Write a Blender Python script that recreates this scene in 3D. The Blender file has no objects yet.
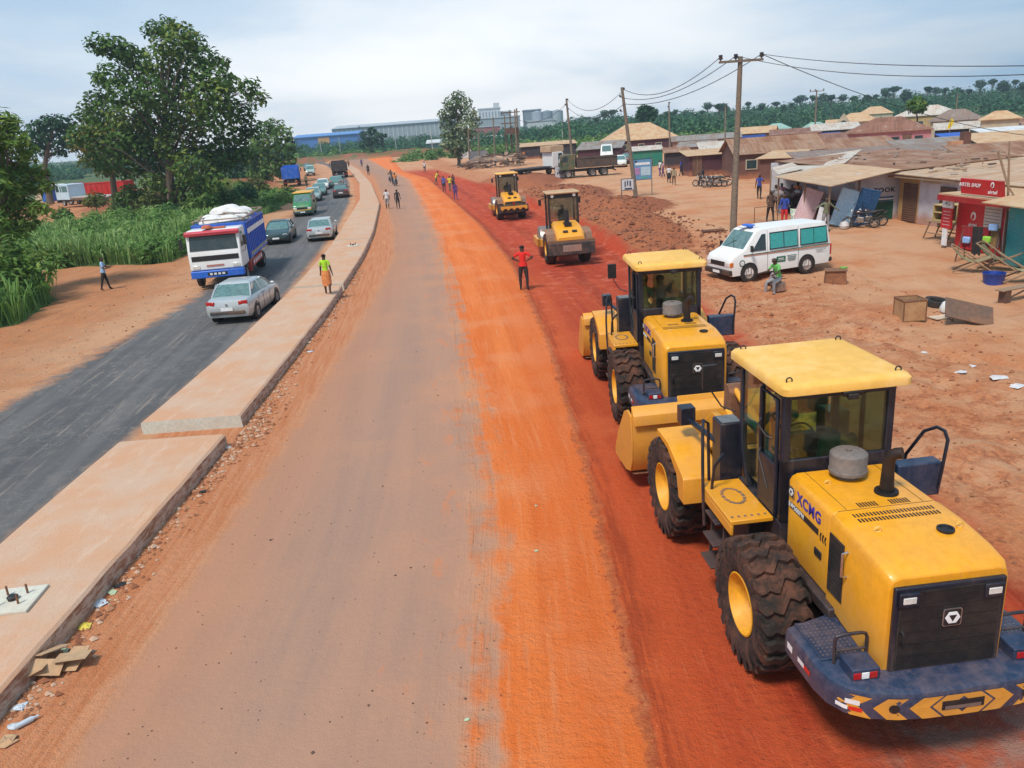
import bpy, math, random
import numpy as np
from mathutils import Vector, Matrix, noise as mnoise
R = math.radians
COL = bpy.context.scene.collection
rnd = random.Random(7)

# ------------------------------------------------------------------ camera numbers
CH, CF, CY, CR = 6.4, 790.0, 127.0, R(4.3)
TH = math.atan((384 - CY) / CF)

def ray(px, py):
    a, b = px - 512, py - 384
    c, s = math.cos(CR), math.sin(CR)
    a, b = a * c - b * s, a * s + b * c
    dx, dy = a / CF, -b / CF
    return (dx, math.cos(TH) + dy * math.sin(TH), -math.sin(TH) + dy * math.cos(TH))

def at(px, py, z=0.0):
    """ground position (metres) of a spot read off the photograph"""
    d = ray(px, py)
    t = (z - CH) / d[2]
    return Vector((d[0] * t, d[1] * t, z))

def atd(px, py, dist):
    """point seen at a pixel at a given distance north of the camera"""
    d = ray(px, py)
    t = dist / d[1]
    return Vector((d[0] * t, d[1] * t, CH + d[2] * t))

# ------------------------------------------------------------------ mesh builder
class MB:
    def __init__(s):
        s.v = []; s.f = []; s.mi = []; s.cur = 0; s.T = None
    def _p(s, v):
        v = Vector(v)
        return tuple(s.T @ v) if s.T is not None else tuple(v)
    def add(s, vs, fs, m=None):
        n = len(s.v)
        s.v.extend(s._p(v) for v in vs)
        s.f.extend(tuple(i + n for i in f) for f in fs)
        s.mi.extend([s.cur if m is None else m] * len(fs))
        return s
    def box(s, c, d, rz=0, rx=0, ry=0, m=None, top=None):
        x, y, z = d[0] / 2, d[1] / 2, d[2] / 2
        t = top or (1, 1)
        vs = [(-x, -y, -z), (x, -y, -z), (x, y, -z), (-x, y, -z),
              (-x * t[0], -y * t[1], z), (x * t[0], -y * t[1], z), (x * t[0], y * t[1], z), (-x * t[0], y * t[1], z)]
        if rz or rx or ry:
            Mx = Matrix.Rotation(rz, 3, 'Z') @ Matrix.Rotation(ry, 3, 'Y') @ Matrix.Rotation(rx, 3, 'X')
            vs = [Mx @ Vector(v) for v in vs]
        vs = [(v[0] + c[0], v[1] + c[1], v[2] + c[2]) for v in vs]
        return s.add(vs, [(0, 3, 2, 1), (4, 5, 6, 7), (0, 1, 5, 4), (1, 2, 6, 5), (2, 3, 7, 6), (3, 0, 4, 7)], m)
    def bb(s, x0, x1, y0, y1, z0, z1, m=None):
        return s.box(((x0 + x1) / 2, (y0 + y1) / 2, (z0 + z1) / 2), (abs(x1 - x0), abs(y1 - y0), abs(z1 - z0)), m=m)
    def tube(s, pts, r, n=8, m=None, closed=False):
        pts = [Vector(p) for p in pts]
        k = len(pts)
        rs = r if isinstance(r, (list, tuple)) else [r] * k
        vs = []; fs = []
        prev = None
        for i, p in enumerate(pts):
            if closed: d = pts[(i + 1) % k] - pts[i - 1]
            else: d = (pts[min(i + 1, k - 1)] - pts[max(i - 1, 0)])
            if d.length < 1e-9: d = Vector((0, 0, 1))
            d.normalize()
            if prev is None:
                a = d.orthogonal().normalized()
            else:
                a = prev - d * prev.dot(d)
                if a.length < 1e-6: a = d.orthogonal()
                a.normalize()
            prev = a
            b = d.cross(a)
            for j in range(n):
                t = 2 * math.pi * (j + .5) / n
                vs.append(p + (a * math.cos(t) + b * math.sin(t)) * rs[i])
        for i in range(k if closed else k - 1):
            i2 = (i + 1) % k
            for j in range(n):
                j2 = (j + 1) % n
                fs.append((i * n + j, i * n + j2, i2 * n + j2, i2 * n + j))
        if not closed:
            fs.append(tuple(range(n - 1, -1, -1))); fs.append(tuple((k - 1) * n + j for j in range(n)))
        return s.add(vs, fs, m)
    def prism(s, poly, axis, a, b, m=None):
        """poly 2D extruded along axis from a to b. axis x: poly=(y,z); y: (x,z); z: (x,y)"""
        n = len(poly)
        def mk(q, t):
            if axis == 'x': return (t, q[0], q[1])
            if axis == 'y': return (q[0], t, q[1])
            return (q[0], q[1], t)
        vs = [mk(q, a) for q in poly] + [mk(q, b) for q in poly]
        fs = [tuple(range(n - 1, -1, -1)), tuple(range(n, 2 * n))]
        for i in range(n):
            j = (i + 1) % n
            fs.append((i, j, n + j, n + i))
        return s.add(vs, fs, m)
    def loft(s, rings, m=None, caps=True, closed=True):
        n = len(rings[0]); vs = [p for r in rings for p in r]; fs = []
        for i in range(len(rings) - 1):
            for j in range(n if closed else n - 1):
                j2 = (j + 1) % n
                fs.append((i * n + j, i * n + j2, (i + 1) * n + j2, (i + 1) * n + j))
        if caps:
            fs.append(tuple(range(n - 1, -1, -1))); fs.append(tuple((len(rings) - 1) * n + j for j in range(n)))
        return s.add(vs, fs, m)
    def lathe(s, prof, c=(0, 0, 0), axis='z', n=24, m=None):
        """prof: (radius, height) pairs"""
        rings = []
        for r, h in prof:
            ring = []
            for j in range(n):
                t = 2 * math.pi * j / n
                a, b = r * math.cos(t), r * math.sin(t)
                if axis == 'z': q = (a, b, h)
                elif axis == 'x': q = (h, a, b)
                else: q = (a, h, b)
                ring.append((q[0] + c[0], q[1] + c[1], q[2] + c[2]))
            rings.append(ring)
        return s.loft(rings, m, caps=False)
    def quad(s, a, b, c, d, m=None):
        return s.add([a, b, c, d], [(0, 1, 2, 3)], m)
    def build(s, name, mats, parent=None, bevel=0, smooth=False, loc=None, rz=0, seg=2, fixn=True):
        me = bpy.data.meshes.new(name)
        me.from_pydata(s.v, [], s.f)
        if not isinstance(mats, (list, tuple)): mats = [mats]
        for mt in mats: me.materials.append(mt)
        if len(mats) > 1: me.polygons.foreach_set('material_index', s.mi)
        if fixn and len(s.f) < 30000:
            import bmesh
            bm = bmesh.new(); bm.from_mesh(me)
            bmesh.ops.recalc_face_normals(bm, faces=bm.faces)
            bm.to_mesh(me); bm.free()
        if smooth:
            me.polygons.foreach_set('use_smooth', [True] * len(me.polygons))
            me.set_sharp_from_angle(angle=R(38))
        me.update()
        o = bpy.data.objects.new(name, me); COL.objects.link(o)
        if parent: o.parent = parent
        if loc is not None: o.location = loc
        if rz: o.rotation_euler.z = rz
        if bevel:
            b = o.modifiers.new('bevel', 'BEVEL'); b.width = bevel; b.segments = seg
            b.limit_method = 'ANGLE'; b.angle_limit = R(35); b.harden_normals = False
            me.polygons.foreach_set('use_smooth', [True] * len(me.polygons))
            me.set_sharp_from_angle(angle=R(50))
        return o

def tag(o, label=None, cat=None, group=None, kind=None):
    if label: o['label'] = label
    if cat: o['category'] = cat
    if group: o['group'] = group
    if kind: o['kind'] = kind
    return o

def thing(name, label, cat, loc=(0, 0, 0), rz=0, group=None):
    o = bpy.data.objects.new(name, None); COL.objects.link(o)
    o.empty_display_size = .3
    o.location = loc; o.rotation_euler = (0, 0, rz)
    return tag(o, label, cat, group)

def copy_tree(o, parent=None):
    c = o.copy(); COL.objects.link(c)
    if parent: c.parent = parent
    for ch in list(o.children): copy_tree(ch, c)
    return c

def dup(o, loc, rz, label, sc=None):
    c = copy_tree(o)
    c.location = loc; c.rotation_euler = (0, 0, rz)
    if sc: c.scale = (sc, sc, sc)
    c['label'] = label
    return c

def text_obj(name, body, size, mat, parent, M4, extrude=.002, bold=0.0, sx=1.0):
    cu = bpy.data.curves.new(name, 'FONT'); cu.body = body; cu.size = size
    cu.extrude = extrude; cu.offset = bold; cu.align_x = 'CENTER'; cu.align_y = 'CENTER'
    cu.resolution_u = 3; cu.space_character = 1.12
    t = bpy.data.objects.new(name, cu); COL.objects.link(t)
    dg = bpy.context.evaluated_depsgraph_get(); dg.update()
    me = bpy.data.meshes.new_from_object(t.evaluated_get(dg))
    bpy.data.objects.remove(t)
    me.transform(M4 @ Matrix.Diagonal((sx, 1, 1, 1)))
    me.materials.clear(); me.materials.append(mat)
    me.name = name
    o = bpy.data.objects.new(name, me); COL.objects.link(o); o.parent = parent
    return o

def frame(origin, xdir, ydir):
    """matrix mapping local xy text plane to world axes"""
    x = Vector(xdir).normalized(); y = Vector(ydir).normalized(); z = x.cross(y).normalized()
    M4 = Matrix((x, y, z)).transposed().to_4x4(); M4.translation = Vector(origin)
    return M4

# ------------------------------------------------------------------ materials
class NT:
    def __init__(s, mat):
        mat.use_nodes = True; s.t = mat.node_tree; s.n = s.t.nodes; s.l = s.t.links
        s.n.clear(); s.out = s.n.new('ShaderNodeOutputMaterial')
    def new(s, ty, **kw):
        n = s.n.new(ty)
        for k, v in kw.items(): setattr(n, k, v)
        return n
    def set(s, sock, v):
        if isinstance(v, bpy.types.NodeSocket): s.l.new(v, sock)
        else:
            if hasattr(sock, 'default_value'):
                try: sock.default_value = v
                except Exception: sock.default_value = (*v, 1)
    def math(s, op, a, b=0.0, clamp=False):
        n = s.new('ShaderNodeMath', operation=op, use_clamp=clamp); s.set(n.inputs[0], a); s.set(n.inputs[1], b); return n.outputs[0]
    def mix(s, f, a, b):
        n = s.new('ShaderNodeMix', data_type='RGBA'); s.set(n.inputs[0], f); s.set(n.inputs[6], a if isinstance(a, bpy.types.NodeSocket) else (*a, 1)); s.set(n.inputs[7], b if isinstance(b, bpy.types.NodeSocket) else (*b, 1)); return n.outputs[2]
    def mul(s, a, b):
        n = s.new('ShaderNodeMix', data_type='RGBA', blend_type='MULTIPLY'); s.set(n.inputs[0], 1.0); s.set(n.inputs[6], a); s.set(n.inputs[7], b); return n.outputs[2]
    def noise(s, vec, scale, det=4, rough=.55, dist=0):
        n = s.new('ShaderNodeTexNoise'); s.set(n.inputs['Vector'], vec); n.inputs['Scale'].default_value = scale
        n.inputs['Detail'].default_value = det; n.inputs['Roughness'].default_value = rough; n.inputs['Distortion'].default_value = dist
        return n.outputs['Fac']
    def map(s, vec, sc=(1, 1, 1), rot=(0, 0, 0), loc=(0, 0, 0)):
        n = s.new('ShaderNodeMapping'); s.set(n.inputs[0], vec); n.inputs['Scale'].default_value = sc; n.inputs['Rotation'].default_value = rot; n.inputs['Location'].default_value = loc
        return n.outputs[0]
    def step(s, v, a, b, lo=0.0, hi=1.0):
        n = s.new('ShaderNodeMapRange', interpolation_type='SMOOTHSTEP'); s.set(n.inputs[0], v)
        n.inputs[1].default_value = a; n.inputs[2].default_value = b; n.inputs[3].default_value = lo; n.inputs[4].default_value = hi
        return n.outputs[0]
    def co(s, k='Object'):
        return s.new('ShaderNodeTexCoord').outputs[k]
    def bump(s, h, strength=.4, dist=.05, nrm=None):
        n = s.new('ShaderNodeBump'); n.inputs['Strength'].default_value = strength; n.inputs['Distance'].default_value = dist
        s.set(n.inputs['Height'], h)
        if nrm: s.l.new(nrm, n.inputs['Normal'])
        return n.outputs[0]
    def pbr(s, col, rough=.7, metal=0.0, nrm=None, **kw):
        n = s.new('ShaderNodeBsdfPrincipled'); s.set(n.inputs['Base Color'], col if isinstance(col, bpy.types.NodeSocket) else (*col, 1))
        s.set(n.inputs['Roughness'], rough); s.set(n.inputs['Metallic'], metal)
        if nrm: s.l.new(nrm, n.inputs['Normal'])
        for k, v in kw.items(): s.set(n.inputs[k], v)
        s.l.new(n.outputs[0], s.out.inputs[0]); return n

MATS = {}
DUST = (.42, .16, .06)
def M(name, rgb=None, rough=.55, metal=0.0, dust=.25, dcol=DUST, scale=1.3, var=.18, coat=0.0, bump=0.0, bscale=30, splash=None):
    """painted / worn surface: base colour, its own variation, patches of laterite dust"""
    if name in MATS: return MATS[name]
    m = bpy.data.materials.new(name); t = NT(m); v = t.co('Object')
    n1 = t.noise(v, scale, 5, .6); n2 = t.noise(v, scale * 6, 4, .7); n3 = t.noise(v, scale * 40, 2, .5)
    dark = tuple(c * (1 - var) for c in rgb); lite = tuple(min(1, c * (1 + var * .5)) for c in rgb)
    c = t.mix(t.step(n2, .3, .7), dark, lite)
    if dust > 0:
        f = t.math('MULTIPLY', t.step(t.math('ADD', t.math('MULTIPLY', n1, .7), t.math('MULTIPLY', n2, .3)), .42, .66), dust)
        f = t.math('ADD', f, t.math('MULTIPLY', t.step(n3, .55, .75), dust * .35), True)
        if splash:
            sp = t.new('ShaderNodeSeparateXYZ'); t.l.new(v, sp.inputs[0])
            zz = t.math('SUBTRACT', sp.outputs[2], t.math('MULTIPLY', n2, .9))
            f = t.math('ADD', f, t.math('MULTIPLY', t.step(zz, splash[0] - .45, splash[1] - .45, 1, 0), splash[2]), True)
            st = t.noise(t.map(v, (7, 7, .7)), 1.6, 4, .7)          # run-down streaks
            f = t.math('ADD', f, t.math('MULTIPLY', t.step(st, .56, .72), .22), True)
            sc_ = t.noise(t.map(v, (3, 3, 14), (.3, .2, 0)), 5, 3, .8)
            c = t.mix(t.math('MULTIPLY', t.step(sc_, .70, .76), .6), c, tuple(x * .35 for x in rgb))
        c = t.mix(f, c, dcol)
        rr = t.math('ADD', t.math('MULTIPLY', f, .5), rough, True)
    else: rr = rough
    nr = None
    if bump: nr = t.bump(t.noise(v, bscale, 4, .6), bump, .02)
    t.pbr(c, rr, metal, nr, **({'Coat Weight': coat} if coat else {}))
    MATS[name] = m; return m

def glass(name, rgb=(.6, .8, .75), opacity=.35):
    """thin tinted pane"""
    if name in MATS: return MATS[name]
    m = bpy.data.materials.new(name); t = NT(m)
    tr = t.new('ShaderNodeBsdfTransparent'); tr.inputs[0].default_value = (*rgb, 1)
    gl = t.new('ShaderNodeBsdfGlossy'); gl.inputs[0].default_value = (.9, .95, 1, 1); gl.inputs[1].default_value = .06
    df = t.new('ShaderNodeBsdfDiffuse'); df.inputs[0].default_value = (.25, .2, .14, 1)
    fr = t.new('ShaderNodeFresnel'); fr.inputs[0].default_value = 1.5
    n = t.noise(t.co('Object'), 2.5, 5, .6)
    a = t.new('ShaderNodeMixShader'); t.set(a.inputs[0], t.math('MULTIPLY', t.step(n, .35, .75), opacity * .5)); t.l.new(tr.outputs[0], a.inputs[1]); t.l.new(df.outputs[0], a.inputs[2])
    b = t.new('ShaderNodeMixShader'); t.set(b.inputs[0], t.math('MINIMUM', fr.outputs[0], .22)); t.l.new(a.outputs[0], b.inputs[1]); t.l.new(gl.outputs[0], b.inputs[2])
    t.l.new(b.outputs[0], t.out.inputs[0]); MATS[name] = m; return m

def corrugated(name, rgb, rust=(.30, .13, .07), amt=.5, pitch=.076, axis='X', rough=.55, metal=.2):
    """sheet roofing: fine ridges (bump), sheet-to-sheet tone, streaks of rust running down the slope"""
    if name in MATS: return MATS[name]
    m = bpy.data.materials.new(name); t = NT(m); v = t.co('Object')
    sp = t.new('ShaderNodeSeparateXYZ'); t.l.new(v, sp.inputs[0])
    X = sp.outputs[0] if axis == 'X' else sp.outputs[1]; Y = sp.outputs[1] if axis == 'X' else sp.outputs[0]
    w = t.math('SINE', t.math('MULTIPLY', X, 2 * math.pi / pitch))
    # sheets .8 m wide, 2.4 m long
    cx = t.math('FLOOR', t.math('DIVIDE', X, .8)); cy = t.math('FLOOR', t.math('DIVIDE', Y, 2.3))
    cb = t.new('ShaderNodeCombineXYZ'); t.l.new(cx, cb.inputs[0]); t.l.new(cy, cb.inputs[1])
    wn = t.new('ShaderNodeTexWhiteNoise', noise_dimensions='3D'); t.l.new(cb.outputs[0], wn.inputs[0])
    st = t.map(v, (3.0, .35, .35) if axis == 'X' else (.35, 3.0, .35))
    n1 = t.noise(st, 1.0, 5, .65); n2 = t.noise(v, .5, 4, .6); n3 = t.noise(v, 9, 3, .6)
    f = t.step(t.math('ADD', t.math('ADD', t.math('MULTIPLY', n1, .5), t.math('MULTIPLY', n2, .35)), t.math('MULTIPLY', wn.outputs[0], .25)), .38, .72)
    f = t.math('MULTIPLY', f, min(1.0, amt * 1.35), True)
    c = t.mix(t.step(n3, .3, .7), tuple(x * .85 for x in rgb), rgb)
    c = t.mix(t.math('MULTIPLY', wn.outputs[0], .55), c, tuple(min(1, x * 1.4) for x in rgb))
    st2 = t.noise(t.map(v, (6.0, .5, .5) if axis == 'X' else (.5, 6.0, .5)), 1.0, 4, .7)
    c = t.mix(t.math('MULTIPLY', t.step(st2, .52, .66), .5), c, tuple(x * .55 for x in rust))
    c = t.mix(t.math('MULTIPLY', t.step(t.noise(v, 1.1, 5, .7), .56, .66), .55), c, (.50, .40, .31))
    c = t.mix(f, c, rust)
    seam = t.math('LESS_THAN', t.math('FRACT', t.math('DIVIDE', Y, 2.3)), .02)
    c = t.mix(t.math('MULTIPLY', seam, .6), c, tuple(x * .35 for x in rust))
    t.pbr(c, t.math('ADD', t.math('MULTIPLY', f, .3), rough, True), metal, t.bump(w, .5, .02))
    MATS[name] = m; return m

YEL = M('loader_yellow', (.84, .355, .008), .36, 0, .24, (.46, .22, .08), 1.7, .12, coat=.25, splash=(.9, 1.9, .38))
YELR = M('roof_yellow_dusty', (.80, .44, .08), .6, 0, .8, (.80, .52, .22), .8, .08)
NAVY = M('navy_paint', (.007, .012, .026), .42, 0, .13, (.16, .09, .06), 1.6, .25, coat=.1, splash=(.9, 1.8, .35))
NAVYB = M('blue_steel_paint', (.014, .036, .085), .42, 0, .22, (.24, .13, .09), 1.6, .25, coat=.1, splash=(.7, 1.25, .2))
BLACKP = M('black_paint', (.012, .012, .014), .5, 0, .12, (.18, .1, .06), 2)
TYRE = M('tyre_rubber', (.018, .014, .012), .85, 0, .8, (.15, .06, .035), 3.0, .3, bump=.3)
CTYRE = M('car_tyre', (.02, .02, .02), .8, 0, .35, (.15, .09, .06), 2)
RIMY = M('rim_yellow', (.80, .38, .015), .5, 0, .35, (.4, .17, .07), 3)
GRILLE = M('grille_black', (.014, .013, .013), .6, 0, .35, (.13, .085, .06), 2.5, .3)
STEEL = M('steel_worn', (.30, .28, .26), .4, .7, .3)
RUSTY = M('rusty_plate', (.24, .11, .06), .8, .2, .4, (.35, .16, .08), 3, .4, bump=.3)
PLASTICG = M('grey_plastic', (.17, .15, .14), .7, 0, .35, (.3, .2, .14), 3)
CHROME = M('bright_metal', (.6, .6, .6), .25, .9, .1)
WHITE = M('white_paint', (.78, .78, .76), .4, 0, .15, (.5, .33, .22), 1.5, .06, coat=.3)
REDL = M('red_lens', (.45, .012, .012), .2, 0, .1)
ORGL = M('amber_lens', (.7, .18, .02), .25, 0, 0)
LAMP = M('lamp_glass', (.75, .75, .70), .15, .2, .15)
BLUEW = M('letter_blue', (.012, .02, .35), .4, 0, 0)
WLET = M('letter_white', (.82, .82, .82), .5, 0, .1)
REDST = M('reflector_red', (.65, .02, .015), .4, 0, .1)
CABGL = glass('cab_glass', (.62, .74, .62), .3)
CLEARGL = glass('clear_glass', (.75, .85, .85), .4)
DGLASS = M('dark_window', (.028, .05, .055), .08, 0, .12, (.25, .18, .12), 2)
SEATG = M('seat_green', (.02, .12, .10), .8, 0, .2)
CGLASS = M('car_window', (.10, .20, .20), .07, 0, .1, (.4, .33, .25), 1, .3)
# ------------------------------------------------------------------ camera, world, sun
sc = bpy.context.scene
cam = bpy.data.cameras.new('camera'); camo = bpy.data.objects.new('camera', cam); COL.objects.link(camo)
cam.sensor_width = 36; cam.lens = 36 * CF / 1024; cam.clip_end = 6000; cam.clip_start = .1
fw = Vector((0, math.cos(TH), -math.sin(TH))); up = Vector((0, math.sin(TH), math.cos(TH))); rt = Vector((1, 0, 0))
r2 = rt * math.cos(CR) - up * math.sin(CR); u2 = up * math.cos(CR) + rt * math.sin(CR)
camo.matrix_world = Matrix.Translation((0, 0, CH)) @ Matrix((r2, u2, -fw)).transposed().to_4x4()
sc.camera = camo
sc.view_settings.view_transform = 'Standard'; sc.view_settings.look = 'None'
sc.view_settings.exposure = -0.2; sc.view_settings.gamma = 1
sc.render.engine = 'CYCLES'
SUN_EL, SUN_AZ = 58, 215     # azimuth clockwise from +Y (towards which the sun stands)
w = bpy.data.worlds.new('World'); sc.world = w; w.use_nodes = True
nt = w.node_tree; nt.nodes.clear()
class WN(NT):
    def __init__(s, tree): s.t = tree; s.n = tree.nodes; s.l = tree.links
t = WN(nt)
wo = t.new('ShaderNodeOutputWorld'); bg = t.new('ShaderNodeBackground')
sky = t.new('ShaderNodeTexSky', sky_type='NISHITA'); sky.sun_disc = False
sky.sun_elevation = R(SUN_EL); sky.sun_rotation = R(SUN_AZ); sky.air_density = 1.2; sky.dust_density = 2.5; sky.ozone_density = 1.5
d = t.co('Generated')
sp = t.new('ShaderNodeSeparateXYZ'); t.l.new(d, sp.inputs[0])
zc = t.math('MAXIMUM', t.math('ADD', sp.outputs[2], .12), .02)
cb = t.new('ShaderNodeCombineXYZ')
t.l.new(t.math('DIVIDE', sp.outputs[0], zc), cb.inputs[0]); t.l.new(t.math('DIVIDE', sp.outputs[1], zc), cb.inputs[1])
n1 = t.noise(t.map(cb.outputs[0], (.55, .35, 1), loc=(1.7, .4, 0)), 1.0, 6, .52, .3)
n2 = t.noise(cb.outputs[0], 2.1, 5, .55, .2)
cov = t.step(t.math('ADD', t.math('MULTIPLY', n1, .8), t.math('MULTIPLY', n2, .2)), .36, .66)
cov = t.math('MULTIPLY', cov, t.step(t.math('ABSOLUTE', sp.outputs[0]), .15, .75, 1.0, .45))
# bright bank of cloud low ahead, clearer blue-grey high and to the sides
ax = t.math('ABSOLUTE', t.math('ADD', sp.outputs[0], .06))
bank = t.math('MULTIPLY', t.step(ax, .05, .8, 1, 0), t.step(sp.outputs[2], .02, .34, 1, 0))
bank = t.math('MULTIPLY', bank, t.step(n1, .25, .6, .6, 1.0))
cc = t.mix(cov, (4.6, 9.2, 14.2), (12.2, 13.8, 15.4))
cc = t.mix(t.math('MULTIPLY', bank, .95), cc, (25, 25, 25))
sk = t.mix(.84, sky.outputs[0], cc)
t.l.new(sk, bg.inputs[0]); bg.inputs[1].default_value = .066
t.l.new(bg.outputs[0], wo.inputs[0])
sun = bpy.data.lights.new('sun', 'SUN'); sun.energy = 4.0; sun.angle = R(12); sun.color = (1, .95, .87)
so = bpy.data.objects.new('sun', sun); COL.objects.link(so)
sd = Vector((math.sin(R(SUN_AZ)) * math.cos(R(SUN_EL)), math.cos(R(SUN_AZ)) * math.cos(R(SUN_EL)), math.sin(R(SUN_EL))))
so.rotation_euler = sd.to_track_quat('Z', 'Y').to_euler()
so.location = (0, 0, 60)
# ------------------------------------------------------------------ ground sheet
def curve(pts):
    ys = np.array([p[1] for p in pts], float); xs = np.array([p[0] for p in pts], float)
    yy = np.arange(-40, 420, .5); xx = np.interp(yy, ys, xs)
    k = np.exp(-np.linspace(-2, 2, 17) ** 2); k /= k.sum()
    xs2 = np.convolve(np.pad(xx, 8, mode='edge'), k, 'valid')
    return lambda y: np.interp(y, yy, xs2)
asphL = curve([(-14.6, 0), (-14.3, 21), (-14.2, 35), (-17.0, 62), (-19.8, 78), (-23.6, 111), (-33.6, 171), (-46.5, 225), (-74, 313)])
asphR = curve([(-8.9, 0), (-9, 25), (-9.6, 36), (-10.6, 46), (-12.0, 60), (-15.5, 86), (-22.7, 127), (-30.4, 165), (-42, 215), (-68, 310)])
medL = curve([(-8.8, 0), (-8.95, 25), (-9.4, 36), (-10.3, 48), (-11.6, 60), (-14.4, 85), (-19.6, 117), (-29.8, 168), (-41, 215), (-66, 310)])
medR = curve([(-6.55, 0), (-6.5, 16), (-6.6, 20), (-6.9, 30.5), (-7.7, 44), (-8.7, 55), (-11.4, 78), (-17.5, 114), (-27.6, 166), (-38.5, 215), (-63, 310)])
greyL = curve([(-5.5, 0), (-5.3, 8), (-5.2, 18), (-5.4, 30), (-5.9, 43), (-7.8, 59), (-13.2, 93), (-20.9, 140), (-30, 180), (-58, 310)])
greyR = curve([(-.8, 0), (-.7, 9), (-.6, 13), (-1.1, 18.6), (-2.1, 31), (-4.0, 50), (-7.9, 82), (-13.0, 121), (-22, 165), (-50, 310)])
redL = curve([(1.1, 0), (1.15, 7), (1.3, 13.5), (1.2, 24), (.4, 39), (-1.4, 56), (-6.2, 91), (-10.5, 123), (-17, 150), (-40, 310)])
redR = curve([(6.6, 0), (6.7, 9), (6.9, 16), (6.9, 24), (6.4, 40), (4.9, 57), (1.2, 84), (-4.2, 112), (-11, 150), (-34, 310)])
def axis(a, b, segs):
    out = [a]
    while out[-1] < b:
        out.append(out[-1] + segs(out[-1]))
    return np.array(out)
gx = axis(-900, 1200, lambda x: .17 if -20 < x < 22 else (.35 if -34 < x < 40 else max(.35, (abs(x) - 25) * .09)))
gy = axis(-30, 3500, lambda y: 3.0 if y < 0 else (.16 if y < 22 else (.22 if y < 48 else max(.22, (y - 44) * .035))))
X, Y = np.meshgrid(gx, gy)
def vnoise(x, y, seed=0):
    """cheap smooth value noise"""
    xi = np.floor(x).astype(np.int64); yi = np.floor(y).astype(np.int64); xf = x - xi; yf = y - yi
    def h(a, b):
        n = (a * 374761393 + b * 668265263 + seed * 362437) & 0x7fffffff
        n = ((n ^ (n >> 13)) * 1274126177) & 0x7fffffff
        return (n % 10007) / 10007.0
    u = xf * xf * (3 - 2 * xf); v = yf * yf * (3 - 2 * yf)
    return (h(xi, yi) * (1 - u) + h(xi + 1, yi) * u) * (1 - v) + (h(xi, yi + 1) * (1 - u) + h(xi + 1, yi + 1) * u) * v
def fbm(x, y, seed=0, o=4):
    s = 0; a = .5
    for i in range(o):
        s = s + a * vnoise(x * 2 ** i, y * 2 ** i, seed + i); a *= .5
    return s
def sm(v, a, b):
    t = np.clip((v - a) / (b - a), 0, 1); return t * t * (3 - 2 * t)
def bump2(x, y, cx, cy, rx, ry):
    return np.clip(1 - ((x - cx) / rx) ** 2 - ((y - cy) / ry) ** 2, 0, 1)
def height(x, y):
    x = np.asarray(x, float); y = np.asarray(y, float)
    rR = redR(y); rL = redL(y)
    inroad = sm(x, asphL(y) - 1.0, asphL(y)) * (1 - sm(x, rR - .2, rR + 1.2))
    rough = 1 - inroad
    near = 1 - sm(y, 120, 300)
    z = rough * near * ((fbm(x * .5, y * .5, 3) - .47) * .22 + (fbm(x * 2.2, y * 2.2, 9) - .47) * .07)
    # excavated strip: cut grows from y = 34 on, spoil windrow along its right side
    cut = sm(y, 30, 44) * (1 - sm(y, 130, 150))
    strip = sm(x, rL + .1, rL + .9) * (1 - sm(x, rR - .6, rR + .2))
    z = z - .38 * cut * strip + cut * strip * (fbm(x * 1.2, y * .8, 21) - .47) * .1
    # spoil heaps right of the strip
    pile = bump2(x, y, 7.6, 50, 3.2, 13) ** .8 * .55 + bump2(x, y, 9.2, 62, 4.2, 6) * .55 + bump2(x, y, 6.2, 76, 4.5, 12) * .7 + bump2(x, y, 3, 100, 5, 14) * .7
    pile = pile * (.45 + 1.1 * fbm(x * .9, y * .6, 31))
    z = z + pile
    # furrows and loose earth by the loaders, right side
    g = sm(x, rR + .1, rR + 1) * (1 - sm(x, rR + 4, rR + 7.5)) * (1 - sm(y, 30, 36))
    z = z + g * (fbm(x * 1.4, y * 1.1, 41) - .45) * .32
    q = (x * math.cos(R(52)) + y * math.sin(R(52))); q2 = (x * math.cos(R(52)) - y * math.sin(R(52)))
    g2 = sm(x, rR + .3, rR + 1.5) * (1 - sm(y, 34, 44)); z = z + g2 * (fbm(q2 * 1.7 + 40, q * .22, 81) - .47) * .16
    # far bank of red earth where the roads meet, left of centre
    bx = (x + 38) / 60; z = z + np.clip(1 - bx ** 2, 0, 1) * np.clip(1 - ((y - 262) / 10) ** 2, 0, 1) * (1.4 + 1.2 * fbm(x * .15, y * .15, 51))
    # banks behind the left road, under the trees
    lb = bump2(x, y, -44, 118, 11, 30); z = z + lb * (1.6 + fbm(x * .2, y * .2, 61))
    # rising ground right, far
    z = z + sm(y, 400, 1400) * 3
    z = z - 1.2 * sm(x, 48, 80) * sm(y, 80, 130) * (1 - sm(y, 300, 400))
    # drain gully running right of the loaders
    gxc = 9.3 + (23 - y) * .62
    z = z - .16 * np.exp(-((x - gxc) / .35) ** 2) * sm(y, 12, 15) * (1 - sm(y, 23, 25))
    # ruts on the orange strip
    z = z + .012 * np.sin((x - rL) * 9) * sm(x, greyR(y) + .3, greyR(y) + .8) * (1 - sm(x, rL - .5, rL)) * (1 - sm(y, 60, 90))
    return z
Z = height(X, Y)
ny, nx = X.shape
V = np.stack([X, Y, Z], -1).reshape(-1, 3)
idx = np.arange(nx * ny).reshape(ny, nx)
F = np.stack([idx[:-1, :-1], idx[:-1, 1:], idx[1:, 1:], idx[1:, :-1]], -1).reshape(-1, 4)
me = bpy.data.meshes.new('ground')
me.vertices.add(len(V)); me.vertices.foreach_set('co', V.ravel())
me.loops.add(F.size); me.loops.foreach_set('vertex_index', F.ravel().astype(np.int32))
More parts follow.
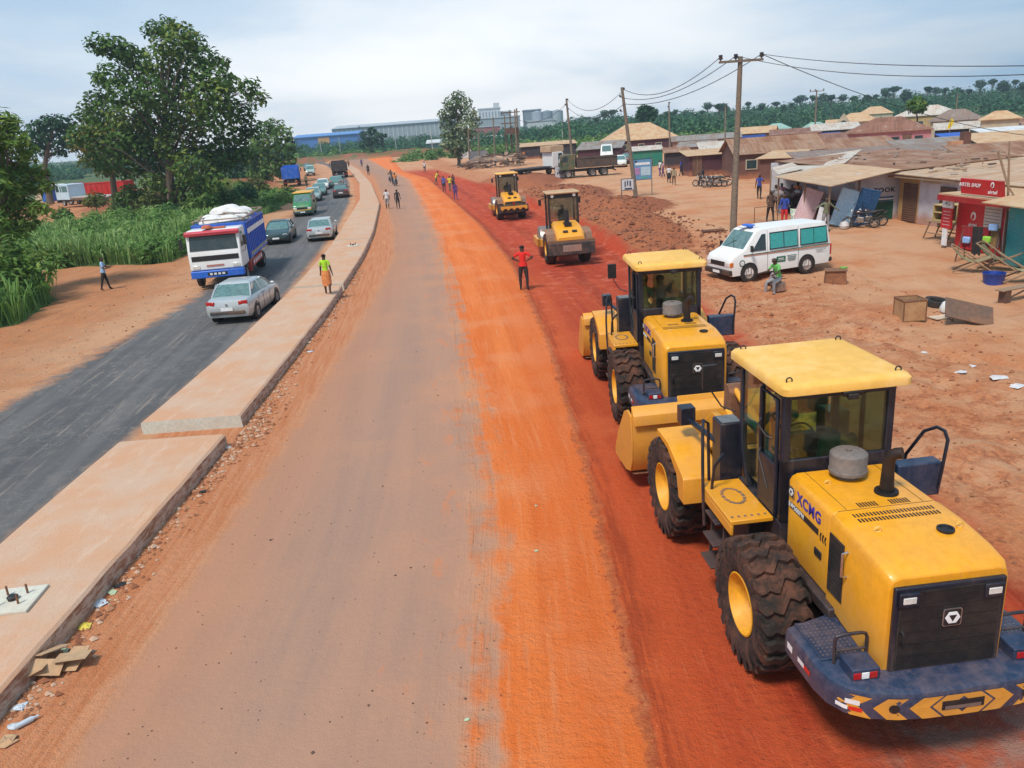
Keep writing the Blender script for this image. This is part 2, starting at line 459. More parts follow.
me.polygons.add(len(F)); me.polygons.foreach_set('loop_start', np.arange(0, F.size, 4, dtype=np.int32))
me.update(calc_edges=True); me.validate()
me.polygons.foreach_set('use_smooth', [True] * len(F))
for nm, fn in (('aL', asphL), ('aR', asphR), ('gL', greyL), ('gR', greyR), ('rL', redL), ('rR', redR)):
    a = me.attributes.new(nm, 'FLOAT', 'POINT'); a.data.foreach_set('value', (X - fn(Y)).ravel().astype(np.float32))
pile = np.clip(bump2(X, Y, 7.6, 50, 3.6, 15) + bump2(X, Y, 9.2, 62, 4.8, 7) + bump2(X, Y, 6.2, 76, 5, 14) + bump2(X, Y, 3, 100, 6, 16) + bump2(X, Y, -38, 262, 70, 14) + bump2(X, Y, -44, 118, 11, 30), 0, 1)
a = me.attributes.new('pile', 'FLOAT', 'POINT'); a.data.foreach_set('value', pile.ravel().astype(np.float32))
veg = np.maximum(np.maximum(sm(Y, 175, 215) * sm(X, 10, 60), sm(Y, 268, 285)), sm(-X, 46, 60) * sm(Y, 150, 175))
veg = np.maximum(veg, np.maximum(sm(Y, 120, 150) * sm(X, 60, 90), sm(-X, 72, 84)))
def inpoly(x, y, P):
    x = np.asarray(x, float); y = np.asarray(y, float); c = np.zeros(x.shape, bool); n = len(P)
    for i in range(n):
        (x0, y0), (x1, y1) = P[i], P[i - 1]
        if y0 == y1: continue
        k = ((y0 > y) != (y1 > y)) & (x < (x1 - x0) * (y - y0) / (y1 - y0) + x0); c ^= k
    return c
GP1 = [(-20.3, 48.5), (-28.5, 50), (-38, 57), (-44, 66), (-46, 74), (-32, 74), (-23, 70), (-20.5, 62)]
GP2 = [(-20.3, 32.5), (-21.6, 38), (-25.5, 43), (-33, 47), (-50, 52), (-50, 28), (-26, 28)]
GP3 = [(-44, 90), (-34, 80), (-24, 74), (-22, 70), (-24, 100), (-32, 118), (-44, 118)]
veg = np.maximum(veg, np.where(inpoly(X, Y, GP1) | inpoly(X, Y, GP2), 1, 0)); veg = np.maximum(veg, np.where(inpoly(X, Y, GP3), .7, 0))
a = me.attributes.new('veg', 'FLOAT', 'POINT'); a.data.foreach_set('value', np.clip(veg, 0, 1).ravel().astype(np.float32))
gm = bpy.data.materials.new('ground_earth'); t = NT(gm)
P3 = t.new('ShaderNodeNewGeometry').outputs['Position']
def attr(n):
    a = t.new('ShaderNodeAttribute', attribute_name=n); return a.outputs['Fac']
aL, aR, gL, gR, rL, rR, pl, vg = [attr(n) for n in ('aL', 'aR', 'gL', 'gR', 'rL', 'rR', 'pile', 'veg')]
sp = t.new('ShaderNodeSeparateXYZ'); t.l.new(P3, sp.inputs[0])
cb = t.new('ShaderNodeCombineXYZ'); t.l.new(gR, cb.inputs[0]); t.l.new(t.math('MULTIPLY', sp.outputs[1], .045), cb.inputs[1])
along = cb.outputs[0]
nb = t.noise(P3, .35, 6, .62); nm_ = t.noise(P3, 1.7, 6, .62); nf = t.noise(P3, 9, 5, .65); nff = t.noise(P3, 48, 3, .6)
sb = t.noise(along, 1.6, 6, .62); sf = t.noise(along, 9, 5, .65); sff = t.noise(along, 34, 3, .6)
def c3(*v): return v
rot = t.map(P3, (.9, .12, 1), (0, 0, R(-52))); tk1 = t.noise(rot, 2.2, 5, .65); tk2 = t.noise(t.map(P3, (1.1, .10, 1), (0, 0, R(-80))), 2.6, 4, .6)
# open dirt on both sides
dirt = t.mix(t.step(nb, .35, .65), c3(.52, .172, .056), c3(.58, .228, .086))
dirt = t.mix(t.math('MULTIPLY', t.step(nm_, .42, .7), .55), dirt, c3(.44, .12, .036))
dirt = t.mix(t.math('MULTIPLY', t.step(nf, .52, .72), .45), dirt, c3(.62, .33, .17))
dirt = t.mix(t.math('MULTIPLY', t.step(nff, .58, .72), .5), dirt, c3(.25, .10, .05))
dirt = t.mix(t.math('MULTIPLY', t.step(tk1, .52, .66), .45), dirt, c3(.30, .095, .035))
dirt = t.mix(t.math('MULTIPLY', t.step(tk2, .55, .7), .35), dirt, c3(.64, .34, .18))
# paler trampled earth before the shops
pale = t.math('MULTIPLY', t.step(rR, 7, 13), t.step(sp.outputs[1], 18, 30))
dirt = t.mix(t.math('MULTIPLY', pale, t.step(nb, .3, .7, .25, .65)), dirt, c3(.58, .28, .14))
left = t.step(aL, -1.5, .5, 1, 0)
dirt = t.mix(t.math('MULTIPLY', left, t.step(nm_, .3, .7, .3, .8)), dirt, c3(.42, .205, .105))
dirt = t.mix(t.math('MULTIPLY', t.step(aL, -4.5, -.5, 0, 1), t.step(nb, .3, .6, .15, .65)), dirt, c3(.58, .35, .21))
# spoil heaps, broken earth
spoil = t.mix(t.step(nf, .35, .65), c3(.16, .046, .021), c3(.38, .108, .044))
col = t.mix(t.math('MULTIPLY', t.step(t.math('ADD', pl, t.math('MULTIPLY', t.math('SUBTRACT', nm_, .5), .9)), .08, .35), .9), dirt, spoil)
loose = t.math('MULTIPLY', t.step(t.math('ADD', rR, t.math('MULTIPLY', t.math('SUBTRACT', nm_, .5), 3)), 3.5, 6.5, 1, 0), t.step(rR, -.2, .3))
col = t.mix(t.math('MULTIPLY', loose, t.step(nm_, .38, .6, .15, .8)), col, t.mix(t.step(nf, .35, .65), c3(.30, .085, .035), c3(.56, .19, .07)))
# dark red cut strip
red = t.mix(t.step(sb, .35, .65), c3(.38, .040, .012), c3(.50, .075, .020))
red = t.mix(t.math('MULTIPLY', t.step(nb, .50, .68), .7), red, c3(.58, .125, .042))
red = t.mix(t.math('MULTIPLY', t.step(nf, .5, .75), .5), red, c3(.20, .03, .014))
red = t.mix(t.math('MULTIPLY', t.step(nff, .6, .74), .4), red, c3(.5, .2, .12))
red = t.mix(t.math('MULTIPLY', t.step(rL, .0, 1.5, 1, 0), .7), red, c3(.60, .105, .024))
red = t.mix(t.math('MULTIPLY', t.step(sp.outputs[1], 26, 40), t.step(nb, .42, .6, .15, .6)), red, c3(.46, .045, .018))
red = t.mix(t.math('MULTIPLY', t.math('MULTIPLY', t.step(sp.outputs[1], 20, 34), t.step(nm_, .52, .64)), .55), red, c3(.62, .17, .10))
trk = t.step(t.math('SINE', t.math('MULTIPLY', t.math('ADD', rL, t.math('MULTIPLY', nb, 1.2)), 2.4)), .55, .95)
red = t.mix(t.math('MULTIPLY', t.math('MULTIPLY', trk, t.step(sf, .35, .6)), .55), red, c3(.22, .028, .010))
red = t.mix(t.math('MULTIPLY', t.step(sff, .56, .7), .3), red, c3(.62, .17, .07))
# grey scraped patch at the near right corner
gp = t.math('MULTIPLY', t.step(t.math('ADD', sp.outputs[1], t.math('MULTIPLY', nm_, 1.4)), 7.4, 8.3, 1, 0), t.step(t.math('ADD', sp.outputs[0], t.math('MULTIPLY', nf, .8)), 3.6, 4.5))
red = t.mix(t.math('MULTIPLY', gp, t.step(nm_, .4, .6, .2, .85)), red, c3(.34, .20, .15))
mR = t.math('MULTIPLY', t.step(t.math('ADD', rL, t.math('MULTIPLY', t.math('SUBTRACT', nm_, .5), .5)), -.10, .16), t.step(t.math('ADD', rR, t.math('MULTIPLY', t.math('SUBTRACT', nm_, .5), 1.6)), -.3, .5, 1, 0))
mR = t.math('MULTIPLY', mR, t.step(sp.outputs[1], 140, 160, 1, 0))
col = t.mix(mR, col, red)
# orange laterite strip
org = t.mix(t.step(sb, .35, .65), c3(.70, .150, .026), c3(.78, .20, .045))
org = t.mix(t.math('MULTIPLY', t.step(sf, .5, .72), .5), org, c3(.76, .30, .13))
org = t.mix(t.math('MULTIPLY', t.step(nb, .46, .62), .4), org, c3(.74, .29, .13))
org = t.mix(t.math('MULTIPLY', t.step(rL, -1.6, -.1), .45), org, c3(.62, .115, .022))
org = t.mix(t.math('MULTIPLY', t.step(sff, .55, .75), .35), org, c3(.54, .13, .03))
sp5 = t.noise(along, 4.5, 5, .6, .3)
brd = t.math('ADD', gR, t.math('ADD', t.math('MULTIPLY', t.math('SUBTRACT', nm_, .5), 1.5), t.math('MULTIPLY', t.math('SUBTRACT', sp5, .5), 1.6)))
mO = t.math('MULTIPLY', t.step(brd, -.40, .50), t.step(t.math('ADD', rL, t.math('MULTIPLY', t.math('SUBTRACT', nm_, .5), .5)), -.10, .16, 1, 0))
col = t.mix(mO, col, org)
lin = t.math('ADD', rL, t.math('MULTIPLY', t.math('SUBTRACT', nm_, .5), .6))
crk = t.math('MULTIPLY', t.step(lin, -.10, .0), t.step(lin, .02, .16, 1, 0))
col = t.mix(t.math('MULTIPLY', t.math('MULTIPLY', crk, t.step(sp.outputs[1], 60, 90, 1, 0)), t.step(nf, .35, .6, .08, .5)), col, c3(.26, .045, .014))
# dusty grey new road with red smears near its right edge
gry = t.mix(t.step(sb, .3, .7), c3(.40, .222, .15), c3(.33, .198, .145))
gry = t.mix(t.math('MULTIPLY', t.step(nb, .45, .7), .6), gry, c3(.44, .235, .145))
gry = t.mix(t.math('MULTIPLY', t.step(nff, .45, .7), .25), gry, c3(.24, .15, .12))
edge = t.step(gR, -2.4, -.1)
cb2 = t.new('ShaderNodeCombineXYZ'); t.l.new(gR, cb2.inputs[0]); t.l.new(t.math('MULTIPLY', sp.outputs[1], .33), cb2.inputs[1])
smear = t.math('MULTIPLY', t.step(t.math('ADD', t.noise(cb2.outputs[0], 2.3, 5, .62, .3), t.math('MULTIPLY', edge, .13)), .68, .78), t.step(gR, -3.0, -1.0))
soft = t.math('MULTIPLY', t.step(gR, -2.6, .4), t.step(nb, .35, .65, .25, .75))
gry = t.mix(t.math('MULTIPLY', soft, .5), gry, c3(.56, .24, .12))
gry = t.mix(t.math('MULTIPLY', smear, .42), gry, c3(.60, .185, .06))
gry = t.mix(t.math('MULTIPLY', t.step(gL, 0, 2.2, 1, 0), .45), gry, c3(.46, .19, .09))
mG = t.math('MULTIPLY', t.step(t.math('ADD', gL, t.math('MULTIPLY', t.math('SUBTRACT', nm_, .5), .7)), -.35, .25), t.step(brd, -.40, .50, 1, 0))
col = t.mix(mG, col, gry)
# orange dust between median and new road
std = t.mix(t.step(sf, .35, .65), c3(.50, .175, .07), c3(.58, .25, .125))
std = t.mix(t.math('MULTIPLY', t.step(nff, .55, .7), .4), std, c3(.40, .2, .12))
mS = t.math('MULTIPLY', t.step(aR, .3, .5), t.step(t.math('ADD', gL, t.math('MULTIPLY', t.math('SUBTRACT', nm_, .5), .7)), -.35, .25, 1, 0))
col = t.mix(mS, col, std)
# old asphalt carriageway, dust drifting over its edges
asp = t.mix(t.step(sb, .3, .7), c3(.078, .075, .076), c3(.135, .128, .124))
asp = t.mix(t.math('MULTIPLY', t.step(t.noise(along, 5, 6, .7), .56, .66), .55), asp, c3(.34, .27, .22))
asp = t.mix(t.math('MULTIPLY', t.step(nm_, .50, .66), .35), asp, c3(.20, .17, .15))
asp = t.mix(t.math('MULTIPLY', t.math('MULTIPLY', t.step(t.noise(P3, 2.6, 2, .5), .485, .5), t.step(t.noise(P3, 2.6, 2, .5), .5, .515, 1, 0)), t.step(nb, .45, .55, 0, .4)), asp, c3(.32, .28, .25))
asp = t.mix(t.math('MULTIPLY', t.step(nff, .45, .7), .3), asp, c3(.17, .165, .165))
mA = t.math('MULTIPLY', t.step(t.math('ADD', aL, t.math('MULTIPLY', t.math('SUBTRACT', nm_, .45), 1.8)), -.2, .7), t.step(t.math('ADD', aR, t.math('MULTIPLY', t.math('SUBTRACT', nm_, .5), .5)), -.55, .1, 1, 0))
col = t.mix(mA, col, asp)
# ground cover colour under the vegetation
gr = t.mix(t.step(nm_, .35, .65), c3(.045, .085, .025), c3(.12, .15, .05))
fade = t.step(sp.outputs[1], 246, 258, 0, 1)
col = t.mix(fade, col, t.mix(t.step(nb, .4, .6), c3(.30, .10, .05), c3(.10, .12, .04)))
mV = t.step(t.math('ADD', vg, t.math('MULTIPLY', t.math('SUBTRACT', nb, .5), .6)), .35, .6)
mV = t.math('MULTIPLY', mV, t.math('SUBTRACT', 1, t.math('MULTIPLY', t.math('MULTIPLY', t.step(aL, -.5, 0), t.step(rR, 0, .5, 1, 0)), t.step(sp.outputs[1], 250, 262, 1, 0))))
mV = t.math('MULTIPLY', mV, t.math('SUBTRACT', 1, t.step(pl, .1, .5)))
col = t.mix(mV, col, gr)
hgt = t.math('ADD', t.math('ADD', t.math('MULTIPLY', nf, .5), t.math('MULTIPLY', nff, .22)), t.math('MULTIPLY', sff, .05))
paved = t.math('MAXIMUM', mA, mG)
hgt = t.math('MULTIPLY', hgt, t.math('SUBTRACT', 1, t.math('MULTIPLY', paved, .75)))
ro = t.math('SUBTRACT', .93, t.math('MULTIPLY', mA, .2))
t.pbr(col, ro, 0, t.bump(hgt, .9, .14), **{'Specular IOR Level': .25})
me.materials.append(gm)
go = bpy.data.objects.new('ground', me); COL.objects.link(go); tag(go, 'red earth ground with the two roads', kind='structure')
del go['label']
def gz(x, y): return float(height(x, y))
def on(px, py):
    """ground point under a photo spot on the uneven ground"""
    p = at(px, py)
    for i in range(4): p = at(px, py, gz(p.x, p.y))
    return p

# ------------------------------------------------------------------ median strip between the roads
CONC = bpy.data.materials.new('median_concrete'); t = NT(CONC); P3 = t.new('ShaderNodeNewGeometry').outputs['Position']
n1 = t.noise(P3, .8, 5, .6); n2 = t.noise(t.map(P3, (1, .25, 1), (0, 0, R(-30))), 3.5, 5, .7); n3 = t.noise(P3, 26, 4, .6)
c = t.mix(t.step(n1, .35, .65), (.54, .365, .26), (.56, .31, .185))
c = t.mix(t.math('MULTIPLY', t.step(n2, .5, .72), .45), c, (.62, .47, .36))
c = t.mix(t.math('MULTIPLY', t.step(n3, .5, .7), .3), c, (.36, .2, .13))
t.pbr(c, .9, 0, t.bump(n3, .4, .02), **{'Specular IOR Level': .2})
KERB = bpy.data.materials.new('kerb_side'); t = NT(KERB); P3 = t.new('ShaderNodeNewGeometry').outputs['Position']
n1 = t.noise(t.map(P3, (2, 2, 9)), 1.5, 6, .7); n3 = t.noise(P3, 20, 4, .6)
c = t.mix(t.step(n1, .38, .58), (.34, .16, .085), (.60, .45, .34))
c = t.mix(t.math('MULTIPLY', t.step(n3, .5, .7), .5), c, (.38, .13, .06))
t.pbr(c, .9, 0, t.bump(n1, .6, .04))
CONCG = M('bare_concrete', (.60, .58, .49), .85, 0, .2, (.5, .28, .16), 2, .15, bump=.2)
def median(y0, y1, name, gap0=False):
    mb = MB(); ys = np.arange(y0, y1 + .01, .45 if y1 < 60 else .9); ys[-1] = y1
    H = .30; rings = []
    for i, y in enumerate(ys):
        l, r = float(medL(y)), float(medR(y))
        w = .02 * (mnoise.noise(Vector((0, y * 1.3, 5)))); hh = H + .015 * mnoise.noise(Vector((3, y * .7, 1)))
        sp_ = abs(mnoise.noise(Vector((7, y * 2.1, 3)))) * .05
        rings.append([(l - .03, y, -.12), (l - .03, y, hh - .02), (l + .02, y, hh), (l + .8, y, hh + .008), (r - .55, y, hh + .008), (r - .05 - sp_ + w, y, hh), (r + w - sp_ * .5, y, hh - .035), (r + .03 + w, y, -.12)])
    n = 8
    for i in range(len(rings) - 1):
        a, b = rings[i], rings[i + 1]
        for j in range(n - 1):
            mb.quad(a[j], a[j + 1], b[j + 1], b[j], 1 if j in (6, 0) else 0)
    mb.add(rings[0], [tuple(range(n))], 2); mb.add(rings[-1], [tuple(range(n))[::-1]], 2)
    o = mb.build(name, [CONC, KERB, CONCG], fixn=True)
    return tag(o, kind='structure')
median(1.0, 16.7, 'median_strip')
median(17.9, 34.6, 'median_strip')
median(34.95, 50.8, 'median_strip')
median(51.1, 72.5, 'median_strip')
median(72.8, 175, 'median_strip')
median(182, 300, 'median_strip')
# ------------------------------------------------------------------ big wheels
def wheel_parts(parent, x, y, r, w, side, rim_mat, name='wheel', lugs=22, rim_r=None, tyre_mat=None):
    """side -1: outer face towards -X.  wheel > tyre, rim"""
    tyre_mat = tyre_mat or TYRE
    wo_ = bpy.data.objects.new(name, None); COL.objects.link(wo_); wo_.parent = parent; wo_.location = (x, y, r)
    rr = rim_r or r * .47; h = w / 2
    b = MB(); ri = r - .055
    prof = [(rr, -h * .72), (rr * 1.06, -h * .86), (rr + (ri - rr) * .45, -h), (ri - .09, -h * .98), (ri - .02, -h * .82), (ri, -h * .5), (ri + .008, 0), (ri, h * .5), (ri - .02, h * .82), (ri - .09, h * .98), (rr + (ri - rr) * .45, h), (rr * 1.06, h * .86), (rr, h * .72)]
    b.lathe(prof, axis='x', n=48)
    if lugs:
        for sgn in (1,):
            for k in range(lugs):
                a0 = 2 * math.pi * k / lugs
                rings = []; da0 = .5 * .62 * 2 * math.pi / lugs
                for q in range(-1, 14):
                    u = min(max(q / 12, 0), 1); xx = -h * 1.0 + 2 * h * u
                    a = a0 + .10 * math.sin(u * 2 * math.pi * 1.0) + .05 * math.sin(u * 6 * math.pi)
                    e = abs(2 * u - 1)
                    ro_ = r - (.05 if e > .97 else (.014 if e > .8 else 0)); low = ri - .07
                    if q in (-1, 13): xx *= 1.015; ro_ = ri - .10; low = ri - .17
                    ring = []
                    for (aa, rad) in ((a - da0, low), (a - da0 * .72, ro_), (a + da0 * .72, ro_), (a + da0, low)):
                        ring.append((xx, rad * math.cos(aa), rad * math.sin(aa)))
                    rings.append(ring)
                b.loft(rings)
    b.build('tyre', tyre_mat, wo_, smooth=True)
    b = MB(); s = side
    b.lathe([(rr * 1.02, s * h * .86), (rr * .97, s * h * .88), (rr * .93, s * h * .6), (rr * .84, s * h * .42), (rr * .74, s * h * .12), (rr * .42, s * h * .05), (rr * .40, s * h * .30), (rr * .33, s * h * .36), (.001, s * h * .36)], axis='x', n=36)
    b.lathe([(rr * 1.02, -s * h * .86), (rr * .9, -s * h * .6), (rr * .8, -s * h * .3), (.001, -s * h * .3)], axis='x', n=24)
    for k in range(12):
        a = 2 * math.pi * k / 12
        q = (s * h * .09, rr * .58 * math.cos(a), rr * .60 * math.sin(a))
        b.tube([q, (q[0] + s * .03, q[1], q[2])], .018, 6)
    b.build('rim', rim_mat, wo_, smooth=True)
    return wo_

def emblem(parent, origin, xd, yd, size, name='emblem'):
    M4 = frame(origin, xd, yd)
    b = MB(); b.T = M4; s = size / 2
    # rounded plate
    pts = []
    for cx, cy, a0 in ((1, 1, 0), (-1, 1, 90), (-1, -1, 180), (1, -1, 270)):
        for k in range(4):
            a = R(a0 + k * 30); pts.append((cx * s * .78 + s * .22 * math.cos(a), cy * s * .78 + s * .22 * math.sin(a)))
    b.prism(pts, 'z', 0, .012, 0)
    hexa = [(s * .80 * math.cos(R(60 * k)), s * .74 * math.sin(R(60 * k))) for k in range(6)]
    b.prism([(p[0] * .97, p[1] * 1.0) for p in [(x * .93, y * .93) for x, y in pts]], 'z', .012, .014, 1)
    b.prism(hexa, 'z', .014, .019, 2)
    tri = [(-s * .42, s * .30), (s * .42, s * .30), (0, -s * .42)]
    b.prism(tri, 'z', .019, .022, 1)
    return b.build(name, [CHROME, BLACKP, WLET], parent)

def make_loader(label):
    L = thing('wheel_loader', label, 'wheel loader', group='yellow wheel loaders parked in line')
    # wheels
    for x in (-1.09, 1.09):
        for y in (0, 3.3): wheel_parts(L, x, y, .80, .60, -1 if x < 0 else 1, RIMY)
    # axles and chassis
    b = MB(); b.tube([(-1.0, 0, .8), (-.45, 0, .8), (-.3, 0, .82), (.3, 0, .82), (.45, 0, .8), (1.0, 0, .8)], [.16, .16, .3, .3, .16, .16], 12)
    b.build('rear_axle', BLACKP, L, smooth=True)
    b = MB(); b.tube([(-1.0, 3.3, .8), (-.45, 3.3, .8), (-.3, 3.3, .82), (.3, 3.3, .82), (.45, 3.3, .8), (1.0, 3.3, .8)], [.16, .16, .3, .3, .16, .16], 12)
    b.build('front_axle', BLACKP, L, smooth=True)
    b = MB()
    b.bb(-.42, .42, -1.5, 1.45, .72, 1.12); b.bb(-.70, .70, -.86, 1.1, 1.06, 1.2); b.bb(-.36, .36, 1.45, 1.75, .95, 1.15); b.bb(-.36, .36, 1.45, 1.75, .6, .75)
    b.bb(-.9, -.5, .9, 1.5, .8, 1.35)
    b.build('rear_frame', NAVY, L, bevel=.02)
    b = MB(); b.bb(-.6, .6, -.9, .5, .75, 1.3); b.bb(-.45, .45, -.3, .2, 1.2, 1.6)
    b.build('engine', BLACKP, L, bevel=.03)
    # ---------------- hood (two sections)
    hw = .625
    def hood_ring(y, w, zt, zb, ch=.09, cz=.05):
        return [(-w, y, zb), (-w, y, zt - cz - .03), (-w + .03, y, zt - .028), (-w + ch, y, zt), (w - ch, y, zt), (w - .03, y, zt - .028), (w, y, zt - cz - .03), (w, y, zb)]
    hd = MB(); hd.loft([hood_ring(.40, hw - .015, 2.24, 1.22), hood_ring(-.62, hw - .01, 2.24, 1.22)])
    hood = hd.build('engine_hood', YEL, L, bevel=.015)
    hd = MB()
    hd.loft([hood_ring(-.632, hw, 2.25, 1.18, .1, .06), hood_ring(-1.0, hw + .01, 2.245, 1.12, .1, .06), hood_ring(-1.45, hw + .01, 2.20, 1.08, .1, .06), hood_ring(-1.68, hw, 2.155, 1.05, .1, .08), hood_ring(-1.755, hw - .03, 2.10, 1.05, .1, .09)])
    hd.build('rear_hood', YEL, L, bevel=.012)
    # seams, hinges
    b = MB(); b.bb(-.43, -.425, -.6, .4, 2.239, 2.2425); b.bb(.43, .435, -.6, .4, 2.239, 2.2425)
    b.bb(-.53, .53, -.632, -.62, 2.236, 2.2435)
    b.build('hood_seam', BLACKP, L)
    # louvres: two rows of slots over the full width, two short groups ahead
    b = MB()
    for row, (ya, yb) in enumerate(((-.73, -.80), (-.84, -.91))):
        for k in range(24):
            x = -.43 + k * .0375
            b.box((x, (ya + yb) / 2, 2.2485), (.018, abs(ya - yb), .006), rz=R(0), rx=R(.5))
    for x0 in (-.26, .10):
        for k in range(7): b.box((x0 + k * .032, -.54, 2.241), (.016, .10, .006))
    b.build('vent_slots', BLACKP, hood)
    # lifting eyes on hood
    b = MB()
    for p in ((-.33, .02, 2.24), (.40, .10, 2.24), (-.36, -1.1, 2.238), (.46, -1.18, 2.235)):
        b.tube([(p[0] + .035 * math.cos(a), p[1], p[2] + .02 + .03 * math.sin(a)) for a in np.linspace(0, 2 * math.pi, 11)[:-1]], .009, 6, closed=True)
    b.build('lifting_eye', YELR, L, smooth=True)
    # air cleaner and exhaust, filler
    b = MB(); b.lathe([(.001, 2.57), (.17, 2.565), (.205, 2.54), (.21, 2.52), (.205, 2.36), (.215, 2.345), (.212, 2.31), (.13, 2.30), (.12, 2.22)], (-.02, .16, 0), n=32)
    b.lathe([(.035, 2.585), (.03, 2.568), (.001, 2.567)][::-1], (-.02, .16, 0), n=12)
    b.build('air_cleaner', PLASTICG, L, smooth=True)
    b = MB(); b.tube([(.18, -.32, 2.2), (.18, -.32, 2.5), (.18, -.325, 2.62), (.19, -.345, 2.69), (.225, -.38, 2.73), (.27, -.42, 2.745)], [.08, .066, .064, .064, .064, .064], 16)
    b.lathe([(.13, 2.24), (.125, 2.27), (.085, 2.275)], (.18, -.32, 0), n=20)
    b.build('exhaust_pipe', M('exhaust_dark', (.012, .010, .010), .55, .2, .08), L, smooth=True)
    b = MB(); b.lathe([(.085, 2.225), (.085, 2.252), (.065, 2.254), (.06, 2.238), (.001, 2.236)], (.30, -1.20, -.004), n=24)
    b.build('filler_cap', BLACKP, L, smooth=True)
    # side door with handle and mesh strip
    for s in (-1, 1):
        b = MB(); b.bb(s * (hw + .008), s * (hw + .018), -.99, -.68, 1.35, 2.04)
        v_ = b.build('side_vent', GRILLE, L)
        b = MB()
        for k in range(14): b.box((s * (hw + .019), -.835, 1.40 + k * .046), (.004, .27, .008))
        b.build('mesh_strip', BLACKP, v_)
        b = MB(); b.tube([(s * (hw + .01), -1.06, 1.72), (s * (hw + .07), -1.06, 1.73), (s * (hw + .07), -1.06, 2.0), (s * (hw + .01), -1.06, 2.01)], .013, 8)
        b.build('door_handle', CHROME, L, smooth=True)
        b = MB(); b.box((s * (hw - .005), -.40, 1.62), (.02, .16, .09)); b.build('latch', BLACKP, L, bevel=.008)
        # decals
        xd = (0, -1, 0) if s < 0 else (0, 1, 0)
        x = s * (hw + .002 - .013)
        xs = s * (hw - .01 + .002)
        text_obj('lettering', 'XCMG', .195, BLUEW, hood, frame((xs, -.13 if s < 0 else -.09, 2.04), xd, (0, 0, 1)), .003, .003, .98)
        b = MB(); b.box((xs, -.02, 1.87), (.004, .72, .075)); b.build('model_stripe', BLACKP, hood)
        text_obj('model_lettering', 'LW500FN', .085, WLET, hood, frame((xs + s * .003, .17 if s < 0 else -.2, 1.87), xd, (0, 0, 1)), .002, .001, 1.0)
        emblem(hood, (xs, .29, 2.05), xd, (0, 0, 1), .13)
        b = MB()
        for k in range(3):
            y0 = -.41 - k * .055
            b.add([(xs, y0, 1.85), (xs, y0 - .03, 1.85), (xs, y0 - .05, 1.90), (xs, y0 - .02, 1.90)], [(0, 1, 2, 3)])
            b.add([(xs, y0 - .02, 1.80), (xs, y0 - .05, 1.80), (xs, y0 - .03, 1.85), (xs, y0, 1.85)], [(0, 1, 2, 3)])
        b.build('chevron_decal', BLACKP, hood)
    # ---------------- rear grille
    g = MB(); g.bb(-.555, .555, -1.795, -1.74, 1.09, 2.02)
    gr_ = g.build('rear_grille', NAVY, L, bevel=.012)
    b = MB(); b.bb(-.51, .51, -1.806, -1.79, 1.13, 1.975); b.build('radiator_screen', GRILLE, gr_)
    b = MB()
    for k in range(5): b.box((0, -1.809, 1.27 + k * .135), (1.0, .006, .012))
    for k in range(40): b.box((-.49 + k * .0251, -1.808, 1.55), (.004, .003, .84))
    for k in range(34): b.box((0, -1.8075, 1.14 + k * .0248), (1.0, .003, .004))
    b.build('screen_bars', BLACKP, gr_)
    for s in (-1, 1):
        b = MB(); b.box((s * .425, -1.812, 1.90), (.20, .03, .15)); f_ = b.build('lamp_frame', NAVY, gr_, bevel=.01)
        b = MB(); b.bb(s * .425 - .065, s * .425 + .065, -1.835, -1.822, 1.865, 1.935); b.build('lamp_lens', LAMP, f_, bevel=.012)
    emblem(gr_, (0.02, -1.812, 1.66), (1, 0, 0), (0, 0, 1), .19)
    b = MB(); b.tube([(-.47, -1.81, 1.42), (-.47, -1.84, 1.44), (-.47, -1.84, 1.54), (-.47, -1.81, 1.56)], .014, 6); b.build('grille_handle', BLACKP, gr_, smooth=True)
    # ---------------- counterweight
    half = [(0, -2.13), (.35, -2.125), (.62, -2.10), (.86, -2.04), (1.05, -1.92), (1.15, -1.76), (1.19, -1.55), (1.20, -1.2), (1.20, -.92)]
    outl = [(-x, y) for x, y in half[::-1][:-1]] + half
    def inset(d):
        o = []
        n = len(outl)
        for i, (x, y) in enumerate(outl):
            a = Vector(outl[max(i - 1, 0)]); c_ = Vector(outl[min(i + 1, n - 1)])
            tn = (c_ - a).normalized(); nn = Vector((-tn.y, tn.x))
            o.append((x + nn.x * d, y + nn.y * d))
        return o
    b = MB(); rings = []
    for z, dd in ((.76, .07), (.80, .0), (.86, -.0), (1.02, .0), (1.07, .02), (1.095, .07)):
        ol = inset(dd)
        ol = [(x, max(y, -3)) for x, y in ol]
        rings.append([(x, y, z - .03 * (1 - abs(x) / 1.2) * 0) for x, y in ol] + [(1.13, -.92, z), (.7, -.80, z), (-.7, -.80, z), (-1.13, -.92, z)])
    b.loft(rings)
    cw = b.build('counterweight', NAVYB, L, smooth=True)
    # chevron stripes wrapped on the rear face
    cum = [0]
    for i in range(1, len(outl)): cum.append(cum[-1] + math.dist(outl[i], outl[i - 1]))
    tot = cum[-1]
    def onface(s_, z, off=.004):
        s0 = s_ + tot / 2
        i = max(0, min(len(outl) - 2, int(np.searchsorted(cum, s0) - 1)))
        f = (s0 - cum[i]) / (cum[i + 1] - cum[i])
        a, c_ = Vector(outl[i]), Vector(outl[i + 1]); p = a.lerp(c_, f); tn = (c_ - a).normalized()
        nn = Vector((tn.y, -tn.x)); p = p + nn * off
        return (p.x, p.y, z)
    ZA, ZM, ZB = 1.035, .925, .80
